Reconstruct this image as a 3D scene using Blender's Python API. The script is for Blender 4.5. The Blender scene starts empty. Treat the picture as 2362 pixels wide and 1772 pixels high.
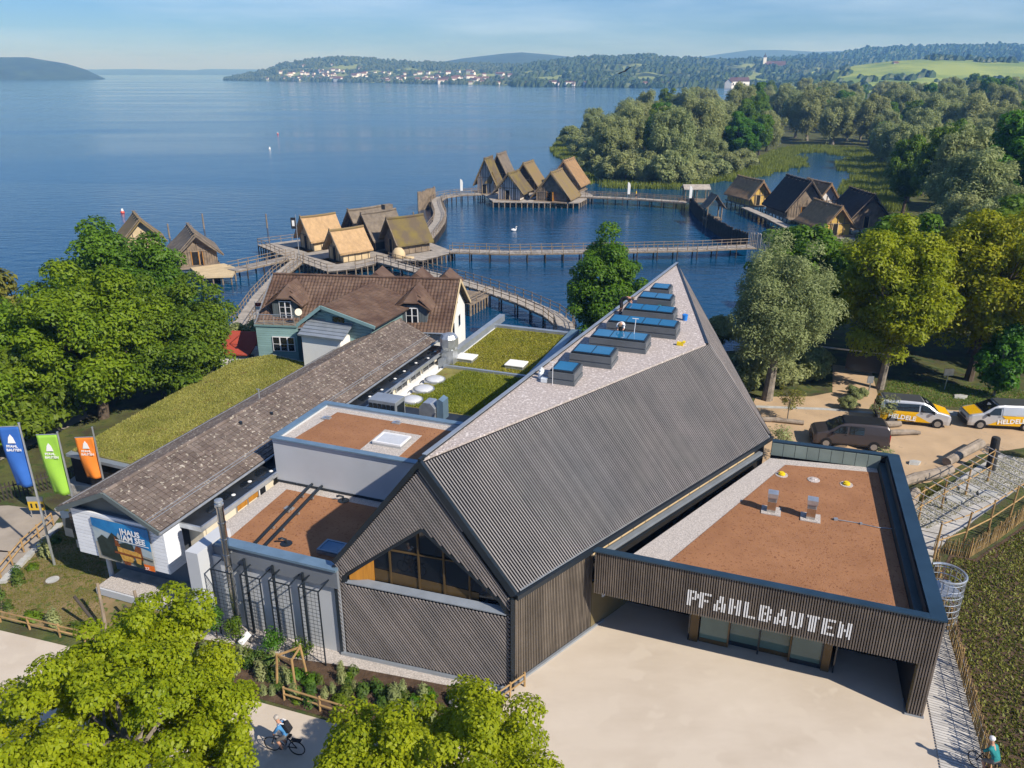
import bpy, math, random
import numpy as np
from mathutils import Vector, Matrix
random.seed(7)
rng = np.random.default_rng(11)
R = math.radians
sc = bpy.context.scene
COL = sc.collection

# ------------------------------------------------------------------ camera
cam_d = bpy.data.cameras.new("camera")
cam_d.sensor_width = 36.0
cam_d.lens = 27.68
cam_d.clip_start = 0.5
cam_d.clip_end = 40000.0
cam = bpy.data.objects.new("camera", cam_d)
COL.objects.link(cam)
cam.location = (0, 0, 25)
cam.rotation_euler = (R(90 - 21.612), 0, 0)
sc.camera = cam

# ------------------------------------------------------------------ sky and sun
SUN_H = Vector((0.771, -0.637))            # horizontal direction towards the sun
SUN_E = R(39.0)
world = bpy.data.worlds.new("World")
sc.world = world
world.use_nodes = True
wn, wl = world.node_tree.nodes, world.node_tree.links
bg = wn["Background"]
sky = wn.new("ShaderNodeTexSky")
sky.sky_type = 'NISHITA'
sky.sun_disc = False
sky.sun_elevation = SUN_E
sky.sun_rotation = math.atan2(SUN_H.x, SUN_H.y)
sky.altitude = 400
sky.air_density = 1.0
sky.dust_density = 0.25
sky.ozone_density = 9.0
# thin cirrus veil
tc = wn.new("ShaderNodeTexCoord")
mp = wn.new("ShaderNodeMapping")
mp.inputs["Scale"].default_value = (1.6, 1.6, 14.0)
cn = wn.new("ShaderNodeTexNoise")
cn.inputs["Scale"].default_value = 2.1
cn.inputs["Detail"].default_value = 8
cn.inputs["Roughness"].default_value = 0.55
cr = wn.new("ShaderNodeMapRange")
cr.inputs["From Min"].default_value = 0.42
cr.inputs["From Max"].default_value = 0.78
cr.inputs["To Max"].default_value = 0.55
cm = wn.new("ShaderNodeMix")
cm.data_type = 'RGBA'
cm.inputs["B"].default_value = (9.8, 10.4, 11.0, 1)
wl.new(tc.outputs["Generated"], mp.inputs["Vector"])
wl.new(mp.outputs["Vector"], cn.inputs["Vector"])
wl.new(cn.outputs["Fac"], cr.inputs["Value"])
wl.new(cr.outputs["Result"], cm.inputs["Factor"])
wl.new(sky.outputs["Color"], cm.inputs["A"])
wb_ = wn.new("ShaderNodeMix")                  # white balance of the whole sky
wb_.data_type = 'RGBA'
wb_.blend_type = 'MULTIPLY'
wb_.inputs["Factor"].default_value = 1.0
wb_.inputs["B"].default_value = (0.70, 0.88, 1.14, 1)
wl.new(cm.outputs["Result"], wb_.inputs["A"])
wl.new(wb_.outputs["Result"], bg.inputs["Color"])
bg.inputs["Strength"].default_value = 0.078

sun_d = bpy.data.lights.new("sun", 'SUN')
sun_d.energy = 5.0
sun_d.angle = R(0.53)
sun_d.color = (1.0, 0.93, 0.83)
sun = bpy.data.objects.new("sun", sun_d)
COL.objects.link(sun)
to_sun = Vector((SUN_H.x * math.cos(SUN_E), SUN_H.y * math.cos(SUN_E), math.sin(SUN_E)))
sun.rotation_euler = to_sun.to_track_quat('Z', 'Y').to_euler()
sun.location = (60, -50, 80)

# ------------------------------------------------------------------ exposure
vs = sc.view_settings
vs.view_transform = 'Standard'
vs.look = 'None'
vs.exposure = 0.34
vs.gamma = 1.0
sc.cycles.use_denoising = True
sc.cycles.max_bounces = 6
sc.cycles.diffuse_bounces = 3
sc.cycles.glossy_bounces = 3
sc.cycles.transmission_bounces = 4
sc.cycles.transparent_max_bounces = 8
sc.cycles.volume_bounces = 0
sc.cycles.sample_clamp_indirect = 6.0
sc.cycles.caustics_reflective = False
sc.cycles.caustics_refractive = False

# ------------------------------------------------------------------ materials
def mk(name, col, rough=0.75, var=0.12, scale=1.5, bump=0.0, bscale=25.0, metal=0.0, spec=0.3,
       rnd=0.0, island=0.0, col2=None, lo=0.35, hi=0.65, sheen_n=None, stretch=None, speck=None):
    m = bpy.data.materials.new(name)
    m.use_nodes = True
    n, l = m.node_tree.nodes, m.node_tree.links
    b = n["Principled BSDF"]
    b.inputs["Roughness"].default_value = rough
    b.inputs["Metallic"].default_value = metal
    b.inputs["Specular IOR Level"].default_value = spec
    c1 = tuple(c * (1 - var) for c in col)
    c2 = tuple(min(1, c * (1 + var)) for c in col) if col2 is None else col2
    g = n.new("ShaderNodeNewGeometry")
    vec = g.outputs["Position"]
    if stretch:
        mpn = n.new("ShaderNodeMapping")
        mpn.inputs["Scale"].default_value = stretch
        l.new(vec, mpn.inputs["Vector"])
        vec = mpn.outputs["Vector"]
    t = n.new("ShaderNodeTexNoise")
    t.inputs["Scale"].default_value = scale
    t.inputs["Detail"].default_value = 5
    t.inputs["Roughness"].default_value = 0.6
    l.new(vec, t.inputs["Vector"])
    mr = n.new("ShaderNodeMapRange")
    mr.inputs["From Min"].default_value = lo
    mr.inputs["From Max"].default_value = hi
    l.new(t.outputs["Fac"], mr.inputs["Value"])
    mx = n.new("ShaderNodeMix")
    mx.data_type = 'RGBA'
    mx.inputs["A"].default_value = (*c1, 1)
    mx.inputs["B"].default_value = (*c2, 1)
    l.new(mr.outputs["Result"], mx.inputs["Factor"])
    out = mx.outputs["Result"]
    if speck:                                  # (colour, scale, threshold)
        v = n.new("ShaderNodeTexNoise")
        v.inputs["Scale"].default_value = speck[1]
        v.inputs["Detail"].default_value = 2
        l.new(g.outputs["Position"], v.inputs["Vector"])
        r2 = n.new("ShaderNodeMapRange")
        r2.inputs["From Min"].default_value = speck[2]
        r2.inputs["From Max"].default_value = speck[2] + 0.06
        l.new(v.outputs["Fac"], r2.inputs["Value"])
        m2 = n.new("ShaderNodeMix")
        m2.data_type = 'RGBA'
        m2.inputs["B"].default_value = (*speck[0], 1)
        l.new(r2.outputs["Result"], m2.inputs["Factor"])
        l.new(out, m2.inputs["A"])
        out = m2.outputs["Result"]
    for amt, src in ((rnd, "o"), (island, "i")):
        if amt:
            if src == "o":
                s = n.new("ShaderNodeObjectInfo").outputs["Random"]
            else:
                s = g.outputs["Random Per Island"]
            r3 = n.new("ShaderNodeMapRange")
            r3.inputs["To Min"].default_value = 1 - amt
            r3.inputs["To Max"].default_value = 1 + amt
            l.new(s, r3.inputs["Value"])
            hs = n.new("ShaderNodeHueSaturation")
            l.new(r3.outputs["Result"], hs.inputs["Value"])
            l.new(out, hs.inputs["Color"])
            out = hs.outputs["Color"]
    l.new(out, b.inputs["Base Color"])
    if bump:
        bn = n.new("ShaderNodeTexNoise")
        bn.inputs["Scale"].default_value = bscale
        bn.inputs["Detail"].default_value = 4
        l.new(vec, bn.inputs["Vector"])
        bp = n.new("ShaderNodeBump")
        bp.inputs["Strength"].default_value = min(1.0, bump)
        bp.inputs["Distance"].default_value = 0.6 / bscale
        l.new(bn.outputs["Fac"], bp.inputs["Height"])
        l.new(bp.outputs["Normal"], b.inputs["Normal"])
    return m

def leafmat(name, c1, c2, trans=0.35, hue=0.03):
    m = bpy.data.materials.new(name)
    m.use_nodes = True
    n, l = m.node_tree.nodes, m.node_tree.links
    n.remove(n["Principled BSDF"])
    out = n["Material Output"]
    g = n.new("ShaderNodeNewGeometry")
    mx = n.new("ShaderNodeMix")
    mx.data_type = 'RGBA'
    mx.inputs["A"].default_value = (*c1, 1)
    mx.inputs["B"].default_value = (*c2, 1)
    # clump-scale colour drift plus a per-leaf change
    t = n.new("ShaderNodeTexNoise")
    t.inputs["Scale"].default_value = 0.35
    t.inputs["Detail"].default_value = 2
    l.new(g.outputs["Position"], t.inputs["Vector"])
    ad = n.new("ShaderNodeMath")
    ad.operation = 'MULTIPLY_ADD'
    ad.inputs[1].default_value = 0.55
    l.new(g.outputs["Random Per Island"], ad.inputs[0])
    s2 = n.new("ShaderNodeMapRange")
    s2.inputs["From Min"].default_value = 0.3
    s2.inputs["From Max"].default_value = 0.7
    s2.inputs["To Max"].default_value = 0.45
    l.new(t.outputs["Fac"], s2.inputs["Value"])
    l.new(s2.outputs["Result"], ad.inputs[2])
    l.new(ad.outputs["Value"], mx.inputs["Factor"])
    oi = n.new("ShaderNodeObjectInfo")
    hs = n.new("ShaderNodeHueSaturation")
    mr = n.new("ShaderNodeMapRange")
    mr.inputs["To Min"].default_value = 0.5 - hue
    mr.inputs["To Max"].default_value = 0.5 + hue
    l.new(oi.outputs["Random"], mr.inputs["Value"])
    l.new(mr.outputs["Result"], hs.inputs["Hue"])
    l.new(mx.outputs["Result"], hs.inputs["Color"])
    d = n.new("ShaderNodeBsdfPrincipled")
    d.inputs["Roughness"].default_value = 0.5
    d.inputs["Specular IOR Level"].default_value = 0.25
    tr = n.new("ShaderNodeBsdfTranslucent")
    l.new(hs.outputs["Color"], d.inputs["Base Color"])
    l.new(hs.outputs["Color"], tr.inputs["Color"])
    ms = n.new("ShaderNodeMixShader")
    ms.inputs["Fac"].default_value = trans
    l.new(d.outputs["BSDF"], ms.inputs[1])
    l.new(tr.outputs["BSDF"], ms.inputs[2])
    l.new(ms.outputs["Shader"], out.inputs["Surface"])
    return m

def glass(name, col=(0.02, 0.03, 0.035), rough=0.03, spec=0.8):
    return mk(name, col, rough=rough, var=0.1, spec=spec)

MT = {}
def mat(k, *a, **kw):
    MT[k] = mk(k, *a, **kw)
    return MT[k]

mat("paving", (0.50, 0.425, 0.34), 0.85, 0.05, 0.5, bump=0.25, bscale=40, col2=(0.585, 0.515, 0.43), speck=((0.545, 0.475, 0.39), 0.8, 0.55), lo=0.25, hi=0.75, stretch=(0.5, 1.1, 1))
mat("sand", (0.46, 0.33, 0.205), 0.9, 0.10, 0.5, bump=0.2, bscale=30, speck=((0.36, 0.27, 0.18), 2.0, 0.66))
mat("pavers", (0.33, 0.285, 0.235), 0.9, 0.12, 0.8, bump=0.2, bscale=30)
mat("soil", (0.085, 0.054, 0.034), 0.95, 0.3, 2.5, bump=0.8, bscale=12)
mat("lawn", (0.16, 0.15, 0.045), 0.95, 0.2, 0.6, bump=0.6, bscale=30, col2=(0.26, 0.185, 0.10), speck=((0.09, 0.12, 0.025), 3.0, 0.55))
mat("gravel", (0.45, 0.41, 0.38), 0.95, 0.25, 14, bump=1.0, bscale=22, speck=((0.62, 0.58, 0.55), 17, 0.6))
mat("roofgravel", (0.43, 0.375, 0.35), 0.95, 0.25, 9, bump=1.0, bscale=16, speck=((0.68, 0.62, 0.59), 10, 0.58))
mat("brownroof", (0.30, 0.140, 0.066), 0.95, 0.1, 0.6, bump=1.0, bscale=22, col2=(0.34, 0.165, 0.08), speck=((0.20, 0.082, 0.036), 9, 0.60))
mat("slat", (0.205, 0.197, 0.197), 0.8, 0.12, 0.5, spec=0.15, rnd=0.12, col2=(0.235, 0.22, 0.213))
mat("slatstuff", (0.215, 0.20, 0.197), 0.8, 0.15, 0.5, spec=0.15, island=0.15, col2=(0.25, 0.222, 0.212))
mat("slatfront", (0.155, 0.127, 0.104), 0.75, 0.2, 0.7, spec=0.25, rnd=0.14, col2=(0.19, 0.155, 0.125))
mat("slatside", (0.15, 0.125, 0.10), 0.75, 0.2, 0.7, spec=0.25, island=0.2, col2=(0.18, 0.15, 0.12))
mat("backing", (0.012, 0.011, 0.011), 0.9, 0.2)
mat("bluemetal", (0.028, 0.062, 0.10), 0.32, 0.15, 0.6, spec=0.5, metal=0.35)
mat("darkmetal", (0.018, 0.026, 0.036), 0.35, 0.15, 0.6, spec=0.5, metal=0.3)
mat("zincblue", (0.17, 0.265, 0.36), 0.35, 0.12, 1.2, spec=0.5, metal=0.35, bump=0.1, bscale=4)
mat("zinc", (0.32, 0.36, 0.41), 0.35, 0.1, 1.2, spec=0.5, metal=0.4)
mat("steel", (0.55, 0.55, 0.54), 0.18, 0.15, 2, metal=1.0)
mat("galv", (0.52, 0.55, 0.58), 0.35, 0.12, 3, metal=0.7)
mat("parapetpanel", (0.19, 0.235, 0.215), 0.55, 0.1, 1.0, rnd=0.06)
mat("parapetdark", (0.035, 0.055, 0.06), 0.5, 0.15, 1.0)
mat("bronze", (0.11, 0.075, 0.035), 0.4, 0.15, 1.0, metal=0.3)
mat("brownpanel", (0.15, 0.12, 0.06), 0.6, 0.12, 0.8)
mat("render_grey", (0.50, 0.525, 0.56), 0.85, 0.04, 0.5)
mat("render_dark", (0.17, 0.19, 0.22), 0.85, 0.05, 0.5)  # darker copy of render_grey for shaded parts, shade put into the colour
mat("white", (0.78, 0.78, 0.76), 0.8, 0.04, 0.6)
mat("cream", (0.66, 0.60, 0.48), 0.8, 0.08, 0.8)
mat("whiteboard", (0.76, 0.79, 0.84), 0.6, 0.05, 0.8, rnd=0.05)
mat("tealboard", (0.235, 0.375, 0.375), 0.65, 0.08, 0.8, rnd=0.08)
mat("teal", (0.15, 0.25, 0.255), 0.65, 0.08, 0.8)
mat("slateboard", (0.10, 0.12, 0.13), 0.6, 0.1, 1.0)
mat("gable_grey", (0.10, 0.125, 0.13), 0.6, 0.1, 1.0)
mat("tile", (0.15, 0.115, 0.098), 0.85, 0.2, 0.6, bump=0.4, bscale=20, rnd=0.2, col2=(0.185, 0.15, 0.128), speck=((0.40, 0.36, 0.30), 5.5, 0.61))
mat("tilestuff", (0.15, 0.115, 0.098), 0.85, 0.2, 0.6, bump=0.4, bscale=20, island=0.2, col2=(0.185, 0.15, 0.128), speck=((0.40, 0.36, 0.30), 5.5, 0.61))
mat("tileback", (0.05, 0.04, 0.034), 0.9, 0.2)
mat("redtile", (0.105, 0.060, 0.042), 0.8, 0.2, 0.6, island=0.18, col2=(0.145, 0.095, 0.068))
mat("redroof", (0.35, 0.06, 0.035), 0.8, 0.1, 0.8)
mat("felt", (0.020, 0.023, 0.028), 0.38, 0.3, 0.8, spec=0.5)
mat("puddle", (0.012, 0.016, 0.022), 0.05, 0.1, 1.0, spec=0.8)
mat("whiteframe", (0.75, 0.75, 0.76), 0.5, 0.03)
mat("darkglass", (0.010, 0.012, 0.016), 0.04, 0.2, 0.5, spec=0.8)
mat("doorglass", (0.10, 0.165, 0.15), 0.05, 0.2, 0.3, spec=0.7)  # base colour brightened to carry the reflection of the paving
mat("skyglass", (0.010, 0.13, 0.27), 0.04, 0.1, 0.5, spec=1.0)  # tinted film blue, brightened in the base colour to imitate reflected sky
mat("skylightcurb", (0.125, 0.14, 0.155), 0.45, 0.1, 1.5, metal=0.2)
mat("wood_orange", (0.42, 0.19, 0.03), 0.5, 0.15, 1.5, stretch=(6, 6, 0.5))
mat("wood_post", (0.36, 0.23, 0.10), 0.8, 0.18, 2.0, rnd=0.15)
mat("wood_stake", (0.33, 0.225, 0.095), 0.85, 0.2, 2.0, rnd=0.22)
mat("wood_grey", (0.34, 0.305, 0.265), 0.9, 0.2, 1.6, bump=0.3, bscale=18, island=0.15)
mat("wood_weather", (0.21, 0.165, 0.12), 0.9, 0.25, 1.6, bump=0.3, bscale=18, island=0.2)
mat("wood_dark", (0.05, 0.042, 0.036), 0.9, 0.25, 1.6, bump=0.3, bscale=18, island=0.2)
mat("log", (0.27, 0.225, 0.18), 0.9, 0.25, 1.8, bump=0.6, bscale=10)
mat("logdark", (0.03, 0.03, 0.03), 0.8, 0.3, 3, bump=0.6, bscale=10)
mat("board", (0.50, 0.48, 0.45), 0.85, 0.1, 1.2, rnd=0.12)
mat("thatch_new", (0.43, 0.285, 0.15), 0.95, 0.14, 2.2, bump=0.8, bscale=14, stretch=(1, 1, 0.35))
mat("thatch_moss", (0.170, 0.130, 0.085), 0.95, 0.3, 0.5, bump=1.0, bscale=14, col2=(0.175, 0.135, 0.04), lo=0.42, hi=0.62)
mat("thatch_grey", (0.17, 0.14, 0.108), 0.95, 0.25, 1.2, bump=0.9, bscale=14)
mat("thatch_brown", (0.29, 0.18, 0.09), 0.95, 0.2, 1.5, bump=0.9, bscale=14)
mat("thatch_dark", (0.030, 0.025, 0.024), 0.9, 0.25, 1.5, bump=0.9, bscale=10)
mat("thatch_tan", (0.25, 0.18, 0.105), 0.95, 0.2, 0.6, bump=0.9, bscale=14, col2=(0.21, 0.155, 0.06))
mat("clay_yellow", (0.55, 0.37, 0.10), 0.9, 0.08, 1.0)
mat("clay_pale", (0.55, 0.43, 0.26), 0.9, 0.1, 1.0)
mat("clay_white", (0.66, 0.63, 0.60), 0.9, 0.06, 1.0)
mat("bark", (0.10, 0.075, 0.055), 0.95, 0.3, 3.0, bump=0.8, bscale=14)
mat("barkpale", (0.22, 0.19, 0.155), 0.95, 0.3, 3.0, bump=0.8, bscale=14)
mat("rock", (0.30, 0.285, 0.265), 0.9, 0.2, 2.0, bump=0.6, bscale=9)
mat("slab", (0.42, 0.42, 0.40), 0.85, 0.15, 2.0, bump=0.3, bscale=9)
mat("tyre", (0.012, 0.012, 0.013), 0.8, 0.2)
mat("rim", (0.38, 0.39, 0.41), 0.3, 0.1, 4, metal=0.8)
mat("van_yellow", (0.75, 0.42, 0.008), 0.3, 0.03, 0.5, spec=0.5)
mat("van_silver", (0.56, 0.57, 0.59), 0.28, 0.04, 0.5, spec=0.5, metal=0.4)
mat("van_grey", (0.10, 0.105, 0.115), 0.3, 0.06, 0.5, spec=0.5, metal=0.4)
mat("van_brown", (0.07, 0.06, 0.062), 0.3, 0.08, 0.8, spec=0.5, metal=0.35)
mat("plastic_black", (0.015, 0.016, 0.018), 0.5, 0.1)
mat("lamp_clear", (0.55, 0.57, 0.60), 0.1, 0.05, 4, spec=0.8)
mat("lamp_red", (0.40, 0.01, 0.012), 0.2, 0.05, 4, spec=0.6)
mat("flag_blue", (0.03, 0.12, 0.42), 0.7, 0.08, 1.0)
mat("flag_green", (0.28, 0.52, 0.06), 0.7, 0.06, 1.0)
mat("flag_orange", (0.76, 0.22, 0.03), 0.7, 0.06, 1.0)
mat("print_white", (0.80, 0.80, 0.80), 0.6, 0.02)
mat("print_blue", (0.006, 0.13, 0.37), 0.5, 0.1, 1.0, col2=(0.015, 0.22, 0.52))
mat("print_sky", (0.24, 0.38, 0.50), 0.5, 0.15, 1.0, col2=(0.42, 0.48, 0.50))
mat("print_grey", (0.33, 0.34, 0.31), 0.5, 0.15, 1.5, col2=(0.42, 0.38, 0.31))
mat("print_dark", (0.018, 0.032, 0.03), 0.5, 0.3, 3.0)
mat("print_gold", (0.62, 0.30, 0.05), 0.5, 0.3, 6.0, col2=(0.70, 0.42, 0.10))
mat("print_brown", (0.20, 0.06, 0.02), 0.5, 0.3, 6.0)
mat("print_orange", (0.80, 0.17, 0.02), 0.5, 0.05)
mat("sign_yellow", (0.62, 0.40, 0.03), 0.5, 0.1)
mat("plaque", (0.56, 0.60, 0.68), 0.5, 0.06, 6)
mat("signcap_yellow", (0.72, 0.52, 0.01), 0.5, 0.05)
mat("bucket_blue", (0.02, 0.20, 0.62), 0.4, 0.05)
mat("canister", (0.70, 0.74, 0.76), 0.4, 0.05)
mat("skin", (0.45, 0.24, 0.16), 0.6, 0.06, 8)
mat("hair", (0.16, 0.11, 0.07), 0.8, 0.2, 20)
mat("hairgrey", (0.42, 0.38, 0.34), 0.8, 0.2, 20)
mat("cloth_blue", (0.06, 0.21, 0.44), 0.85, 0.12, 8)
mat("cloth_white", (0.72, 0.72, 0.72), 0.85, 0.05, 8)
mat("cloth_black", (0.015, 0.016, 0.02), 0.85, 0.2, 8)
mat("cloth_teal", (0.02, 0.20, 0.20), 0.85, 0.2, 8)
mat("cloth_grey", (0.16, 0.15, 0.14), 0.85, 0.15, 8)
mat("shingle_dark", (0.075, 0.065, 0.06), 0.9, 0.2, 2.0, bump=0.4, bscale=12)
mat("town_wall", (0.82, 0.80, 0.76), 0.85, 0.08, 0.02, rnd=0.16)
mat("town_roof", (0.14, 0.075, 0.06), 0.85, 0.2, 0.02, rnd=0.4)
mat("lily", (0.10, 0.20, 0.05), 0.9, 0.2, 0.4)
mat("buoy_red", (0.62, 0.08, 0.05), 0.5, 0.05)
mat("birddark", (0.02, 0.018, 0.016), 0.8, 0.1)

mat("sedumbase", (0.20, 0.185, 0.045), 0.95, 0.3, 0.8, bump=0.6, bscale=14, col2=(0.30, 0.27, 0.08), speck=((0.17, 0.09, 0.04), 1.1, 0.62))
LEAF = {
 "midgreen":   leafmat("leaf_midgreen", (0.10, 0.19, 0.008), (0.24, 0.34, 0.016), 0.4, 0.008),
 "lime":   leafmat("leaf_lime", (0.19, 0.26, 0.006), (0.42, 0.46, 0.014), 0.45, 0.008),
 "green":  leafmat("leaf_green", (0.06, 0.14, 0.010), (0.16, 0.27, 0.020), 0.4),
 "yellowgreen": leafmat("leaf_yellowgreen", (0.19, 0.24, 0.008), (0.42, 0.42, 0.02), 0.45, 0.012),
 "dark":   leafmat("leaf_dark", (0.06, 0.14, 0.012), (0.16, 0.28, 0.022), 0.42),
 "willow": leafmat("leaf_willow", (0.20, 0.245, 0.09), (0.42, 0.46, 0.20), 0.42, 0.012),
 "olive":  leafmat("leaf_olive", (0.12, 0.135, 0.02), (0.27, 0.26, 0.05), 0.36, 0.015),
 "reed":   leafmat("leaf_reed", (0.12, 0.19, 0.03), (0.24, 0.32, 0.06), 0.4),
 "sedum":  leafmat("leaf_sedum", (0.17, 0.19, 0.025), (0.46, 0.41, 0.12), 0.3),
 "sedumgreen":  leafmat("leaf_sedumgreen", (0.14, 0.19, 0.014), (0.38, 0.38, 0.05), 0.3),
 "cover":  leafmat("leaf_cover", (0.10, 0.135, 0.02), (0.30, 0.30, 0.07), 0.3),
 "bed":    leafmat("leaf_bed", (0.04, 0.09, 0.012), (0.14, 0.20, 0.035), 0.3),
 "far":    leafmat("leaf_far", (0.022, 0.05, 0.018), (0.07, 0.115, 0.028), 0.15),
}
# ------------------------------------------------------------------ mesh helpers
def V(*a):
    return Vector(a)
class MB:
    """collects shapes of one part"""
    def __init__(s):
        s.v, s.f = [], []
    def add(s, vs, fs):
        o = len(s.v)
        s.v += [tuple(p) for p in vs]
        s.f += [tuple(i + o for i in f) for f in fs]
        return s
    def box(s, c, size, ax=None, ay=None):
        ax = V(1, 0, 0) if ax is None else Vector(ax).normalized()
        ay = V(0, 1, 0) if ay is None else Vector(ay).normalized()
        az = ax.cross(ay).normalized()
        c = Vector(c)
        h = [d / 2 for d in size]
        vs = [c + ax * (h[0] * i) + ay * (h[1] * j) + az * (h[2] * k) for k in (-1, 1) for j in (-1, 1) for i in (-1, 1)]
        return s.add(vs, [(0, 2, 3, 1), (4, 5, 7, 6), (0, 1, 5, 4), (2, 6, 7, 3), (0, 4, 6, 2), (1, 3, 7, 5)])
    def beam(s, p, q, w, h, up=(0, 0, 1)):
        p, q = Vector(p), Vector(q)
        d = (q - p)
        L = d.length
        if L < 1e-6:
            return s
        d.normalize()
        up = Vector(up)
        side = d.cross(up)
        if side.length < 1e-4:
            side = d.cross(V(1, 0, 0))
        side.normalize()
        u = side.cross(d)
        return s.box((p + q) / 2, (L, w, h), d, -side if False else u.cross(d))
    def tube(s, p, q, r0, r1=None, n=8, cap=True):
        r1 = r0 if r1 is None else r1
        p, q = Vector(p), Vector(q)
        d = (q - p).normalized()
        a = d.orthogonal().normalized()
        b = d.cross(a)
        vs = []
        for c, r in ((p, r0), (q, r1)):
            for i in range(n):
                t = 2 * math.pi * i / n
                vs.append(c + a * (math.cos(t) * r) + b * (math.sin(t) * r))
        fs = [(i, (i + 1) % n, n + (i + 1) % n, n + i) for i in range(n)]
        if cap:
            fs += [tuple(reversed(range(n))), tuple(range(n, 2 * n))]
        return s.add(vs, fs)
    def path(s, pts, rad, n=8):
        """a bent tapering tube through pts"""
        pts = [Vector(p) for p in pts]
        m = len(pts)
        rr = rad if isinstance(rad, (list, tuple)) else [rad] * m
        vs, fs = [], []
        a = None
        for k in range(m):
            d = (pts[min(k + 1, m - 1)] - pts[max(k - 1, 0)]).normalized()
            a = d.orthogonal().normalized() if a is None else (a - d * a.dot(d)).normalized()
            b = d.cross(a)
            for i in range(n):
                t = 2 * math.pi * i / n
                vs.append(pts[k] + a * (math.cos(t) * rr[k]) + b * (math.sin(t) * rr[k]))
        for k in range(m - 1):
            for i in range(n):
                fs.append((k * n + i, k * n + (i + 1) % n, (k + 1) * n + (i + 1) % n, (k + 1) * n + i))
        fs += [tuple(reversed(range(n))), tuple(range((m - 1) * n, m * n))]
        return s.add(vs, fs)
    def prism(s, poly, ext):
        """poly: 3d points of one flat face, ext: vector to the other face"""
        poly = [Vector(p) for p in poly]
        e = Vector(ext)
        n = len(poly)
        vs = poly + [p + e for p in poly]
        fs = [tuple(range(n)), tuple(reversed(range(n, 2 * n)))]
        fs += [((i + 1) % n, i, n + i, n + (i + 1) % n) for i in range(n)]
        return s.add(vs, fs)
    def slab(s, poly, z0, z1):
        return s.prism([(p[0], p[1], z1) for p in poly], (0, 0, z0 - z1))
    def quad(s, *p):
        return s.add(p, [tuple(range(len(p)))])
    def lathe(s, c, prof, n=16):
        """prof: (radius, z) list, revolved about the vertical through c"""
        c = Vector(c)
        vs = [c + V(r * math.cos(2 * math.pi * i / n), r * math.sin(2 * math.pi * i / n), z) for r, z in prof for i in range(n)]
        fs = []
        for k in range(len(prof) - 1):
            for i in range(n):
                fs.append((k * n + i, k * n + (i + 1) % n, (k + 1) * n + (i + 1) % n, (k + 1) * n + i))
        fs += [tuple(reversed(range(n))), tuple(range((len(prof) - 1) * n, len(prof) * n))]
        return s.add(vs, fs)
    def mesh(s, name):
        me = bpy.data.meshes.new(name)
        me.from_pydata(s.v, [], s.f)
        me.update()
        return me

def put(name, me, m, parent=None, loc=None):
    o = bpy.data.objects.new(name, me)
    COL.objects.link(o)
    if m is not None and me is not None and not me.materials:
        me.materials.append(MT[m] if isinstance(m, str) else m)
    if parent is not None:
        o.parent = parent
        if parent.type == 'EMPTY' and loc is None and parent.name in WROOT:
            o.location = -Vector(parent.location)      # part coordinates are world coordinates
    if loc is not None:
        o.location = loc
    return o
WROOT = set()
def tag(o, label=None, cat=None, group=None, kind=None):
    if label: o["label"] = label
    if cat: o["category"] = cat
    if group: o["group"] = group
    if kind: o["kind"] = kind
    return o
def thing(name, loc, label, cat, group=None, worldparts=True):
    o = bpy.data.objects.new(name, None)
    COL.objects.link(o)
    o.location = loc
    o.empty_display_size = 0.3
    if worldparts:
        WROOT.add(o.name)
    return tag(o, label, cat, group)
def build(name, mb, m, parent=None, smooth=False, kind=None, bevel=0.0):
    me = mb.mesh(name)
    if smooth:
        me.shade_smooth()
    o = put(name, me, m, parent)
    if bevel:
        b = o.modifiers.new("bevel", 'BEVEL')
        b.width = bevel
        b.segments = 2
        b.limit_method = 'ANGLE'
    if kind: o["kind"] = kind
    return o
def single(name, mb, m, label, cat, group=None, smooth=False, bevel=0.0, kind=None):
    return tag(build(name, mb, m, None, smooth, kind, bevel), label, cat, group)
def children(o):
    return [c for c in CH.get(o.name, [])]
CH = {}
def copy_tree(root, loc, rz=0.0, scale=None, label=None, group=None):
    """a copy of a thing with copies of its parts and sub-parts (mesh data shared)"""
    r = root.copy()
    COL.objects.link(r)
    r.location = loc
    r.rotation_euler = (0, 0, rz)
    if scale is not None:
        r.scale = scale if isinstance(scale, (tuple, list)) else (scale,) * 3
    if label: r["label"] = label
    if group: r["group"] = group
    for ch in root.children:
        c = ch.copy()
        COL.objects.link(c)
        c.parent = r
        for g in ch.children:
            d = g.copy()
            COL.objects.link(d)
            d.parent = c
    return r

def text(name, body, size, loc, right, up, m, parent=None, extrude=0.004, align='LEFT', bold=0.0):
    cu = bpy.data.curves.new(name, 'FONT')
    cu.body = body
    cu.size = size
    cu.extrude = extrude
    cu.offset = bold
    cu.align_x = align
    cu.resolution_u = 3
    cu.materials.append(MT[m])
    tmp = bpy.data.objects.new(name, cu)
    COL.objects.link(tmp)
    bpy.context.view_layer.update()
    me = bpy.data.meshes.new_from_object(tmp.evaluated_get(bpy.context.evaluated_depsgraph_get()))
    me.name = name
    bpy.data.objects.remove(tmp)
    if not me.materials:
        me.materials.append(MT[m])
    o = bpy.data.objects.new(name, me)
    COL.objects.link(o)
    r = Vector(right).normalized()
    u = Vector(up)
    u = (u - r * u.dot(r)).normalized()
    n = r.cross(u)
    M3 = Matrix((r, u, n)).transposed().to_4x4()
    o.matrix_world = Matrix.Translation(Vector(loc)) @ M3
    if parent is not None:
        w = Matrix.Translation(Vector(loc)) @ M3
        o.parent = parent
        if parent.type == 'EMPTY':
            o.matrix_basis = Matrix.Translation(-Vector(parent.location)) @ w
        else:
            o.matrix_basis = w
    return o

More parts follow.
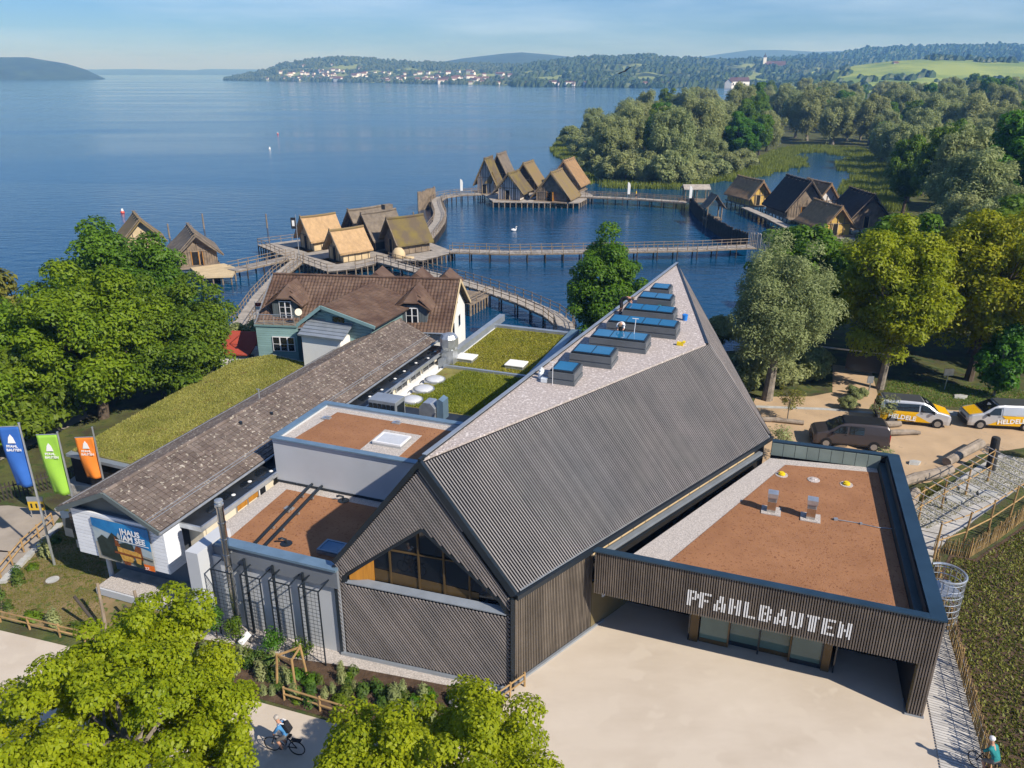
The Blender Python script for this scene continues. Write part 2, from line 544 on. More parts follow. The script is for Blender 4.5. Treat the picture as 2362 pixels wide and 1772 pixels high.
# the museum's own axes: a runs along the fronts, b away from the street
DFx, DFy = 0.938, -0.3466
DA = V(DFx, DFy, 0)
DB = V(-DFy, DFx, 0)
UP = V(0, 0, 1)
def W(a, b, z=0.0):
    return V(a * DFx - b * DFy, a * DFy + b * DFx, z)
def abox(mb, a0, a1, b0, b1, z0, z1):
    return mb.box(W((a0 + a1) / 2, (b0 + b1) / 2, (z0 + z1) / 2), (abs(a1 - a0), abs(b1 - b0), abs(z1 - z0)), DA, DB)
# ------------------------------------------------------------------ ground, water, hills
WATER = -1.6
SHORE = [(-420, 78), (-120, 83), (-62, 83), (-34, 81), (-27, 78.5), (-20, 76.5), (-3, 74.2), (3, 76.5), (7, 76.5), (8, 75.5), (14, 75),
         (19.5, 73.0), (24.5, 75.5), (29, 84), (31, 93), (36.5, 106), (43, 115), (55, 121), (64, 128), (69, 140), (71, 160), (78, 178),
         (90, 204), (101, 236), (112, 268), (118, 292), (112, 300), (104, 292), (96, 278), (87, 260), (83, 243), (79, 233), (70, 230),
         (57, 219), (42, 201), (27, 203), (19.5, 222), (21.5, 250), (22, 268), (17, 300), (20, 322), (42, 380), (120, 546), (222, 748), (460, 1180),
         (900, 1300), (1500, 1300), (1500, -150), (-420, -150)]
def sdf(px, py, poly):
    d = np.full(px.shape, 1e9)
    inside = np.zeros(px.shape, bool)
    n = len(poly)
    for i in range(n):
        x0, y0 = poly[i]
        x1, y1 = poly[(i + 1) % n]
        ex, ey = x1 - x0, y1 - y0
        t = np.clip(((px - x0) * ex + (py - y0) * ey) / (ex * ex + ey * ey), 0, 1)
        d = np.minimum(d, np.hypot(px - x0 - t * ex, py - y0 - t * ey))
        c = ((y0 <= py) & (y1 > py)) | ((y1 <= py) & (y0 > py))
        with np.errstate(divide='ignore', invalid='ignore'):
            xi = x0 + (py - y0) / (ey if ey else 1e-9) * ex
        inside ^= c & (px < xi)
    return np.where(inside, d, -d)
def ground_z(px, py):
    px, py = np.asarray(px, float), np.asarray(py, float)
    s = sdf(px, py, SHORE)
    marsh = np.clip((py - 112 - 0.0 * px) / 45, 0, 1)
    top = 0.0 * (1 - marsh) + (-1.15) * marsh
    top = top + np.clip((s - 60) * 0.02, 0, 6) * marsh + np.clip((px - 160) * 0.012, 0, 8) * marsh
    bank = 2.2 * (1 - marsh) + 5.0 * marsh
    k = np.clip((s + 0.8) / bank, 0, 1)
    k = k * k * (3 - 2 * k)
    return -3.2 + (top + 3.2) * k
def axis(parts):
    out = []
    for a, b, st in parts:
        out += list(np.arange(a, b, st))
    return np.array(out + [parts[-1][1]])
gx = axis([(-420, -70, 10), (-70, -30, 3), (-30, 60, 2.0), (60, 160, 4), (160, 400, 12), (400, 1500, 60)])
gyv = axis([(-150, 0, 25), (0, 60, 4), (60, 130, 2.0), (130, 360, 4), (360, 700, 14), (700, 1300, 60)])
GX, GY = np.meshgrid(gx, gyv)
GZ = ground_z(GX.ravel(), GY.ravel())
nx_, ny_ = len(gx), len(gyv)
gm = bpy.data.meshes.new("ground")
idx = np.arange(nx_ * ny_).reshape(ny_, nx_)
fq = np.stack([idx[:-1, :-1], idx[:-1, 1:], idx[1:, 1:], idx[1:, :-1]], -1).reshape(-1, 4)
gm.from_pydata(np.stack([GX.ravel(), GY.ravel(), GZ], -1).tolist(), [], fq.tolist())
gm.shade_smooth()
mat("earth", (0.075, 0.065, 0.035), 0.95, 0.3, 0.5, bump=0.7, bscale=8, col2=(0.10, 0.115, 0.03), speck=((0.05, 0.075, 0.018), 1.2, 0.55))
tag(put("ground", gm, "earth"), "dark earth and grass of the shore land", None, None, "structure")

def water_mat():
    m = bpy.data.materials.new("lake_water")
    m.use_nodes = True
    n, l = m.node_tree.nodes, m.node_tree.links
    b = n["Principled BSDF"]
    b.inputs["Base Color"].default_value = (0.004, 0.045, 0.085, 1)
    b.inputs["Roughness"].default_value = 0.06
    b.inputs["IOR"].default_value = 1.33
    g = n.new("ShaderNodeNewGeometry")
    # colour drifts: shallower green water by the shore, long wind streaks out on the lake
    mpn = n.new("ShaderNodeMapping")
    mpn.inputs["Scale"].default_value = (0.0035, 0.016, 1)
    mpn.inputs["Rotation"].default_value = (0, 0, R(8))
    l.new(g.outputs["Position"], mpn.inputs["Vector"])
    t = n.new("ShaderNodeTexNoise")
    t.inputs["Scale"].default_value = 1.0
    t.inputs["Detail"].default_value = 6
    t.inputs["Distortion"].default_value = 0.6
    l.new(mpn.outputs["Vector"], t.inputs["Vector"])
    mr = n.new("ShaderNodeMapRange")
    mr.inputs["From Min"].default_value = 0.38
    mr.inputs["From Max"].default_value = 0.66
    l.new(t.outputs["Fac"], mr.inputs["Value"])
    rr = n.new("ShaderNodeMapRange")
    rr.inputs["To Min"].default_value = 0.05
    rr.inputs["To Max"].default_value = 0.16
    l.new(mr.outputs["Result"], rr.inputs["Value"])
    l.new(rr.outputs["Result"], b.inputs["Roughness"])
    mx = n.new("ShaderNodeMix")
    mx.data_type = 'RGBA'
    mx.inputs["A"].default_value = (0.0003, 0.040, 0.100, 1)
    mx.inputs["B"].default_value = (0.0005, 0.056, 0.140, 1)
    l.new(mr.outputs["Result"], mx.inputs["Factor"])
    l.new(mx.outputs["Result"], b.inputs["Base Color"])
    # ripples, two scales
    m1 = n.new("ShaderNodeMapping")
    m1.inputs["Scale"].default_value = (0.28, 0.85, 1)
    m1.inputs["Rotation"].default_value = (0, 0, R(-6))
    l.new(g.outputs["Position"], m1.inputs["Vector"])
    n1 = n.new("ShaderNodeTexNoise")
    n1.inputs["Scale"].default_value = 0.9
    n1.inputs["Detail"].default_value = 4
    n1.inputs["Roughness"].default_value = 0.6
    l.new(m1.outputs["Vector"], n1.inputs["Vector"])
    bp = n.new("ShaderNodeBump")
    bp.inputs["Strength"].default_value = 0.7
    bp.inputs["Distance"].default_value = 0.22
    l.new(n1.outputs["Fac"], bp.inputs["Height"])
    l.new(bp.outputs["Normal"], b.inputs["Normal"])
    return m
wm = bpy.data.meshes.new("lake_water")
ring = [(14000 * math.cos(t), 14000 * math.sin(t), WATER) for t in np.linspace(0, 2 * math.pi, 49)[:-1]]
wm.from_pydata(ring, [], [tuple(range(48))])
tag(put("lake_water", wm, water_mat()), "blue rippled lake water", None, None, "structure")

# flat sheets on the ground
def sheet(name, pts, z, m, label):
    mb = MB()
    mb.quad(*[(p[0], p[1], z) for p in pts])
    return tag(build(name, mb, m), label, None, None, "structure")
sheet("forecourt_pavement", [(-60, 41), (-28.9, 32.16), (-24.65, 30.87), (-18.81, 29.15), (-11.42, 26.44), (-6.87, 24.92), (-3.6, 24.1), (-1.5, 24.6), (-0.4, 25.7), (-0.2, 27.2),
       (3.4, 31.2), (6.0, 34.2), (19.6, 29.6), (18.9, 28.0), (18.36, 26.09), (17.57, 23.73), (16.93, 21.53), (15.2, 16), (13, 8), (10, -30), (-60, -30)], 0.02, "paving", "pale beige concrete forecourt and path")
sheet("sand_drive", [(17.5, 54.4), (20.2, 60.2), (24.8, 60.3), (26.9, 61.2), (29.5, 68), (32.4, 66.5), (30.2, 59.8), (28.4, 57.6), (33, 57.8), (35.2, 57.4), (41.7, 57.2), (60, 57), (60, 50.5), (38.6, 51.25),
       (32.8, 49.6), (29.6, 47.2), (27.4, 45.6), (25.6, 45.2), (23.4, 42.4), (21.9, 41), (15.5, 43), (15.4, 50)], 0.012, "sand", "tan sand drive behind the entrance building")
sheet("plaza_pavement", [(-60, 40), (-31.2, 42.6), (-27.4, 41.8), (-27.15, 40), (-27.1, 37.4), (-26.9, 34.8), (-29, 33.2), (-60, 43)], 0.03, "pavers", "brown grey paved path by the flags")
sheet("lane_pavement", [(-60, 52), (-44, 44.5), (-36, 47), (-33, 56), (-38, 64), (-60, 62)], 0.016, "pavers", "grey lane under the trees")
sheet("lawn_patch", [(-27.0, 34.8), (-27.2, 40), (-26, 43), (-18, 41), (-15, 31), (-19.0, 29.8), (-25.1, 31.7)], 0.008, "lawn", "patchy lawn beside the old museum")
sheet("gravel_strip", [(-16.0, 31.1), (-14.2, 31.9), (-7.7, 29.6), (0.05, 26.95), (-0.1, 26.5), (-7.9, 28.5), (-10.5, 29.0), (-13.5, 30.0), (-15.6, 30.4)], 0.026, "gravel", "pale gravel strip along the wall")
sheet("garden_soil", [(-15.6, 30.4), (-13.5, 30.0), (-10.5, 29.0), (-7.9, 28.5), (-0.1, 26.5), (-0.5, 25.8), (-1.6, 24.8), (-3.7, 24.3), (-6.9, 25.1), (-11.5, 26.65), (-18.8, 29.3), (-17.5, 29.8)], 0.024, "soil", "dark garden bed soil")
sheet("planting_soil", [(18.7, 23.0), (20.3, 28.1), (21.7, 31.6), (23.2, 35.8), (24.4, 37.3), (25.5, 36.8), (27.9, 38.5), (31, 40.8), (50, 55), (80, 55), (80, -20), (15, -20), (17, 16)], 0.020, "soil", "dark brown planted slope soil")

# ---- hills across the lake
HILLS = {}
def hill(name, D, prof, foot, m, label, depth=900, amp=4.0, nxs=90):
    """ridge profile at distance D (x, z); foot: distance of the shore line as function of x"""
    xs = np.array([p[0] for p in prof])
    zs = np.array([p[1] for p in prof])
    X = np.linspace(xs[0], xs[-1], nxs)
    Zr = np.interp(X, xs, zs)
    ts = [0, 0.06, 0.15, 0.3, 0.45, 0.6, 0.75, 0.88, 1.0, 1.35, 1.8]
    verts = []
    r = np.random.default_rng(abs(hash(name)) % 1000 if False else len(name) * 7 + int(D))
    wob = np.cumsum(r.normal(0, 1, (len(ts), nxs)), 1)
    wob -= np.linspace(0, 1, nxs)[None] * wob[:, -1:]
    for k, t in enumerate(ts):
        for i in range(nxs):
            f = foot(X[i])
            Y = f + (D - f) * t if t <= 1 else D + depth * (t - 1)
            sx = X[i] * Y / D
            if t <= 1:
                z = WATER - 0.6 + (Zr[i] - WATER) * (t ** 0.9)
                if 0 < t < 1:
                    z += math.sin(i * 0.7 + k) * 0.02 * Zr[i]
            else:
                z = WATER - 2 + (Zr[i] - WATER) * max(0, 1 - (t - 1) / 0.8)
            verts.append((sx, Y, z))
    fs = []
    for k in range(len(ts) - 1):
        for i in range(nxs - 1):
            a = k * nxs + i
            fs.append((a, a + 1, a + nxs + 1, a + nxs))
    me = bpy.data.meshes.new(name)
    me.from_pydata(verts, [], fs)
    me.shade_smooth()
    o = tag(put(name, me, m), label, None, None, "structure")
    def at(x_at_ridge, t):
        f = foot(x_at_ridge)
        Y = f + (D - f) * t
        z = WATER - 0.6 + (np.interp(x_at_ridge, xs, zs) - WATER) * (t ** 0.9)
        return x_at_ridge * Y / D, Y, z
    HILLS[name] = (at, xs[0], xs[-1])
    return o
mat("hillwood", (0.030, 0.052, 0.020), 0.95, 0.4, 0.012, col2=(0.05, 0.08, 0.028))
mat("hillmix", (0.035, 0.06, 0.022), 0.95, 0.3, 0.007, col2=(0.22, 0.27, 0.08), lo=0.46, hi=0.54)
mat("hillmeadow", (0.18, 0.27, 0.05), 0.95, 0.2, 0.01, col2=(0.28, 0.34, 0.07), lo=0.4, hi=0.6)
hill("far_shore_hills", 10000, [(-7700, 55), (-5490, 55), (-4946, 55), (-4400, 60), (-3745, 46), (-3600, 60), (-2980, 55), (-2000, 45)], lambda x: 8500, "hillwood", "distant blue band of hills", 2500)
hill("left_wooded_hill", 3600, [(-2645, 105), (-2354, 98), (-2162, 84), (-2045, 84), (-1979, 73), (-1893, 60), (-1810, 36), (-1774, 18), (-1733, -1)], lambda x: 3150, "hillwood", "wooded hill left across the lake")
hill("pale_far_mountain", 7000, [(1100, 105), (1236, 117), (1512, 136), (1726, 166), (1951, 194), (2220, 194), (2484, 180), (2703, 187), (3016, 173), (3500, 150)], lambda x: 5200, "hillwood", "pale blue mountain ridge behind", 1800)
hill("middle_mountain", 4600, [(-700, 40), (-515, 62), (-414, 72), (-264, 95), (-114, 111), (-49, 118), (51, 125), (203, 113), (384, 95), (537, 80), (700, 60)], lambda x: 3300, "hillwood", "blue wooded mountain behind the town", 1500)
hill("town_hill", 3000, [(-1021, 2), (-945, 17), (-871, 31), (-812, 52), (-719, 66), (-594, 75), (-514, 70), (-437, 63), (-352, 58), (-262, 55), (-140, 52), (24, 49), (236, 46), (420, 40)],
     lambda x: float(np.interp(x, [-1021, -600, -300, 0, 300, 420], [2900, 2400, 2050, 1800, 1640, 1600])), "hillmix", "slope of the town across the lake", 900)
hill("wooded_shore_hill", 2600, [(0, 30), (63, 46), (105, 53), (176, 59), (257, 64), (317, 63), (416, 70), (459, 62), (569, 58), (643, 55), (728, 57), (912, 54), (1100, 50)],
     lambda x: float(np.interp(x, [0, 400, 700, 1100], [1720, 1560, 1560, 1700])), "hillmix", "wooded slope along the far shore", 600)
hill("vineyard_slope", 2100, [(300, 0), (386, 5), (454, 14), (522, 25), (613, 30), (751, 29), (855, 24), (960, 15)], lambda x: 1560, "hillmeadow", "light green vineyard slope below the church", 250)
hill("forest_ridge", 3200, [(700, 40), (758, 51), (861, 62), (1035, 70), (1204, 80), (1332, 102), (1480, 105), (1639, 110), (1914, 112), (2327, 115), (2900, 105)], lambda x: 1900, "hillwood", "long forest ridge on the right skyline", 1200)
hill("meadow_hill", 1500, [(440, -2), (490, 8), (538, 18), (569, 28), (609, 37), (673, 44), (730, 47), (812, 45), (903, 42), (1140, 37), (1500, 30)], lambda x: 950, "hillmeadow", "green meadow hill behind the willow wood", 300)

# far woods on the slopes: nobody could count these trees
def ico(seed):
    r = np.random.default_rng(seed)
    ph = (1 + 5 ** .5) / 2
    v = np.array([(-1, ph, 0), (1, ph, 0), (-1, -ph, 0), (1, -ph, 0), (0, -1, ph), (0, 1, ph), (0, -1, -ph), (0, 1, -ph), (ph, 0, -1), (ph, 0, 1), (-ph, 0, -1), (-ph, 0, 1)]) / 1.9
    v *= r.uniform(0.7, 1.2, (12, 1))
    f = [(0, 11, 5), (0, 5, 1), (0, 1, 7), (0, 7, 10), (0, 10, 11), (1, 5, 9), (5, 11, 4), (11, 10, 2), (10, 7, 6), (7, 1, 8), (3, 9, 4), (3, 4, 2), (3, 2, 6), (3, 6, 8), (3, 8, 9), (4, 9, 5), (2, 4, 11), (6, 2, 10), (8, 6, 7), (9, 8, 1)]
    return v, np.array(f)
def wood(name, spots, label, size=(5, 9), tall=1.2):
    vs, fs = [], []
    k = 0
    kinds = [ico(i) for i in range(6)]
    for (x, y, z) in spots:
        v, f = kinds[random.randrange(6)]
        s = random.uniform(*size)
        t = random.uniform(0.9, 1.2) * tall
        vs.append(v * np.array([s, s, s * t]) + np.array([x, y, z + s * t * 0.05]))
        fs.append(f + k)
        k += 12
    me = bpy.data.meshes.new(name)
    me.from_pydata(np.concatenate(vs).tolist(), [], np.concatenate(fs).tolist())
    tag(put(name, me, LEAF["far"]), label, None, None, "stuff")
def spots_on(h, n, t0, t1, x0=None, x1=None, clump=None):
    at, a, b = HILLS[h]
    a = a if x0 is None else x0
    b = b if x1 is None else x1
    out = []
    while len(out) < n:
        x, t = random.uniform(a, b), random.uniform(t0, t1)
        if clump and math.sin(x * clump + 3 * math.sin(t * 9)) + math.sin(t * 22 + x * clump * 0.6) < 0.1:
            continue
        out.append(at(x, t))
    return out
wood("shore_wood", spots_on("wooded_shore_hill", 3000, 0.0, 1.0, None, None, 0.02) + spots_on("wooded_shore_hill", 900, 0.0, 0.05) + spots_on("wooded_shore_hill", 1500, 0.85, 1.0), "dark mixed wood covering the far shore", (4, 9), 1.5)
wood("ridge_wood", spots_on("forest_ridge", 2200, 0.45, 1.0) + spots_on("forest_ridge", 700, 0.95, 1.02), "forest covering the right ridge", (6, 12), 1.5)
wood("town_wood", spots_on("town_hill", 1000, 0.0, 0.7, None, None, 0.03) + spots_on("town_hill", 700, 0.0, 0.10) + spots_on("town_hill", 1800, 0.6, 1.0), "trees among and above the town", (4, 8), 1.3)
wood("vineyard_wood", spots_on("vineyard_slope", 160, 0.75, 1.0, None, None, 0.05) + spots_on("vineyard_slope", 110, 0.0, 0.12), "hedges and trees around the vineyard slope", (5, 9), 1.2)
wood("meadow_wood", spots_on("meadow_hill", 60, 0.93, 1.05, 700, 900, 0.05) + spots_on("meadow_hill", 150, 0.05, 0.45, None, None, 0.03) + spots_on("meadow_hill", 60, 0.5, 0.95, 440, 600), "tree groups on the meadow hill", (5, 9), 1.1)

# ---- town, church, castle, farm
def house_mesh(w, d, h, rise):
    wb = MB(); wb.box((0, 0, h / 2), (w, d, h))
    wb.prism([(-w / 2, -d / 2, h), (-w / 2, d / 2, h), (-w / 2, 0, h + rise)], (w, 0, 0))
    rb = MB()
    o = 0.5
    for s in (-1, 1):
        rb.prism([(-w / 2 - o, s * (d / 2 + o), h - 0.2), (w / 2 + o, s * (d / 2 + o), h - 0.2), (w / 2 + o, 0, h + rise + 0.25), (-w / 2 - o, 0, h + rise + 0.25)], (0, 0, 0.5))
    return wb.mesh("wall"), rb.mesh("roof")
hv = [house_mesh(14, 10, 8, 3.5), house_mesh(18, 11, 10, 4), house_mesh(11, 9, 7, 3), house_mesh(30, 14, 10, 3)]
def town_house(x, y, z, k, rz, label, group, s=1.0):
    t = thing("town_house", (x, y, z), label, "house", group, worldparts=False)
    t.rotation_euler = (0, 0, rz)
    t.scale = (s, s, s)
    put("wall", hv[k][0], "town_wall", t, (0, 0, 0))
    put("roof", hv[k][1], "town_roof", t, (0, 0, 0))
at, _, _ = HILLS["town_hill"]
for i in range(130):
    x = random.choice([random.gauss(-430, 130), random.gauss(-190, 110), random.uniform(-880, 180), random.gauss(-700, 70)])
    x = max(-930, min(260, x))
    t = min(0.6, abs(random.gauss(0.08, 0.20))) + 0.012
    p = at(x, t)
    town_house(p[0], p[1], p[2] - 0.5, random.choice([0, 0, 1, 1, 2, 2, 3]), random.uniform(-0.6, 0.6), "small pale house with a reddish roof in the town across the lake", "houses of the town across the lake", random.uniform(0.5, 0.85))
at, _, _ = HILLS["wooded_shore_hill"]
for i in range(12):
    p = at(random.uniform(40, 560), random.uniform(0.01, 0.03))
    town_house(p[0], p[1] - 12, p[2] + 0.5, random.choice([0, 2, 3]), random.uniform(-0.5, 0.5), "white house at the water below the wooded far shore", "houses on the wooded far shore", random.uniform(0.45, 0.7))
def big_house(name, x, y, z, rz, w, d, h, rise, label, cat, tower=None, s=1.0):
    t = thing(name, (x, y, z), label, cat, None, worldparts=False)
    t.rotation_euler = (0, 0, rz)
    a, b = house_mesh(w, d, h, rise)
    put("wall", a, "town_wall", t, (0, 0, 0))
    put("roof", b, "town_roof", t, (0, 0, 0))
    if tower:
        tw, th, tx = tower
        mb = MB(); mb.box((tx, 0, th / 2), (tw, tw, th))
        put("tower", mb.mesh("tower"), "town_wall", t, (0, 0, 0))
        mb = MB(); mb.lathe((tx, 0, th), [(tw * 0.62, 0), (tw * 0.5, 1.5), (tw * 0.42, 4), (tw * 0.15, 6), (tw * 0.12, 8), (0.05, 12)], 8)
        put("spire", mb.mesh("spire"), "shingle_dark", t, (0, 0, 0))
    wn_ = MB()
    for i in range(int(w // 7)):
        wn_.box((-w / 2 + 4 + i * 7, -d / 2 - 0.05, h * 0.55), (2.0, 0.3, h * 0.35))
    put("window", wn_.mesh("window"), "darkglass", t, (0, 0, 0))
    return t
big_house("pilgrim_church", 690, 2230, 27, -0.12, 52, 20, 14, 10, "pink pilgrim church with slim tower on the green slope", "church", (8, 34, -27))
big_house("lake_castle", 412, 1530, -1.5, 0.1, 34, 14, 11, 6, "white castle with red roofs at the far water's edge", "castle")
big_house("lake_castle", 392, 1522, -1.5, 1.2, 26, 12, 9, 6, "white castle wing with a stepped gable at the far water's edge", "castle")
big_house("farmstead", 880, 2010, 27, 0.05, 46, 16, 10, 8, "long red-roofed farmstead beside the dark wood", "farmhouse")
big_house("field_hut", 640, 1420, 36, 0.3, 9, 6, 3, 2, "tiny white hut on the meadow hill", "hut")
# ------------------------------------------------------------------ the slatted hall with the folded roof
A = V(-3.71, 28.08, 10.48); B = V(11.17, 42.72, 10.48); Cp = V(13.38, 62.88, 10.48)
R0 = V(0.03, 26.96, 0); L0 = V(-7.84, 29.31, 0)
ER = V(0.09, 26.96, 4.95); EL = V(-7.80, 29.31, 5.0); E_ = V(15.30, 42.2, 4.95)
hall = thing("exhibition_hall", (4, 40, 0), "dark slatted museum hall with folded pointed roof and skylights", "museum hall")
# ---- walls (dark backing behind the slats)
gd = (R0 - L0).normalized()                       # along the gable, left to right
gn = V(gd.y, -gd.x, 0)                            # outwards (towards the street)
GW = (R0 - L0).length
PK = 4.31
def G(s, z, off=0.0):
    p = L0 + gd * s + gn * off
    return V(p.x, p.y, z)
win = [(0.58, 4.05), (7.9, 3.95), (7.62, 4.5), (4.27, 7.30), (0.62, 4.38)]
gable = [(0, 0), (GW, 0), (GW, 4.9), (PK, 10.35), (0, 4.95)]
wall = MB()
T = 0.12
def gface(pts):
    wall.prism([G(s, z, -T) for s, z in pts], gn * -0.3)
gface([(0, 0.0), (GW, 0.0), (GW, 3.95), (7.9, 3.95), (0.58, 4.05), (0, 4.05)])
gface([(0, 4.05), (0.58, 4.05), (0.62, 4.38), (0.62, 5.72), (0, 4.95)])
gface([(0.62, 4.38), (4.27, 7.30), (PK, 10.35), (0.62, 5.72)])
gface([(4.27, 7.30), (7.62, 4.5), (7.62, 5.7), (PK, 10.35)])
gface([(7.62, 4.5), (7.9, 3.95), (GW, 3.95), (GW, 4.9), (7.62, 5.7)])
ed = (E_ - ER).normalized()
en = V(ed.y, -ed.x, 0)
S0 = R0 + ed * 0.0 - en * 0.30
S1 = V(E_.x, E_.y, 0) - en * 0.30
wall.prism([S0, S1, S1 + UP * 4.85, S0 + UP * 4.85], en * -0.3)
# wall below the rising edge E-C and the left walls
wall.prism([V(S1.x, S1.y, 0), V(Cp.x - 0.3, Cp.y - 0.5, 0), V(Cp.x - 0.3, Cp.y - 0.5, 10.2), V(S1.x, S1.y, 4.8)], V(-0.3, -0.05, 0))
LB = EL + (Cp - A) * 0.98
wall.prism([V(L0.x, L0.y, 0), V(LB.x, LB.y, 0), V(LB.x, LB.y, 4.9), V(EL.x, EL.y, 4.9)], V(0.25, -0.12, 0))
wall.prism([V(LB.x, LB.y, 0), V(Cp.x - 0.3, Cp.y - 0.5, 0), V(Cp.x - 0.3, Cp.y - 0.5, 10.2), V(LB.x, LB.y, 4.9)], V(-0.1, -0.3, 0))
build("wall", wall, "backing", hall)
# ---- roof planes
rf = MB()
rf.prism([A, ER, E_, B], (0, 0, -0.25))
rf.prism([B, E_, Cp], (0, 0, -0.25))
rf.prism([A, Cp, LB, EL], (0, 0, -0.25))
build("roof_plane", rf, "backing", hall)
gr = MB()
i0, i1, i2 = A.lerp((A + B + Cp) / 3, 0.012), B.lerp((A + B + Cp) / 3, 0.012), Cp.lerp((A + B + Cp) / 3, 0.012)
gr.prism([i0 + UP * 0.07, i1 + UP * 0.07, i2 + UP * 0.07], (0, 0, -0.1))
build("gravel_roof", gr, "roofgravel", hall)
# ---- slats on the big roof plane: one mesh shared, one object each
slope = ER - A
SL = slope.length
sd = slope.normalized()
abd = (B - A).normalized()
nrm = abd.cross(sd).normalized()
if nrm.z < 0: nrm = -nrm
sm_ = MB(); sm_.box((0, 0, 0), (SL - 0.12, 0.062, 0.08))
slat_me = sm_.mesh("roof_slat")
# local axes of a slat: x along the slope, y across, z off the roof
yy = nrm.cross(sd).normalized()
MS = Matrix((sd, yy, nrm)).transposed().to_4x4()
hall_loc = Vector(hall.location)
nsl = 150
lenAB = (B - A).length
for i in range(nsl):
    f = (i + 0.5) / nsl
    top = A.lerp(B, f)
    bot = ER.lerp(E_, f)
    mid = (top + bot) / 2 + nrm * 0.055
    if i < nsl:
        o = put("roof_slat", slat_me, "slat", hall, (0, 0, 0))
        o.matrix_basis = Matrix.Translation(mid - hall_loc) @ MS
# hip plane B-C-E, too steeply seen to count the slats
hs_ = MB()
n2 = (E_ - B).cross(Cp - B).normalized()
if n2.x < 0: n2 = -n2
for i in range(1, 160):
    f = i / 160
    p, q = B.lerp(Cp, f), E_.lerp(Cp, f)
    hs_.beam(p + n2 * 0.05 + (q - p) * 0.01, q + n2 * 0.05 - (q - p) * 0.01, 0.062, 0.075, n2)
build("hip_slats", hs_, "slatstuff", hall, kind="stuff")
# ---- slats of the gable: parallel to the right rake, cut round the window
def clip_line(poly, p, d):
    """interval of the line p+t*d inside a convex polygon"""
    t0, t1 = -1e9, 1e9
    n = len(poly)
    for i in range(n):
        a, b = poly[i], poly[(i + 1) % n]
        ex, ey = b[0] - a[0], b[1] - a[1]
        nx, ny = -ey, ex                                  # inside is left of the edge (ccw)
        den = nx * d[0] + ny * d[1]
        num = nx * (a[0] - p[0]) + ny * (a[1] - p[1])
        if abs(den) < 1e-9:
            if num > 0: return None
            continue
        t = num / den
        if den > 0: t0 = max(t0, t)
        else: t1 = min(t1, t)
    return (t0, t1) if t1 - t0 > 0.05 else None
gd2 = (GW - PK, 4.9 - 10.35)
ll = math.hypot(*gd2); gd2 = (gd2[0] / ll, gd2[1] / ll)
pn = (-gd2[1], gd2[0])
gs = MB()
inner = [(0.06, 0.16), (GW - 0.12, 0.16), (GW - 0.12, 4.78), (PK, 10.2), (0.06, 4.88)]
wbig = [(0.46, 3.9), (8.02, 3.8), (7.72, 4.6), (4.27, 7.48), (0.5, 4.48)]
k = -100
while k < 100:
    p = (PK + pn[0] * k * 0.13, 5 + pn[1] * k * 0.13)
    k += 1
    iv = clip_line(inner, p, gd2)
    if not iv: continue
    hole = clip_line(wbig, p, gd2)
    segs = [iv] if not hole else [(iv[0], hole[0]), (hole[1], iv[1])]
    for a, b in segs:
        if b - a < 0.04: continue
        P_ = G(p[0] + gd2[0] * a, p[1] + gd2[1] * a, 0.0); Q_ = G(p[0] + gd2[0] * b, p[1] + gd2[1] * b, 0.0)
        gs.beam(P_, Q_, 0.058, 0.075, gn)
build("gable_slats", gs, "slatstuff", hall, kind="stuff")
# ---- side wall slats below the gutter
ss = MB()
nside = 51
for i in range(nside):
    p = S0 + ed * (0.2 + i * 0.105) + en * 0.05
    ss.box(p + UP * 2.35, (0.054, 0.09, 4.4), ed, en)
build("side_wall_slats", ss, "slatside", hall, kind="stuff")
# ---- gable window: frame, sill, recess lining, glass, bars
wf = MB()
depth = 0.5
for i in range(len(win)):
    a, b = win[i], win[(i + 1) % len(win)]
    wf.prism([G(*a, 0.03), G(*b, 0.03), G(*b, -depth), G(*a, -depth)], (0, 0, -0.05 if i == 0 else 0.05))
build("window_lining", wf, "darkmetal", hall)
sl = MB()
sl.prism([G(0.5, 4.00, 0.06), G(7.95, 3.90, 0.06), G(7.80, 4.06, -0.26), G(0.70, 4.14, -0.26)], (0, 0, 0.05))
build("window_sill", sl, "zinc", hall)
gl = MB()
gl.quad(*[G(s, z, -0.40) for s, z in win])
wpane = build("window_pane", gl, "darkglass", hall)
cs = MB()
cen_ = (4.2, 5.0)
for i in range(1, len(win)):
    a, b = win[i], win[(i + 1) % len(win)]
    g_ = lambda p, k: (cen_[0] + (p[0] - cen_[0]) * k, cen_[1] + (p[1] - cen_[1]) * k)
    cs.prism([G(*a, 0.045), G(*b, 0.045), G(*g_(b, 1.07), 0.045), G(*g_(a, 1.07), 0.045)], gn * -0.1)
build("window_casing", cs, "darkmetal", hall)
bars = MB()
for s in (2.55, 3.9, 5.05, 6.2):
    zt = 4.38 + (7.30 - 4.38) * (s - 0.62) / 3.65 if s < 4.27 else 7.30 - 2.8 * (s - 4.27) / 3.35
    bars.box(G(s, (4.05 + zt) / 2, -0.36), (0.07, 0.08, zt - 4.1), gd, gn)
bars.beam(G(2.6, 5.85, -0.36), G(5.9, 5.85, -0.36), 0.06, 0.06)
build("window_bar", bars, "bronze", wpane)
wd = MB()
wd.prism([G(0.68, 4.15, -0.05), G(1.75, 4.13, -0.33), G(1.75, 5.18, -0.33), G(0.68, 4.36, -0.05)], gn * -0.05)
build("wooden_reveal", wd, "wood_orange", hall)
wd = MB()
wd.prism([G(1.78, 4.14, -0.39), G(6.6, 4.06, -0.39), G(6.6, 4.45, -0.39), G(1.78, 4.75, -0.39)], gn * 0.02)
build("wooden_ledge", wd, "bronze", hall)
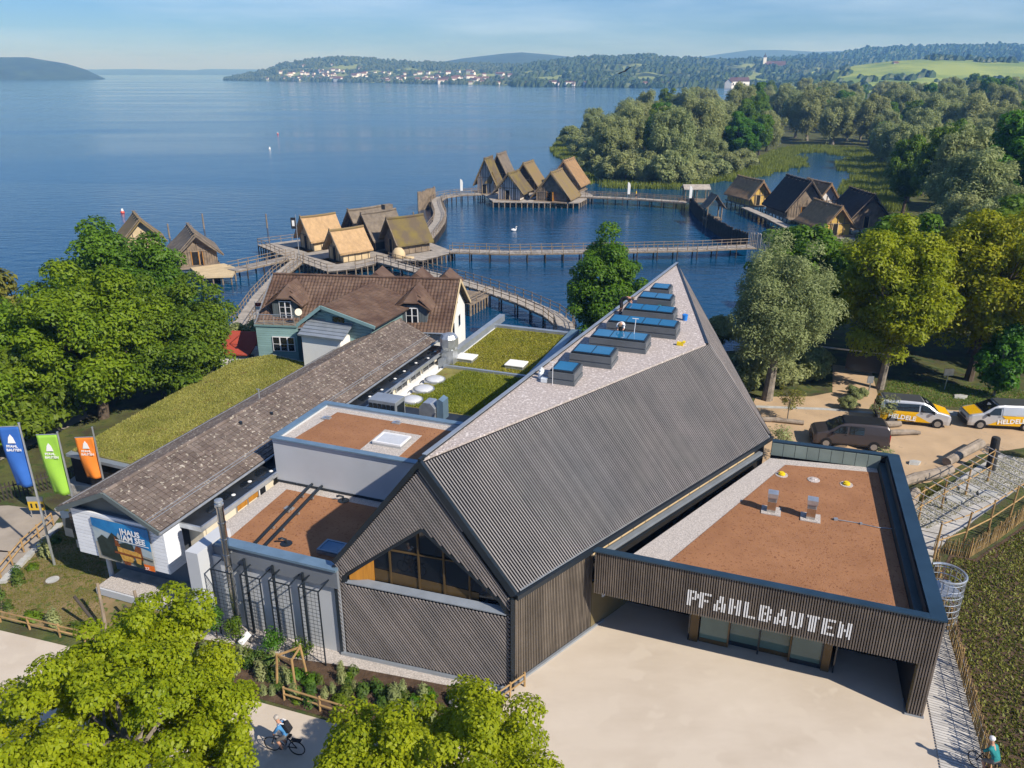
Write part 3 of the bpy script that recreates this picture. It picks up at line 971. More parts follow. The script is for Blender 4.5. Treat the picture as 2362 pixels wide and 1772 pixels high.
# ---- metal trims
tr = MB()
tr.beam(A + UP * 0.04 + gn * 0.02, ER + gn * 0.02 + UP * 0.04, 0.2, 0.28, V(0, 0, 1))
build("rake_trim", tr, "darkmetal", hall)
tr = MB()
tr.beam(A + gn * 0.04, EL + gn * 0.04, 0.16, 0.2)
build("rake_trim", tr, "darkmetal", hall)
tr = MB()
tr.beam(ER + en * 0.10 - UP * 0.06, E_ + en * 0.10 - UP * 0.06, 0.22, 0.22)
build("gutter", tr, "darkmetal", hall)
tr = MB()
tr.beam(ER + en * 0.0 + UP * 0.10 + ed * 0.3, E_ + UP * 0.10 - ed * 0.2, 0.13, 0.03)
build("gutter_flashing", tr, "zinc", hall)
tr = MB()
tr.beam(B + UP * 0.05, Cp + UP * 0.05, 0.14, 0.14)
tr.beam(E_ + UP * 0.02, Cp + UP * 0.0, 0.12, 0.16)
build("hip_trim", tr, "darkmetal", hall)
tr = MB()
tr.beam(A + UP * 0.1, Cp + UP * 0.1, 0.12, 0.16)
build("verge_trim", tr, "darkmetal", hall)
tr = MB()
tr.beam(A.lerp(Cp, 0.01) + UP * 0.2, Cp + UP * 0.2, 0.2, 0.03)
build("verge_cap", tr, "zinc", hall)
tr = MB()
tr.beam(R0 + gn * 0.03 + UP * 0.0, R0 + gn * 0.03 + UP * 4.8, 0.16, 0.16)
build("corner_trim", tr, "darkmetal", hall)
tr = MB()
tr.beam(L0 + gn * 0.02, L0 + gn * 0.02 + UP * 4.8, 0.14, 0.14)
build("corner_trim", tr, "darkmetal", hall)
tr = MB()
tr.beam(L0 + gn * 0.1 + UP * 0.08, R0 + gn * 0.1 + UP * 0.08, 0.14, 0.12)
tr.beam(S0 + en * 0.16 + UP * 0.07, S0 + ed * 6.4 + en * 0.16 + UP * 0.07, 0.12, 0.12)
build("plinth", tr, "zinc", hall)

# ---- skylights on the gravel roof: 1-2-3-4-3-2-1 panes
sk = [((1.78, 36.59), 1), ((3.02, 39.32), 2), ((4.31, 42.01), 3), ((5.60, 44.88), 4), ((6.87, 47.45), 3), ((8.19, 50.20), 2), ((9.41, 52.55), 1)]
lab = {0: "single-pane roof skylight beside the white canisters", 1: "two-pane roof skylight next to the single one by the canisters", 2: "three-pane roof skylight with a worker in white bending over it",
       3: "four-pane roof skylight, the longest of the row", 4: "three-pane roof skylight with a black-clad worker leaning on it", 5: "two-pane roof skylight behind the teal cloth", 6: "single-pane roof skylight nearest the pointed roof tip"}
ROOFZ = 10.55
for i, ((x, y), n) in enumerate(sk):
    wdt = 0.45 + 0.93 * n
    t = thing("roof_skylight", (x, y, ROOFZ), lab[i], "skylight", "skylights on the gravel roof")
    o = V(x, y, ROOFZ)
    def Q(a, b, z): return o + DA * a + DB * b + UP * z
    cb = MB()
    # bevelled kerb: lower step, recess, upper step
    for (g, z0, z1) in ((0.0, -0.02, 0.22), (0.05, 0.22, 0.30), (0.02, 0.30, 0.62)):
        cb.prism([Q(g, g, z1), Q(wdt - g, g, z1), Q(wdt - g, 1.6 - g, z1), Q(g, 1.6 - g, z1)], (0, 0, z0 - z1))
    build("kerb", cb, "skylightcurb", t)
    fr = MB()
    fr.prism([Q(0.10, 0.10, 0.72), Q(wdt - 0.10, 0.10, 0.72), Q(wdt - 0.10, 1.5, 0.72), Q(0.10, 1.5, 0.72)], (0, 0, -0.11))
    build("frame", fr, "darkmetal", t)
    pw = (wdt - 0.34) / n
    for kx in range(n):
        pb = MB()
        a0 = 0.17 + pw * kx
        pb.prism([Q(a0 + 0.03, 0.2, 0.735), Q(a0 + pw - 0.03, 0.2, 0.735), Q(a0 + pw - 0.03, 1.4, 0.735), Q(a0 + 0.03, 1.4, 0.735)], (0, 0, -0.05))
        build("pane", pb, "skyglass", t)

# ------------------------------------------------------------------ entrance building with the flat brown roof
P1 = V(3.75, 30.23, 0); P2 = V(17.07, 25.30, 0); P3 = V(21.73, 39.70, 0); P4 = V(15.28, 41.74, 0)
ent = thing("entrance_building", (12, 34, 0), "flat-roofed slatted entrance building with white lettering over glass doors", "entrance building")
fd = (P2 - P1).normalized(); fn = V(fd.y, -fd.x, 0)
FW = (P2 - P1).length
rd = (P3 - P2).normalized(); rn = V(rd.y, -rd.x, 0)
bd = (P4 - P3).normalized(); bn_ = V(bd.y, -bd.x, 0)
ZT = 4.95
def F(s, z, off=0.0):
    p = P1 + fd * s + fn * off
    return V(p.x, p.y, z)
wl_ = MB()
wl_.prism([F(0, 2.68, -0.08), F(FW, 2.68, -0.08), F(FW, ZT - 0.02, -0.08), F(0, ZT - 0.02, -0.08)], fn * -0.22)      # fascia
PQ = P2 + rd * 0.14
wl_.prism([PQ - rn * 0.08, P3 - rn * 0.08, P3 - rn * 0.08 + UP * (ZT - 0.02), PQ - rn * 0.08 + UP * (ZT - 0.02)], rn * -0.55)      # right wall
wl_.prism([P3 - bn_ * 0.02, P4 - bn_ * 0.02, P4 - bn_ * 0.02 + UP * (ZT - 0.02), P3 - bn_ * 0.02 + UP * (ZT - 0.02)], bn_ * -0.25)
build("wall", wl_, "backing", ent)
# soffit and recessed back wall
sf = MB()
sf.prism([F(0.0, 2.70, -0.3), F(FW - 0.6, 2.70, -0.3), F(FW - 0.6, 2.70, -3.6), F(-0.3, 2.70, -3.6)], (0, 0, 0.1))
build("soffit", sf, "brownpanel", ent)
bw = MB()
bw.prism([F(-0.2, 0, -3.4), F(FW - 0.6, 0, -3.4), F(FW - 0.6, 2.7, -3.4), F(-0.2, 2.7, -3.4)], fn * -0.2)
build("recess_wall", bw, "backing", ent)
bw = MB()
q0 = S0 + ed * 5.5 + en * 0.12
bw.prism([q0, q0 + ed * 3.0, q0 + ed * 3.0 + UP * 2.66, q0 + UP * 2.66], en * -0.1)
build("entrance_side_panel", bw, "brownpanel", ent)
# deck
dk = MB()
iN, iR, iB = 0.30, 1.0, 0.25
c1 = P1 + fd * 0.9 - fn * iN; c2 = P2 - fn * iN - rn * iR; c3 = P3 - rn * iR - bn_ * iB; c4 = P4 - bn_ * iB + V(-0.2, -0.5, 0)
ZD = 4.12
dk.slab([c1, c2, c3, c4], ZD - 0.3, ZD)
build("gravel_margin", dk, "gravel", ent)
cc = (c1 + c2 + c3 + c4) / 4
def inset(p, d1, m1, d2, m2): return p + d1 * m1 + d2 * m2
k1 = c1 + fd * 1.75 - fn * 0.02; k2 = c2 - rn * 0.0 - fn * 0.02; k3 = c3 - bn_ * 0.65; k4 = c4 + fd * 0.85 - bn_ * 0.62
dk = MB(); dk.slab([k1, k2, k3, k4], ZD - 0.05, ZD + 0.03)
build("substrate_roof", dk, "brownroof", ent)
# parapets
pp = MB()
for i in range(9):                                         # light panels inside the far parapet
    f0, f1 = i / 9, (i + 1) / 9
    a, b = (P4 - bn_ * 0.29).lerp(P3 - bn_ * 0.29 - rn * 0.9, f0), (P4 - bn_ * 0.29).lerp(P3 - bn_ * 0.29 - rn * 0.9, f1)
    d_ = (b - a).normalized() * 0.012
    pb = MB()
    pb.prism([V(a.x, a.y, ZD) + d_, V(b.x, b.y, ZD) - d_, V(b.x, b.y, ZT - 0.06) - d_, V(a.x, a.y, ZT - 0.06) + d_], bn_ * -0.05)
    build("parapet_panel", pb, "parapetpanel", ent)
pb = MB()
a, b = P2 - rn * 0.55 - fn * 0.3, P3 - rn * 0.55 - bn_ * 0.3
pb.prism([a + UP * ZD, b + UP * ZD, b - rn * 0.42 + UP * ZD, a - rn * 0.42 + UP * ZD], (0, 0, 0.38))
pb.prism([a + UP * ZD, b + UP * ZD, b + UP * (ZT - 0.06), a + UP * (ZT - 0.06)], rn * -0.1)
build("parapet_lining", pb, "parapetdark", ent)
pb = MB()
pb.beam(F(-0.1, ZT, -0.11), F(FW + 0.02, ZT, -0.11), 0.36, 0.07)
build("parapet_cap", pb, "bluemetal", ent)
pb = MB()
pb.beam(P2 - rn * 0.26 + UP * (ZT + 0.004), P3 - rn * 0.26 + UP * (ZT + 0.004), 0.62, 0.07)
build("parapet_cap", pb, "bluemetal", ent)
pb = MB()
pb.beam(P3 - bn_ * 0.12 + UP * (ZT + 0.008), P4 - bn_ * 0.12 + UP * (ZT + 0.008), 0.34, 0.07)
build("parapet_cap", pb, "bluemetal", ent)
# strip of wall between hall gutter and entrance roof: pale boards, grey pipe
pb = MB()
for i in range(16):
    p = S0 + ed * (5.2 + i * 0.98) + en * 0.03
    pb.box(p + UP * 4.42, (0.94, 0.06, 0.72), ed, en)
build("clerestory_boards", pb, "clay_pale", ent, kind="stuff")
pb = MB()
pb.beam(S0 + ed * 5.4 + en * 0.35 + UP * 4.2, S0 + ed * 20.6 + en * 0.35 + UP * 4.2, 0.24, 0.16)
build("roof_duct", pb, "zinc", ent)
pb = MB()
pb.beam(S0 + ed * 5.4 + en * 0.62 + UP * 4.17, S0 + ed * 20.3 + en * 0.62 + UP * 4.17, 0.06, 0.06)
build("cable_tray", pb, "darkmetal", ent)
# fascia slats: one object each
fs_ = MB(); fs_.box((0, 0, 0), (0.058, 0.07, 2.22))
fm = fs_.mesh("fascia_slat")
fs2 = MB(); fs2.box((0, 0, 0), (0.058, 0.07, 4.80))
fm2 = fs2.mesh("column_slat")
ent_loc = Vector(ent.location)
MF = Matrix((fd, -fn, UP)).transposed().to_4x4()
npf = 135
pitch = FW / npf
for i in range(npf):
    s = (i + 0.5) * pitch
    long_ = s > 13.55
    p = F(s, 3.77 if not long_ else 2.48, -0.035)
    o = put("fascia_slat", fm2 if long_ else fm, "slatfront", ent, (0, 0, 0))
    o.matrix_basis = Matrix.Translation(p - ent_loc) @ MF
MR = Matrix((rd, -rn, UP)).transposed().to_4x4()
for i in range(int((P3 - P2).length / 0.16)):
    p = P2 + rd * (0.08 + i * 0.16) + UP * 2.48 - rn * 0.03
    o = put("side_slat", fm2, "slatfront", ent, (0, 0, 0))
    o.matrix_basis = Matrix.Translation(p - ent_loc) @ MR
# foot of the corner pier
pb = MB(); pb.prism([F(13.5, 0.02, 0.02), F(FW + 0.03, 0.02, 0.02), P2 + rd * 1.0 + rn * 0.03 + UP * 0.02, F(13.5, 0.02, -0.9)], (0, 0, 0.08))
build("pier_foot", pb, "zinc", ent)
pb = MB(); pb.prism([F(13.56, 0.1, -0.1), F(13.56, 0.1, -3.4), F(13.56, 2.68, -3.4), F(13.56, 2.68, -0.1)], fd * 0.1)
build("recess_side_wall", pb, "brownpanel", ent)
# glass vestibule
def VB(s, z, off): return F(s, z, off)
vs0, vs1, vo = 4.42, 10.35, -1.55
for s_, w_ in ((vs0 + 0.12, 0.38), (vs1, 0.34)):
    fr = MB(); fr.box(VB(s_, 1.34, vo - 0.15), (w_, 0.34, 2.68), fd, fn)
    build("door_jamb", fr, "bronze", ent)
dw = (vs1 - vs0 - 0.52) / 4
for i in range(4):
    s = vs0 + 0.35 + dw * (i + 0.5)
    pb = MB(); pb.box(VB(s, 1.42, vo - 0.12 - (0.25 if i in (1, 2) else 0)), (dw - 0.05, 0.04, 2.4), fd, fn)
    d = build("glass_door", pb, "doorglass", ent)
    pb = MB()
    pb.box(VB(s + dw / 2 - 0.03, 1.36, vo - 0.08), (0.07, 0.08, 2.6), fd, fn)
    pb.box(VB(s, 0.14, vo - 0.11 - (0.25 if i in (1, 2) else 0)), (dw - 0.05, 0.07, 0.22), fd, fn)
    build("door_frame", pb, "bronze" if i % 2 == 0 else "darkmetal", d)
for s in (vs0 - 0.12, vs1 + 0.35):
    pb = MB(); pb.box(VB(s, 1.34, vo - 0.9), (0.06, 1.8, 2.66), fd, fn)
    build("vestibule_side", pb, "darkglass", ent)
# dark paving under the canopy is the same slab, only shaded
# ---- lettering painted on the slats, cut by the gaps
GL = {
 'P': ["11110", "11011", "11011", "11110", "11000", "11000", "11000"], 'F': ["11111", "11000", "11000", "11110", "11000", "11000", "11000"],
 'A': ["00110", "00110", "01110", "01011", "11011", "11111", "11011"], 'H': ["11011", "11011", "11011", "11111", "11011", "11011", "11011"],
 'L': ["11000", "11000", "11000", "11000", "11000", "11000", "11111"], 'B': ["11110", "11011", "11011", "11110", "11011", "11011", "11110"],
 'U': ["11011", "11011", "11011", "11011", "11011", "11011", "01110"], 'T': ["11111", "01110", "01110", "01110", "01110", "01110", "01110"],
 'E': ["11111", "11000", "11000", "11110", "11000", "11000", "11111"], 'N': ["10011", "11011", "11011", "11111", "11011", "11011", "11001"]}
word = "PFAHLBAUTEN"
i0s = int(4.28 / pitch)
zb, zt_ = 3.12, 3.92
for li, ch in enumerate(word):
    pb = MB()
    start = i0s + int(li * 5.96)
    for cidx in range(5):
        s = (start + cidx + 0.5) * pitch
        r = 0
        while r < 7:
            if GL[ch][r][cidx] == '1':
                r2 = r
                while r2 < 7 and GL[ch][r2][cidx] == '1': r2 += 1
                z1 = zt_ - (zt_ - zb) * r / 7; z0 = zt_ - (zt_ - zb) * r2 / 7
                pb.box(F(s, (z0 + z1) / 2, 0.010), (0.062, 0.022, z1 - z0 - 0.01), fd, fn)
                r = r2
            else:
                r += 1
    o = build("letter", pb, "print_white", ent)
    o["label"] = "white stencil letter " + ch
# plaque by the entrance
pb = MB()
c = q0 + ed * 1.15 + en * 0.05 + UP * 1.75
pb.box(c, (0.85, 0.06, 0.5), ed, en)
pl = single("plaque", pb, "plaque", "pale plaque on the brown panel beside the entrance recess", "plaque", bevel=0.01)
for i, w_ in enumerate((0.34, 0.44, 0.40)):
    pb = MB(); pb.box(c + en * 0.035 + UP * (0.12 - i * 0.1) - ed * 0.05, (w_, 0.01, 0.035), ed, en)
    build("inscription_line", pb, "render_dark", pl)
# ---- things on the entrance roof
def vent(x, y, label):
    o = V(x, y, ZD + 0.03)
    t = thing("roof_vent", o, label, "roof vent", "steel vents on the brown roof")
    pb = MB(); pb.box(o + UP * 0.02, (0.95, 0.85, 0.06), DA, DB); build("gravel_pad", pb, "gravel", t)
    pb = MB(); pb.box(o + UP * 0.33, (0.42, 0.42, 0.6), DA, DB); build("shaft", pb, "steel", t)
    pb = MB(); pb.box(o + UP * 0.86, (0.46, 0.46, 0.06), DA, DB)
    for zz in range(5): pb.box(o + UP * (0.64 + zz * 0.05) - DB * 0.0, (0.43, 0.43, 0.018), DA, DB)
    build("louvre", pb, "galv", t)
    pb = MB(); pb.box(o + UP * 1.0, (0.50, 0.50, 0.22), DA, DB); build("cowl", pb, "galv", t)
vent(13.23, 35.0, "steel roof vent with a plain shaft on the brown roof")
vent(15.0, 34.33, "louvred steel roof vent nearest the wide parapet")
for (x, y, lb) in ((15.01, 38.89, "yellow drain cover on the brown roof by the hall wall"), (18.18, 37.78, "yellow drain cover on the brown roof by the wide parapet")):
    t = thing("roof_drain", (x, y, ZD + 0.03), lb, "drain cover", "yellow drain covers")
    pb = MB(); pb.lathe((x, y, ZD + 0.02), [(0.34, 0), (0.34, 0.03), (0.30, 0.035)], 20); build("gravel_ring", pb, "roofgravel", t)
    pb = MB(); pb.lathe((x, y, ZD + 0.05), [(0.19, 0), (0.19, 0.09), (0.13, 0.12), (0.13, 0.15), (0.02, 0.155)], 20); build("cover", pb, "signcap_yellow", t)
pb = MB(); pb.lathe((16.58, 38.3, ZD + 0.02), [(0.33, 0), (0.33, 0.04), (0.2, 0.06), (0.1, 0.1), (0.02, 0.1)], 14)
single("roof_outlet", pb, "roofgravel", "grey stone-ringed outlet between the two yellow drain covers", "roof outlet")
pb = MB(); pb.path([(16.3, 34.1, ZD + 0.07), (17.1, 33.85, ZD + 0.06), (18.0, 33.4, ZD + 0.06), (19.1, 33.2, ZD + 0.07)], 0.02, 6)
pb.box((16.2, 34.15, ZD + 0.08), (0.2, 0.14, 0.1)); pb.box((17.3, 33.75, ZD + 0.07), (0.12, 0.12, 0.08))
single("roof_cable", pb, "zinc", "thin lightning cable crossing the brown roof to the parapet", "cable")
# ------------------------------------------------------------------ old long museum building (tiled roof, white gable box)
def nrm_of(a, b, c): return (b - a).cross(c - a).normalized()
old = thing("old_museum", W(-30, 40, 0), "long old museum wing with mossy tiled roof and white boarded gable", "museum wing")
AR, AL, AC_, ZE, ZRD = -26.75, -33.15, -29.85, 4.78, 6.25
BN, BF = 24.25, 54.7
wb = MB()
abox(wb, -32.5, -27.2, 26.3, 54.4, 0, 4.6)
build("wall", wb, "render_dark", old)
wb = MB()
wb.prism([W(-32.5, 24.9, 4.72), W(-27.1, 24.9, 4.72), W(AC_, 24.9, 6.05)], DB * 0.2)
build("gable_wall", wb, "gable_grey", old)
wb = MB()
abox(wb, -32.62, -27.02, 24.72, 25.75, 2.12, 4.70)
build("gable_box", wb, "render_dark", old)
nb = 13
for i in range(nb):
    z0 = 2.12 + i * (2.6 / nb)
    pb = MB(); abox(pb, -32.70, -26.98, 24.60, 24.70, z0 + 0.01, z0 + 2.6 / nb - 0.015)
    build("cladding_board", pb, "whiteboard", old)
    pb = MB(); abox(pb, -26.98, -26.90, 24.60, 25.76, z0 + 0.01, z0 + 2.6 / nb - 0.004)
    build("cladding_board", pb, "whiteboard", old)
# left return of the box: glazed oriel
wb = MB(); abox(wb, -33.05, -32.72, 24.75, 25.7, 2.2, 4.55)
build("oriel", wb, "zinc", old)
wb = MB(); abox(wb, -33.0, -32.8, 24.66, 24.74, 2.75, 4.3)
build("oriel_pane", wb, "darkglass", old)
# roof backing and tiles
rb = MB()
rb.prism([W(AC_, BN, ZRD), W(AR, BN, ZE), W(AR, BF, ZE), W(AC_, BF, ZRD)], (0, 0, -0.12))
rb.prism([W(AC_, BN, ZRD), W(AL, BN, ZE), W(AL, BF, ZE), W(AC_, BF, ZRD)], (0, 0, -0.12))
build("roof_board", rb, "tileback", old)
tl = MB()
TW, TD = 0.34, 0.255
RS = math.hypot(AC_ - AR, ZRD - ZE)
courses = int(RS / TD)
tl.prism([V(-TW / 2 + 0.012, -0.03, 0.05), V(TW / 2 - 0.012, -0.03, 0.05), V(TW / 2 - 0.012, TD, 0.0), V(-TW / 2 + 0.012, TD, 0.0)], (0, 0, 0.032))
tile_me = tl.mesh("roof_tile")
old_loc = Vector(old.location)
def slope_frame(side):
    e = AR if side > 0 else AL
    upv = (W(AC_, 0, ZRD) - W(e, 0, ZE)).normalized()
    xv = DB if side > 0 else -DB
    return e, upv, xv, xv.cross(upv).normalized()
rest = MB()
count = 0
rows = int((BF - BN) / TW)
for j in range(rows):
    for side in (1, -1):
        e, upv, xv, nv = slope_frame(side)
        if nv.z < 0: nv = -nv
        for c in range(courses if side > 0 else courses):
            p = W(e, BN + (j + 0.5 + (0.5 if c % 2 else 0) * 0.0) * TW, ZE) + upv * (c * TD) + nv * (0.03 + random.uniform(-0.006, 0.010))
            M4 = Matrix((xv, upv, nv)).transposed().to_4x4()
            tilt = Matrix.Rotation(random.uniform(-0.02, 0.02), 4, 'Z')
            if side > 0 and count < 300:
                o = put("roof_tile", tile_me, "tile", old, (0, 0, 0))
                o.matrix_basis = Matrix.Translation(p - old_loc) @ M4 @ tilt
                count += 1
            else:
                mm = Matrix.Translation(p) @ M4 @ tilt
                rest.add([mm @ v.co for v in tile_me.vertices], [tuple(f.vertices) for f in tile_me.polygons])
build("roof_tiles", rest, "tilestuff", old, kind="stuff")
pb = MB()
for j in range(int((BF - BN) / 0.4)):
    pb.tube(W(AC_, BN + j * 0.4, ZRD + 0.02), W(AC_, BN + j * 0.4 + 0.42, ZRD + 0.035), 0.11, 0.12, 8)
build("ridge_tiles", pb, "tilestuff", old, kind="stuff")
for (e, nme) in ((AR + 0.08, "gutter"), (AL - 0.08, "gutter")):
    pb = MB(); pb.tube(W(e, BN - 0.05, ZE - 0.06), W(e, BF + 0.05, ZE - 0.06), 0.075, None, 8)
    build(nme, pb, "galv", old)
for off in (0.62, 0.78):                                    # snow guard rails
    upv = (W(AC_, 0, ZRD) - W(AR, 0, ZE)).normalized()
    pb = MB(); p0 = W(AR, BN, ZE) + upv * off + UP * 0.13; p1 = W(AR, BF, ZE) + upv * off + UP * 0.13
    pb.tube(p0, p1, 0.022, None, 6)
    build("snow_guard", pb, "galv", old)
upl = (W(AC_, 0, ZRD) - W(AL, 0, ZE)).normalized()
pb = MB(); pb.tube(W(AL, BN, ZE) + upl * 0.5 + UP * 0.14, W(AL, BF, ZE) + upl * 0.5 + UP * 0.14, 0.022, None, 6)
build("snow_guard", pb, "galv", old)
for sgn, e in ((1, AR), (-1, AL)):
    pb = MB(); pb.beam(W(AC_, BN - 0.02, ZRD - 0.05), W(e, BN - 0.02, ZE - 0.08), 0.1, 0.24)
    build("bargeboard", pb, "gable_grey", old)
for b_, a_ in ((37.2, -30.6), (33.6, -29.2), (35.8, -28.7)):
    pb = MB()
    z_ = ZRD - abs(a_ - AC_) * 0.47
    pb.tube(W(a_, b_, z_ - 0.1), W(a_, b_, z_ + (0.75 if a_ < -30 else 0.22)), 0.05 if a_ < -30 else 0.1, None, 8)
    if a_ < -30: pb.tube(W(a_ - 0.15, b_, z_ + 0.72), W(a_ + 0.15, b_, z_ + 0.72), 0.03, None, 6)
    build("vent_pipe", pb, "galv" if a_ < -30 else "darkmetal", old)
# side aisle: black felt roof with clerestory below
pb = MB(); abox(pb, -27.05, -25.62, 25.75, 54.6, 4.22, 4.40)
build("felt_roof", pb, "felt", old)
pb = MB(); abox(pb, -25.66, -25.56, 25.7, 54.65, 4.20, 4.46); abox(pb, -27.05, -25.56, 25.66, 25.75, 4.20, 4.46)
build("felt_edge", pb, "galv", old)
pb = MB(); abox(pb, -26.9, -26.0, 26.2, 54.4, 0, 4.2)
build("aisle_wall", pb, "cream", old)
pb = MB(); abox(pb, -26.0, -25.93, 26.35, 30.3, 3.3, 4.15)
build("aisle_render", pb, "cream", old)
for (b0, b1, mm_) in ((28.6, 30.4, "wood_orange"), (40.0, 41.6, "darkglass"), (42.0, 43.6, "darkglass"), (44.2, 45.6, "darkglass"), (46.2, 47.8, "darkglass"), (48.4, 50.0, "darkglass"), (50.4, 52.4, "darkglass")):
    pb = MB(); abox(pb, -25.94, -25.90, b0, b1, 3.62, 4.12)
    w_ = build("clerestory_window", pb, mm_, old)
    pb = MB()
    for bb in (b0, (b0 + b1) / 2, b1): abox(pb, -25.91, -25.86, bb - 0.03, bb + 0.03, 3.58, 4.16)
    build("window_frame", pb, "galv", w_, kind="stuff")
pb = MB(); abox(pb, -25.95, -25.87, 30.45, 31.05, 3.5, 4.15); fr_ = build("open_casement", pb, "whiteframe", old)
pb = MB(); abox(pb, -25.86, -25.845, 30.52, 30.98, 3.56, 4.09); build("pane", pb, "darkglass", fr_)
pb = MB(); abox(pb, -25.99, -25.6, 40.0, 54.5, 0.0, 3.55); build("aisle_base", pb, "white", old)
for b_ in (27.4, 28.7, 30.2, 31.6, 41.2, 43.0, 44.4, 46.6, 48.2, 50.1, 51.4, 53.0):
    pb = MB(); pb.lathe(W(-26.3 + 0.25 * math.sin(b_ * 3), b_, 4.40), [(0.5 + 0.2 * math.sin(b_ * 5), 0), (0.45, 0.006), (0.01, 0.006)], 10)
    build("puddle", pb, "puddle", old)
    pb = MB(); pb.lathe(W(-26.2 + 0.2 * math.sin(b_ * 7), b_ + 0.2, 4.40), [(0.11, 0), (0.11, 0.03), (0.06, 0.05), (0.01, 0.055)], 10)
    build("roof_spot", pb, "white", old)
# base under the gable box: steel column, step, dark walls
pb = MB(); pb.tube(W(-31.8, 25.35, 0), W(-31.8, 25.35, 2.15), 0.13, None, 12); build("column", pb, "render_grey", old)
pb = MB(); abox(pb, -32.0, -26.5, 25.0, 26.4, -0.1, 0.18); build("step", pb, "slab", old)
pb = MB(); abox(pb, -31.7, -25.5, 24.2, 25.4, 0.05, 0.44); build("bench_slab", pb, "render_grey", old)
pb = MB(); abox(pb, -31.62, -25.58, 24.28, 25.4, 0.44, 0.50); build("bench_gravel", pb, "gravel", old)
# ---- banner
def banner(name, a0, a1, z0, z1, b, label, big=True):
    o = W((a0 + a1) / 2, b, z0)
    t = thing(name, o, label, "banner")
    def Q(x, z, k=0): return W(a0 + (a1 - a0) * x, b - 0.012 * k, z0 + (z1 - z0) * z)
    def poly(nm, pts, m, k):
        mb = MB(); mb.prism([Q(x, z, k) for x, z in pts], DB * 0.006)
        build(nm, mb, m, t)
    poly("cloth", [(0, 0), (1, 0), (1, 1), (0, 1)], "print_grey", 0)
    if big:
        poly("printed_cloud", [(0.0, 0.42), (1, 0.30), (1, 0.66), (0, 0.8)], "print_sky", 1)
        poly("printed_sky", [(0.0, 0.80), (0.3, 0.70), (0.62, 0.60), (1, 0.48), (1, 1), (0, 1)], "print_blue", 2)
        poly("printed_roof", [(0.08, 0.10), (0.42, 0.03), (0.44, 0.62), (0.34, 0.73), (0.24, 0.55), (0.15, 0.62), (0.05, 0.50)], "print_dark", 3)
        poly("printed_roof", [(0.44, 0.5), (0.55, 0.55), (0.68, 0.53), (0.70, 0.40), (0.44, 0.42)], "print_dark", 3)
        poly("printed_roof", [(0.70, 0.42), (0.74, 0.54), (0.82, 0.52), (0.83, 0.2), (0.70, 0.3)], "print_brown", 3)
        poly("printed_facade", [(0.40, 0.42), (0.70, 0.38), (0.70, 0.28), (0.40, 0.30)], "print_gold", 4)
        poly("printed_facade", [(0.37, 0.42), (0.46, 0.44), (0.38, 0.66)], "print_brown", 4)
        poly("printed_facade", [(0.70, 0.40), (0.80, 0.36), (0.80, 0.28), (0.70, 0.28)], "print_gold", 4)
        poly("printed_pier", [(0.34, 0.30), (0.82, 0.28), (0.82, 0.24), (0.34, 0.25)], "print_brown", 5)
        poly("printed_reflection", [(0.42, 0.25), (0.66, 0.25), (0.64, 0.10), (0.46, 0.08)], "print_gold", 4)
        poly("printed_reflection", [(0.46, 0.10), (0.60, 0.10), (0.58, 0.01), (0.48, 0.01)], "print_brown", 4)
        poly("printed_shadow", [(0.62, 0.12), (0.80, 0.26), (0.84, 0.02), (0.70, 0.02)], "print_dark", 4)
        poly("printed_reflection", [(0.70, 0.24), (0.80, 0.24), (0.78, 0.10), (0.71, 0.12)], "print_gold", 5)
        poly("printed_horizon", [(0.80, 0.285), (1.0, 0.26), (1.0, 0.24), (0.80, 0.265)], "print_dark", 3)
        poly("price_corner", [(0.82, 0.0), (1.0, 0.0), (1.0, 0.13), (0.80, 0.13)], "print_orange", 3)
        poly("printed_house_sign", [(0.44, 0.70), (0.47, 0.78), (0.50, 0.70), (0.49, 0.64), (0.45, 0.64)], "print_sky", 6)
        poly("printed_rule", [(0.515, 0.64), (0.528, 0.64), (0.528, 0.90), (0.515, 0.90)], "print_white", 6)
        poly("printed_rule", [(0.40, 0.60), (0.98, 0.59), (0.98, 0.575), (0.40, 0.59)], "print_white", 6)
        w_ = (a1 - a0)
        text("printed_words", "HAUS", 0.44, Q(0.545, 0.775, 7), DA, UP, "print_white", t, 0.002, bold=0.012)
        text("printed_words", "AM SEE", 0.44, Q(0.545, 0.625, 7), DA, UP, "print_white", t, 0.002, bold=0.012)
        text("printed_words", "2.7.", 0.2, Q(0.85, 0.03, 7), DA, UP, "print_white", t, 0.002, bold=0.006)
    else:
        poly("printed_sky", [(0.0, 0.7), (1, 0.7), (1, 1), (0, 1)], "print_sky", 2)
        poly("printed_roof", [(0.1, 0.35), (0.5, 0.35), (0.55, 0.7), (0.4, 0.8), (0.2, 0.72)], "print_dark", 3)
        poly("printed_facade", [(0.48, 0.32), (0.88, 0.3), (0.86, 0.62), (0.5, 0.62)], "print_gold", 4)
        poly("printed_pier", [(0.4, 0.44), (0.9, 0.42), (0.9, 0.38), (0.4, 0.4)], "print_brown", 5)
    return t
banner("museum_banner", -31.35, -27.75, 2.14, 4.52, 24.52, "large blue banner reading HAUS AM SEE on the white gable")
banner("small_banner", -34.85, -33.2, 2.0, 3.6, 25.6, "smaller faded banner beside the white gable box", big=False)

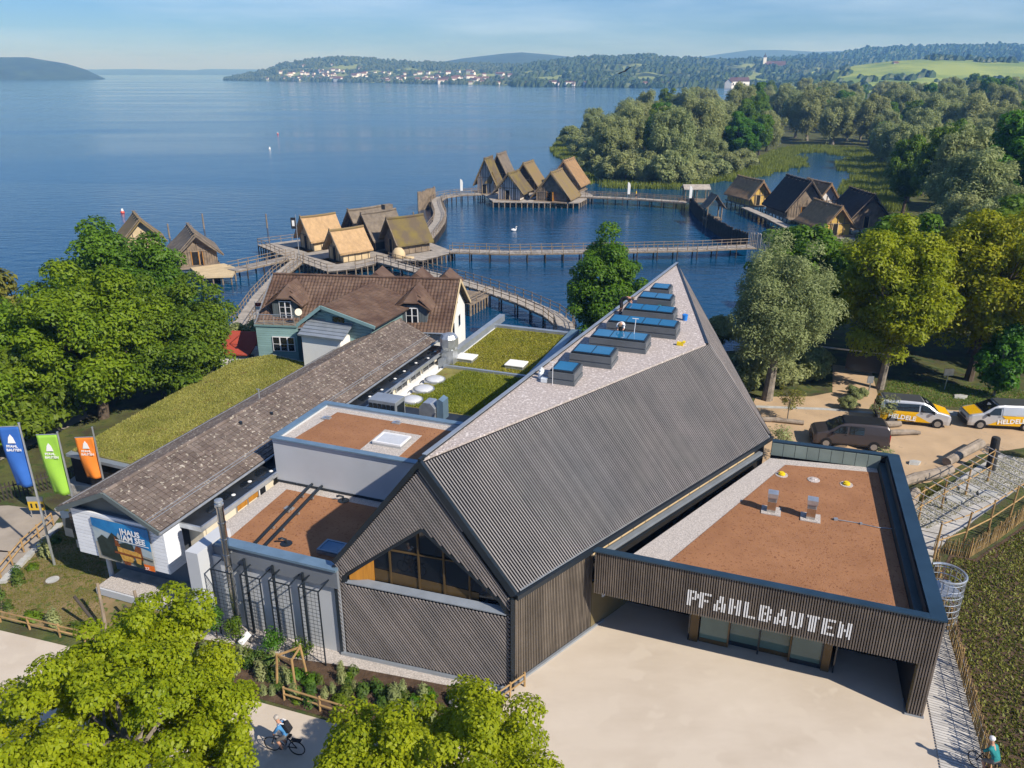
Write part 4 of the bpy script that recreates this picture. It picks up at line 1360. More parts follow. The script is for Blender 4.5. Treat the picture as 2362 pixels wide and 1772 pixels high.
# ------------------------------------------------------------------ grey annex: lower brown roof, upper block, fin wall, trellis wall
anx = thing("grey_annex", W(-20, 30, 0), "grey rendered annex with two brown flat roofs between old wing and hall", "annex")
pb = MB(); abox(pb, -25.55, -17.3, 24.75, 32.0, 0, 3.75)
build("lower_block", pb, "render_grey", anx)
pb = MB(); abox(pb, -25.5, -17.3, 25.15, 31.75, 3.75, 3.88); build("gravel_margin", pb, "gravel", anx)
pb = MB(); pb.slab([W(-24.25, 25.3), W(-17.3, 25.3), W(-17.3, 31.1), W(-24.55, 31.1)], 3.85, 3.92); build("substrate_roof", pb, "brownroof", anx)
pb = MB(); abox(pb, -23.6, -17.3, 24.6, 24.98, 3.7, 4.62); build("front_parapet", pb, "render_dark", anx)
pb = MB(); abox(pb, -23.75, -17.3, 24.50, 25.08, 4.62, 4.74); build("parapet_cap", pb, "zincblue", anx)
pb = MB(); abox(pb, -25.6, -16.4, 31.75, 37.0, 3.5, 6.35); build("upper_block", pb, "render_grey", anx)
pb = MB(); abox(pb, -25.58, -24.35, 31.7, 31.76, 3.9, 4.02); abox(pb, -24.3, -16.5, 31.70, 31.76, 3.9, 4.02); build("base_flashing", pb, "darkmetal", anx)
pb = MB(); abox(pb, -25.6, -16.3, 31.7, 31.95, 6.35, 6.55); abox(pb, -25.6, -16.3, 36.75, 37.0, 6.35, 6.55); abox(pb, -25.62, -25.35, 31.95, 36.75, 6.35, 6.54)
build("parapet", pb, "render_grey", anx)
pb = MB()
abox(pb, -25.7, -16.2, 31.62, 32.0, 6.55, 6.62); abox(pb, -25.7, -16.2, 36.72, 37.1, 6.55, 6.622); abox(pb, -25.72, -25.3, 32.0, 36.72, 6.55, 6.618)
build("parapet_cap", pb, "zincblue", anx)
pb = MB(); abox(pb, -25.35, -16.4, 31.95, 36.75, 6.34, 6.40); build("gravel_margin", pb, "gravel", anx)
pb = MB(); pb.slab([W(-24.6, 32.1), W(-16.4, 32.1), W(-16.4, 36.1), W(-24.3, 36.2)], 6.38, 6.44); build("substrate_roof", pb, "brownroof", anx)
pb = MB(); pb.slab([W(-20.5, 32.3), W(-18.2, 32.3), W(-18.2, 35.0), W(-20.5, 35.0)], 6.40, 6.455); build("skylight_gravel", pb, "gravel", anx)
# grey fin wall at the end
pb = MB(); abox(pb, -25.0, -24.3, 23.9, 26.2, 0, 4.35); build("fin_wall", pb, "render_grey", anx)
pb = MB(); abox(pb, -24.3, -23.6, 24.9, 25.1, 0, 4.2); build("fin_return", pb, "render_dark", anx)
# round-cornered white skylight on the upper block, blue one on the lower roof
def flat_skylight(c, w, d, frame, pane, label):
    t = thing("flat_skylight", c, label, "skylight")
    pb = MB(); pb.box(c + UP * 0.07, (w, d, 0.14), DA, DB); build("kerb", pb, "galv", t)
    pb = MB()
    for s in (-1, 1):
        pb.box(c + UP * 0.18 + DA * (s * (w / 2 - 0.05)), (0.1, d, 0.09), DA, DB)
        pb.box(c + UP * 0.18 + DB * (s * (d / 2 - 0.05)), (w - 0.2, 0.1, 0.09), DA, DB)
    build("frame", pb, frame, t)
    pb = MB(); pb.box(c + UP * 0.17, (w - 0.18, d - 0.18, 0.06), DA, DB); build("pane", pb, pane, t)
flat_skylight(W(-19.35, 33.7, 6.44), 1.7, 1.25, "whiteframe", "lamp_clear", "white-framed pale skylight set in gravel on the upper brown roof")
flat_skylight(W(-19.0, 26.9, 3.92), 1.15, 0.95, "zincblue", "skyglass", "small blue skylight in the hall's shadow on the lower roof")
for i, da in enumerate((0, 0.62)):
    pb = MB(); pts = [W(-23.3 + da, 31.7, 4.16), W(-23.3 + da, 31.5, 4.16), W(-22.55 + da * 0.9, 25.3, 4.10), W(-22.5 + da * 0.9, 25.1, 4.05)]
    pb.path(pts, 0.075, 8)
    t = single("roof_pipe", pb, "darkmetal", ("black pipe across the lower brown roof, the one nearer the tiled wing" if i == 0 else "black pipe across the lower brown roof, the one nearer the hall"), "pipe", "twin roof pipes", smooth=True)
    pb = MB()
    for f in (0.15, 0.4, 0.65, 0.9):
        pb.box(pts[1].lerp(pts[2], f) - UP * 0.1, (0.2, 0.1, 0.1), DA, DB)
    build("pipe_support", pb, "galv", t, kind="stuff")
for (a_, b_, lb) in ((-21.4, 26.6, "dark roof outlet with a green sprout beside the twin pipes"), (-21.0, 31.1, "small black elbow pipe by the upper grey wall")):
    pb = MB(); pb.path([W(a_, b_, 3.9), W(a_, b_, 4.15), W(a_ - 0.15, b_ - 0.1, 4.25), W(a_ - 0.3, b_ - 0.15, 4.2)], 0.06, 8)
    pb.lathe(W(a_, b_, 3.9), [(0.3, 0), (0.3, 0.04), (0.1, 0.06)], 12)
    single("roof_outlet", pb, "darkmetal", lb, "roof outlet")
for (a_, b_, lb) in ((-24.4, 35.2, "small mounting plate on the upper brown roof by the tiled wing"), (-23.2, 29.4, "small bracket on gravel patch beside the twin pipes"), (-20.3, 36.0, "small bracket near the back parapet of the upper brown roof")):
    pb = MB(); z_ = 6.44 if b_ > 32 else 3.92
    pb.box(W(a_, b_, z_ + 0.03), (0.5, 0.3, 0.06), DA, DB); pb.box(W(a_ + 0.1, b_, z_ + 0.1), (0.25, 0.12, 0.1), DA, DB)
    single("roof_bracket", pb, "galv", lb, "bracket")

# ---- steel flue
fl = thing("steel_flue", W(-22.9, 24.25, 0), "tall shiny steel flue in front of the grey trellis wall", "chimney flue")
pb = MB()
for i in range(8):
    pb.tube(W(-22.9, 24.25, 0.2 + i * 0.85), W(-22.9, 24.25, 0.2 + i * 0.85 + 0.83), 0.16, None, 14)
    pb.tube(W(-22.9, 24.25, 0.2 + i * 0.85 + 0.80), W(-22.9, 24.25, 0.2 + i * 0.85 + 0.86), 0.185, None, 14)
build("stack", pb, "steel", fl, smooth=False)
pb = MB(); pb.lathe(W(-22.9, 24.25, 7.0), [(0.16, 0), (0.2, 0.05), (0.2, 0.1), (0.12, 0.12), (0.12, 0.2), (0.2, 0.22), (0.18, 0.3), (0.02, 0.34)], 14)
build("cowl", pb, "galv", fl)
pb = MB()
for z_ in (1.5, 3.2, 4.4): pb.beam(W(-22.9, 24.4, z_), W(-22.9, 24.8, z_), 0.06, 0.06)
build("wall_bracket", pb, "galv", fl, kind="stuff")

# ---- trellis frames with wire mesh in front of the grey wall
def trellis(a0, a1, b0, h, label):
    t = thing("mesh_trellis", W((a0 + a1) / 2, b0, 0), label, "trellis", "black mesh trellises")
    for a in (a0, a1):
        pb = MB(); pb.box(W(a, b0, h / 2), (0.05, 0.05, h), DA, DB); build("post", pb, "darkmetal", t)
    for a in (a0, a1):
        pb = MB(); pb.beam(W(a, b0, h - 0.03), W(a, 24.7, h + 0.05), 0.05, 0.05); build("stay", pb, "darkmetal", t)
    pb = MB(); pb.beam(W(a0, b0, h), W(a1, b0, h), 0.045, 0.045); build("top_rail", pb, "darkmetal", t)
    pb = MB()
    n = int((a1 - a0) / 0.2)
    for i in range(1, n): pb.beam(W(a0 + (a1 - a0) * i / n, b0, 0.1), W(a0 + (a1 - a0) * i / n, b0, h), 0.012, 0.012)
    m_ = int(h / 0.2)
    for i in range(1, m_): pb.beam(W(a0, b0, h * i / m_), W(a1, b0, h * i / m_), 0.012, 0.012)
    build("wire_mesh", pb, "darkmetal", t, kind="stuff")
trellis(-23.65, -22.55, 23.9, 3.7, "black mesh trellis frame behind the steel flue")
trellis(-21.95, -20.9, 23.85, 3.85, "black mesh trellis frame next to the steel flue")
trellis(-20.35, -19.3, 23.8, 3.95, "black mesh trellis frame between two others")
trellis(-18.75, -17.75, 23.75, 4.05, "black mesh trellis frame next to the slatted gable")
for i, a_ in enumerate((-22.2, -20.65, -19.05)):
    pb = MB(); pb.tube(W(a_, 24.5, 0.05), W(a_, 24.5, 4.2), 0.07, None, 10)
    single("downpipe", pb, "darkmetal", ["dark downpipe on the grey wall beside the steel flue", "dark downpipe on the grey wall between middle trellises", "dark downpipe on the grey wall near the slatted gable"][i], "downpipe", "downpipes on the trellis wall")
pb = MB(); pb.box((0, 0, 0), (0.62, 0.3, 0.05)); pb.box((0, 0, 0.04), (0.5, 0.2, 0.04))
o = single("floodlight", pb, "whiteframe", "white floodlight tilted on the gravel below the steel flue", "floodlight")
o.location = W(-22.0, 23.6, 0.45); o.rotation_euler = (0.6, -0.7, 0.6)
pb = MB(); pb.tube((0, 0, -0.05), (0.05, 0.0, -0.6), 0.03)
build("stand", pb, "darkmetal", o)

# ------------------------------------------------------------------ right green roof, between wing and hall
gre = thing("green_roof_block", W(-21, 50, 0), "low block with sedum green roof between tiled wing and hall", "green roof building")
pb = MB(); abox(pb, -25.3, -17.5, 37.1, 63.8, 0, 3.45); build("block", pb, "white", gre)
pb = MB(); abox(pb, -24.9, -18.0, 44.2, 63.3, 3.45, 3.56); build("substrate_roof", pb, "sedumbase", gre)
pb = MB(); abox(pb, -18.05, -17.35, 37.1, 64.0, 3.45, 3.95); build("parapet", pb, "zincblue", gre)
pb = MB(); abox(pb, -25.5, -17.5, 63.4, 63.85, 3.45, 3.75); build("parapet", pb, "zinc", gre)
pb = MB(); pb.prism([W(-25.6, 52.5, 3.4), W(-25.1, 52.5, 3.4), W(-25.1, 66.0, 3.4), W(-25.6, 66.0, 3.4)], (0, 0, 0.62)); build("side_upstand", pb, "zinc", gre)
pb = MB(); abox(pb, -25.0, -18.0, 52.2, 52.45, 3.5, 3.75); build("divider", pb, "zinc", gre)
pb = MB(); abox(pb, -25.2, -17.6, 37.2, 44.2, 3.45, 3.60); build("felt_area", pb, "felt", gre)
for (a_, b_, r_, lb) in ((-24.4, 49.4, 0.72, "round white dome skylight farthest from the ventilation units"), (-24.35, 47.4, 0.72, "round white dome skylight in the middle of three on the grass roof"), (-24.2, 45.3, 0.7, "round white dome skylight beside the ventilation units")):
    t = thing("dome_skylight", W(a_, b_, 3.5), lb, "dome skylight", "round dome skylights")
    pb = MB(); pb.lathe(W(a_, b_, 3.5), [(r_ + 0.1, 0), (r_ + 0.08, 0.2), (r_, 0.2)], 24); build("kerb", pb, "galv", t)
    pb = MB(); pb.lathe(W(a_, b_, 3.7), [(r_, 0), (r_ * 0.93, 0.06), (r_ * 0.7, 0.14), (r_ * 0.35, 0.18), (0.01, 0.19)], 24); build("dome", pb, "lamp_clear", t, smooth=True)
for (a_, b_, lb) in ((-24.0, 54.4, "white square roof hatch beside the grey ventilation cowl"), (-19.7, 54.3, "white square roof hatch next to the hall on the sedum roof")):
    t = thing("roof_hatch", W(a_, b_, 3.55), lb, "roof hatch", "square roof hatches")
    pb = MB(); pb.box(W(a_, b_, 3.68), (1.45, 1.25, 0.26), DA, DB); build("kerb", pb, "galv", t)
    pb = MB(); pb.box(W(a_, b_, 3.85), (1.55, 1.35, 0.1), DA, DB); build("lid", pb, "white", t, bevel=0.03)
# ventilation units
t = thing("ventilation_unit", W(-24.1, 41.6, 3.6), "boxy grey ventilation unit with louvres behind the upper brown roof", "ventilation unit", "ventilation units")
pb = MB(); pb.box(W(-24.1, 41.6, 4.45), (2.0, 1.3, 1.7), DA, DB); build("casing", pb, "zinc", t, bevel=0.04)
for i in range(6):
    pb = MB(); pb.box(W(-24.9 + i * 0.32, 40.93, 4.4), (0.24, 0.04, 1.35), DA, DB); build("louvre", pb, "darkmetal", t)
pb = MB(); pb.box(W(-23.08, 41.6, 4.4), (0.05, 0.9, 1.2), DA, DB); build("side_grille", pb, "darkmetal", t)
t = thing("ventilation_unit", W(-20.9, 41.9, 3.6), "bent metal ventilation duct hood with bracing behind the upper brown roof", "ventilation unit", "ventilation units")
pb = MB(); pb.prism([W(-21.6, 41.3, 3.6), W(-20.5, 41.3, 3.6), W(-20.5, 41.3, 5.1), W(-20.8, 41.3, 5.45), W(-21.3, 41.3, 5.45), W(-21.6, 41.3, 5.1)], DB * 0.9); build("duct_hood", pb, "galv", t)
pb = MB(); pb.prism([W(-20.45, 41.5, 4.3), W(-20.0, 41.5, 4.3), W(-20.0, 41.5, 5.6), W(-20.3, 41.5, 5.75), W(-20.45, 41.5, 5.6)], DB * 0.8); build("duct_neck", pb, "zincblue", t)
pb = MB(); pb.beam(W(-20.9, 41.2, 3.6), W(-20.4, 41.25, 4.9), 0.06, 0.06); build("brace", pb, "galv", t)
t = thing("ventilation_cowl", W(-25.0, 53.4, 3.5), "tall grey ventilation cowl with bent hood by the white house wall", "ventilation cowl")
pb = MB(); pb.box(W(-25.0, 53.4, 4.1), (1.0, 0.9, 1.3), DA, DB); build("shaft", pb, "galv", t)
pb = MB(); pb.lathe(W(-25.0, 53.4, 4.75), [(0.62, 0), (0.72, 0.25), (0.72, 0.9), (0.55, 1.15), (0.3, 1.25), (0.02, 1.27)], 8); build("hood", pb, "galv", t)

# ------------------------------------------------------------------ left sedum roof beside the wing
grl = thing("sedum_roof_shed", W(-38, 42, 0), "low dark building with a meadow-like sedum roof beside the tiled wing", "green roof building")
LR = [W(-41.2, 31.8), W(-34.0, 31.6), W(-34.0, 50.6), W(-37.9, 51.0), W(-40.5, 51.5), W(-42.4, 49.2), W(-41.8, 38.2)]
pb = MB(); pb.slab(LR, 0, 2.75); build("wall", pb, "backing", grl)
c_ = sum(LR, V(0, 0, 0)) / len(LR)
pb = MB(); pb.slab([c_ + (p - c_) * 1.02 for p in LR], 2.75, 2.95); build("roof_edge", pb, "zinc", grl)
pb = MB(); pb.slab([c_ + (p - c_) * 0.985 for p in LR], 2.9, 3.02); build("substrate_roof", pb, "sedumbase", grl)
def blades(name, poly, z, n, h, mt, parent=None, label=None, w=0.05, zf=None):
    """a carpet of small leaf blades over a polygon"""
    px = np.array([p[0] for p in poly]); py = np.array([p[1] for p in poly])
    pts = []
    pl_ = [(p[0], p[1]) for p in poly]
    while sum(len(q) for q in pts) < n:
        X = rng.uniform(px.min(), px.max(), n); Y = rng.uniform(py.min(), py.max(), n)
        ok = sdf(X, Y, pl_) > 0.03
        pts.append(np.stack([X[ok], Y[ok]], -1))
    P = np.concatenate(pts)[:n]
    hh = rng.uniform(0.4, 1.2, n) * h
    an = rng.uniform(0, 2 * math.pi, n)
    lean = rng.normal(0, 0.45, (n, 2)) * hh[:, None]
    ww = w * rng.uniform(0.6, 1.5, n)
    z0 = np.full(n, z) if zf is None else zf(P[:, 0], P[:, 1])
    dx, dy = np.cos(an) * ww, np.sin(an) * ww
    v = np.empty((n, 3, 3))
    v[:, 0] = np.stack([P[:, 0] - dx, P[:, 1] - dy, z0], -1)
    v[:, 1] = np.stack([P[:, 0] + dx, P[:, 1] + dy, z0], -1)
    v[:, 2] = np.stack([P[:, 0] + lean[:, 0], P[:, 1] + lean[:, 1], z0 + hh], -1)
    me = bpy.data.meshes.new(name)
    me.vertices.add(n * 3); me.vertices.foreach_set("co", v.ravel())
    me.loops.add(n * 3); me.loops.foreach_set("vertex_index", np.arange(n * 3))
    me.polygons.add(n); me.polygons.foreach_set("loop_start", np.arange(n) * 3)
    me.update(calc_edges=True)
    o = put(name, me, mt, parent)
    o["kind"] = "stuff"
    if label: o["label"] = label
    return o
blades("sedum", [c_ + (p - c_) * 0.98 for p in LR], 3.0, 60000, 0.12, LEAF["sedum"], grl, w=0.035)
blades("sedum", [W(-24.8, 52.5), W(-18.1, 52.5), W(-18.1, 63.2), W(-24.8, 63.2)], 3.55, 26000, 0.09, LEAF["sedumgreen"], gre, w=0.05)
blades("grass", [W(-24.8, 44.4), W(-18.1, 44.4), W(-18.1, 52.1), W(-23.2, 52.1)], 3.55, 30000, 0.16, LEAF["sedumgreen"], gre, w=0.03)
# ------------------------------------------------------------------ brown-roofed lakeside house
hx, hy = V(0.9927, -0.12, 0), V(0.12, 0.9927, 0)
HO = V(-21.13, 68.87, 0)
def HL(x, y, z): return HO + hx * x + hy * y + UP * z
def tiled(mb, p0, xd, ud, nv, width, length, pitch=0.30, course=0.36, inside=None):
    """corrugated tile courses on a slope; p0 eave corner"""
    nc = max(1, int(round(length / course)))
    cw = length / nc
    for c in range(nc):
        n = int(width / pitch)
        for i in range(n):
            x0 = width * i / n; x1 = width * (i + 1) / n; xm = (x0 + x1) / 2
            y0, y1 = c * cw - 0.03, (c + 1) * cw
            if inside and not inside(xm, (y0 + y1) / 2): continue
            q = lambda x, y, h: p0 + xd * x + ud * y + nv * h
            mb.add([q(x0, y0, 0.035), q(xm, y0, 0.085), q(x1, y0, 0.035), q(x0, y1, 0.005), q(xm, y1, 0.055), q(x1, y1, 0.005), q(x0, y0, 0.0), q(x1, y0, 0.0)],
                   [(0, 1, 4, 3), (1, 2, 5, 4), (6, 7, 2, 1, 0)])
hs = thing("lakeside_house", HL(8, 0, 0), "white and teal lakeside house with brown tiled roof and dormers", "house")
pb = MB()
pb.prism([HL(0.3, -4.35, 0), HL(16.3, -4.35, 0), HL(16.3, 4.35, 0), HL(0.3, 4.35, 0)], (0, 0, 5.15))
pb.prism([HL(0.3, -4.35, 5.15), HL(0.3, 4.35, 5.15), HL(0.3, 0, 8.05)], hx * 16.0)
build("wall", pb, "white", hs)
def inside_main(x, y): return not (5.0 < x < 8.6 and y > 7)
for sgn in (-1, 1):
    rb = MB()
    e0, e1, r0, r1 = HL(-0.15, sgn * 4.8, 4.9), HL(16.75, sgn * 4.8, 4.9), HL(-0.15, 0, 8.2), HL(16.75, 0, 8.2)
    rb.prism([e0, e1, r1, r0], (0, 0, -0.12))
    rp = build("roof", rb, "tileback", hs)
    ud = (r0 - e0).normalized(); nv = (hx.cross(ud)); nv = nv if nv.z > 0 else -nv
    tb = MB(); tiled(tb, e0, hx, ud, nv, 16.9, (r0 - e0).length)
    build("roof_tiles", tb, "redtile", rp, kind="stuff")
pb = MB()
for i in range(42): pb.tube(HL(-0.15 + i * 0.4, 0, 8.28), HL(-0.15 + i * 0.4 + 0.43, 0, 8.30), 0.11, 0.12, 8)
build("ridge_tiles", pb, "redtile", hs, kind="stuff")
for x_ in (-0.2, 16.8):
    for sgn in (-1, 1):
        pb = MB(); pb.beam(HL(x_, sgn * 4.85, 4.88), HL(x_, 0, 8.2), 0.06, 0.26); build("bargeboard", pb, "clay_pale" if x_ > 0 else "galv", hs)
pb = MB(); pb.tube(HL(-0.2, -4.9, 4.88), HL(16.8, -4.9, 4.88), 0.07, None, 8); build("gutter", pb, "galv", hs)
for (y_, z_) in ((-1.6, 3.6), (1.2, 3.6), (0.2, 5.9)):
    pb = MB(); pb.prism([HL(16.31, y_ - 0.5, z_), HL(16.31, y_ + 0.5, z_), HL(16.31, y_ + 0.5, z_ + 1.2), HL(16.31, y_ - 0.5, z_ + 1.2)], hx * 0.05)
    w_ = build("gable_window", pb, "whiteframe", hs)
    pb = MB(); pb.prism([HL(16.37, y_ - 0.4, z_ + 0.1), HL(16.37, y_ + 0.4, z_ + 0.1), HL(16.37, y_ + 0.4, z_ + 1.1), HL(16.37, y_ - 0.4, z_ + 1.1)], hx * 0.01)
    build("pane", pb, "darkglass", w_)
def window(parent, f, w, h, nx, nz, name="window"):
    """f(x, z, out) gives points of the wall plane, window centred"""
    pb = MB(); pb.prism([f(-w / 2, 0, 0.03), f(w / 2, 0, 0.03), f(w / 2, h, 0.03), f(-w / 2, h, 0.03)], f(0, 0, 0.08) - f(0, 0, 0.03))
    w_ = build(name, pb, "whiteframe", parent)
    fw = 0.07
    for i in range(nx):
        for j in range(nz):
            x0 = -w / 2 + w * i / nx + fw; x1 = -w / 2 + w * (i + 1) / nx - fw * (0.6 if i < nx - 1 else 1)
            z0 = h * j / nz + (fw if j == 0 else 0.025); z1 = h * (j + 1) / nz - (fw if j == nz - 1 else 0.025)
            pb = MB(); pb.prism([f(x0, z0, 0.085), f(x1, z0, 0.085), f(x1, z1, 0.085), f(x0, z1, 0.085)], f(0, 0, 0.09) - f(0, 0, 0.085))
            build("pane", pb, "darkglass", w_)
    return w_
def dormer(xc, w, zt, win_h, nz, label):
    yf = -3.95
    z0 = 5.25
    pb = MB(); pb.prism([HL(xc - w / 2, yf, z0 - 0.3), HL(xc + w / 2, yf, z0 - 0.3), HL(xc + w / 2, yf, zt), HL(xc - w / 2, yf, zt)], hy * 3.0)
    d = build("dormer", pb, "slateboard", hs)
    d["label"] = label
    pb = MB()
    for i in range(int(w / 0.22)):
        x = xc - w / 2 + 0.1 + i * 0.22
        pb.prism([HL(x, yf - 0.02, z0), HL(x + 0.17, yf - 0.02, z0), HL(x + 0.17, yf - 0.02, zt - 0.02), HL(x, yf - 0.02, zt - 0.02)], hy * 0.02)
    build("dormer_boards", pb, "slateboard", d, kind="stuff")
    pb = MB(); pb.prism([HL(xc - w / 2 - 0.1, yf - 0.15, z0 - 0.05), HL(xc + w / 2 + 0.1, yf - 0.15, z0 - 0.05), HL(xc + w / 2 + 0.1, yf, z0 + 0.05), HL(xc - w / 2 - 0.1, yf, z0 + 0.05)], (0, 0, -0.06))
    build("dormer_flashing", pb, "galv", d)
    window(d, lambda x, z, o: HL(xc + x, yf - o, z0 + 0.15 + z), 1.05, win_h, 2, nz)
    # half-hipped gable roof
    ov = 0.45
    zr = zt + 1.15
    zg = zt + 0.1
    rp, yb = HL(xc, yf + 1.0, zr), HL(xc, -0.9, zr)
    for sgn in (-1, 1):
        e0, e1 = HL(xc + sgn * (w / 2 + ov), yf - 0.35, zt - 0.42), HL(xc + sgn * (w / 2 + ov), -2.1, zt - 0.42)
        g0 = HL(xc + sgn * 0.62, yf - 0.3, zg + 0.12)
        pb = MB(); pb.prism([e0, e1, yb, rp, g0], (0, 0, 0.1)); build("dormer_roof", pb, "redtile", d)
        ud = (yb - e1); ud = (rp - (HL(xc + sgn * (w / 2 + ov), yf + 1.0, zt - 0.42))).normalized()
        nv = hy.cross(ud); nv = nv if nv.z > 0 else -nv
        tb = MB(); tiled(tb, e0 + UP * 0.1, hy, ud, nv, 2.6, 2.0, inside=lambda x, y: y < 1.95 and x < 1.5 + y * 0.8 and x > (y - 1.05) * 1.2)
        build("dormer_tiles", tb, "redtile", d, kind="stuff")
    pb = MB(); pb.prism([HL(xc - 0.62, yf - 0.32, zg + 0.12), HL(xc + 0.62, yf - 0.32, zg + 0.12), rp], (0, 0, 0.1)); build("dormer_hip", pb, "redtile", d)
dormer(2.35, 2.3, 6.95, 1.55, 3, "grey dormer with tall balcony window")
dormer(13.35, 2.5, 6.95, 1.35, 2, "grey dormer with square window")
# small rear dormers just showing above the ridge
for xc in (8.9, 12.6, 15.2):
    pb = MB()
    pb.prism([HL(xc - 1.3, 0.9, 7.4), HL(xc + 1.3, 0.9, 7.4), HL(xc, 0.9, 8.5)], hy * 2.5)
    build("rear_dormer", pb, "redtile", hs)
# teal bay with balcony
pb = MB(); pb.prism([HL(0.2, -5.3, 0), HL(3.65, -5.3, 0), HL(3.65, -4.0, 0), HL(0.2, -4.0, 0)], (0, 0, 1.85)); build("bay_base", pb, "white", hs)
pb = MB(); pb.prism([HL(0.2, -5.3, 1.85), HL(3.65, -5.3, 1.85), HL(3.65, -4.0, 1.85), HL(0.2, -4.0, 1.85)], (0, 0, 3.25)); build("bay", pb, "teal", hs)
for i in range(16):
    z_ = 1.88 + i * 0.2
    pb = MB(); pb.prism([HL(0.14, -5.36, z_), HL(3.68, -5.36, z_), HL(3.68, -5.31, z_), HL(0.14, -5.31, z_)], (0, 0, 0.185)); build("weatherboard", pb, "tealboard", hs)
pb = MB(); pb.prism([HL(0.05, -5.45, 5.1), HL(3.8, -5.45, 5.1), HL(3.8, -4.0, 5.1), HL(0.05, -4.0, 5.1)], (0, 0, 0.15)); build("balcony_floor", pb, "teal", hs)
pb = MB(); pb.prism([HL(0.1, -5.4, 5.25), HL(3.75, -5.4, 5.25), HL(3.75, -4.3, 5.25), HL(0.1, -4.3, 5.25)], (0, 0, 0.03)); build("balcony_boards", pb, "wood_weather", hs)
for x_ in (0.1, 0.95, 1.8, 2.65, 3.6):
    pb = MB(); pb.tube(HL(x_, -5.42, 5.2), HL(x_, -5.42, 6.15), 0.025); build("balustrade_post", pb, "galv", hs)
pb = MB(); pb.tube(HL(0.1, -5.42, 6.15), HL(3.6, -5.42, 6.15), 0.03); pb.tube(HL(0.1, -5.42, 6.15), HL(0.1, -4.0, 6.15), 0.03); build("balustrade_rail", pb, "galv", hs)
for z_ in (5.45, 5.65, 5.85, 6.0):
    pb = MB(); pb.tube(HL(0.1, -5.42, z_), HL(3.6, -5.42, z_), 0.01, None, 5); build("balustrade_wire", pb, "galv", hs)
window(hs, lambda x, z, o: HL(2.5 + x, -5.36 - o, 2.95 + z), 1.95, 1.3, 3, 2)
pb = MB(); pb.prism([HL(1.7, -5.32, 0.3), HL(3.5, -5.32, 0.3), HL(3.5, -5.32, 1.1), HL(1.7, -5.32, 1.1)], hy * -0.02); build("cellar_window", pb, "darkglass", hs)
# satellite dish
pb = MB(); c = HL(3.9, -5.0, 6.3)
pb.tube(c - UP * 0.9, c, 0.03); build("dish_mast", pb, "galv", hs)
ds = MB(); ds.lathe((0, 0, 0), [(0.02, 0), (0.15, 0.03), (0.26, 0.08), (0.30, 0.12)], 16)
o = build("satellite_dish", ds, "cream", hs); o.location = c - hs.location + V(0, -0.08, 0.05); o.rotation_euler = (R(70), 0, R(25))
# cross wing
wa, wz = -34.76, 7.88
pb = MB()
pb.prism([W(-36.5, 51.3, 0), W(-30.6, 51.3, 0), W(-30.6, 51.3, 6.75), W(wa, 51.3, 7.7), W(-36.5, 51.3, 6.45)], DB * 6.0)
build("wing_wall", pb, "teal", hs)
for i in range(24):
    z_ = 1.3 + i * 0.26
    a1_ = -30.6 if z_ < 6.6 else -30.6 - (z_ - 6.6) * 4.2
    a0_ = -36.5 if z_ < 6.3 else -36.5 + (z_ - 6.3) * 1.45
    if a1_ - a0_ < 0.4: continue
    pb = MB(); abox(pb, a0_, a1_, 51.22, 51.29, z_, z_ + 0.235); build("weatherboard", pb, "tealboard", hs)
for (a_, z0_, dl) in ((-37.15, 6.12, 1), (-30.0, 6.70, -1)):
    e0, e1 = W(a_, 50.75, z0_), W(a_, 60.0, z0_)
    r0, r1 = W(wa, 50.75, wz), W(wa, 60.0, wz)
    pb = MB(); pb.prism([e0, e1, r1, r0], (0, 0, -0.1)); build("wing_roof", pb, "tileback", hs)
    ud = (r0 - e0).normalized(); nv = DB.cross(ud); nv = nv if nv.z > 0 else -nv
    tb = MB(); tiled(tb, e0, DB, ud, nv, 9.25, (r0 - e0).length); build("wing_tiles", tb, "redtile", hs, kind="stuff")
    pb = MB(); pb.beam(W(a_, 50.72, z0_ - 0.02), W(wa, 50.72, wz - 0.02), 0.08, 0.26); build("wing_bargeboard", pb, "tealboard", hs)
pb = MB(); abox(pb, -34.0, -33.0, 51.15, 51.22, 6.45, 7.05); build("wing_window", pb, "darkglass", hs)
pb = MB(); abox(pb, -34.75, -34.1, 51.16, 51.21, 6.2, 7.1); build("wing_panel", pb, "tealboard", hs)
# lean-to in front of the wing
pb = MB(); pb.prism([W(-36.3, 49.5, 5.72), W(-32.2, 49.5, 5.72), W(-32.2, 51.2, 6.55), W(-36.3, 51.2, 6.55)], (0, 0, 0.09)); build("leanto_roof", pb, "zinc", hs)
for i in range(6):
    a_ = 0.0
    pb = MB(); f = i / 5
    pb.beam(W(-36.3, 49.5 + 1.7 * f, 5.84 + 0.83 * f), W(-32.2, 49.5 + 1.7 * f, 5.84 + 0.83 * f), 0.05, 0.05); build("roof_seam", pb, "zinc", hs)
pb = MB(); abox(pb, -36.1, -32.6, 49.75, 51.2, 0, 5.7); build("leanto_wall", pb, "white", hs)
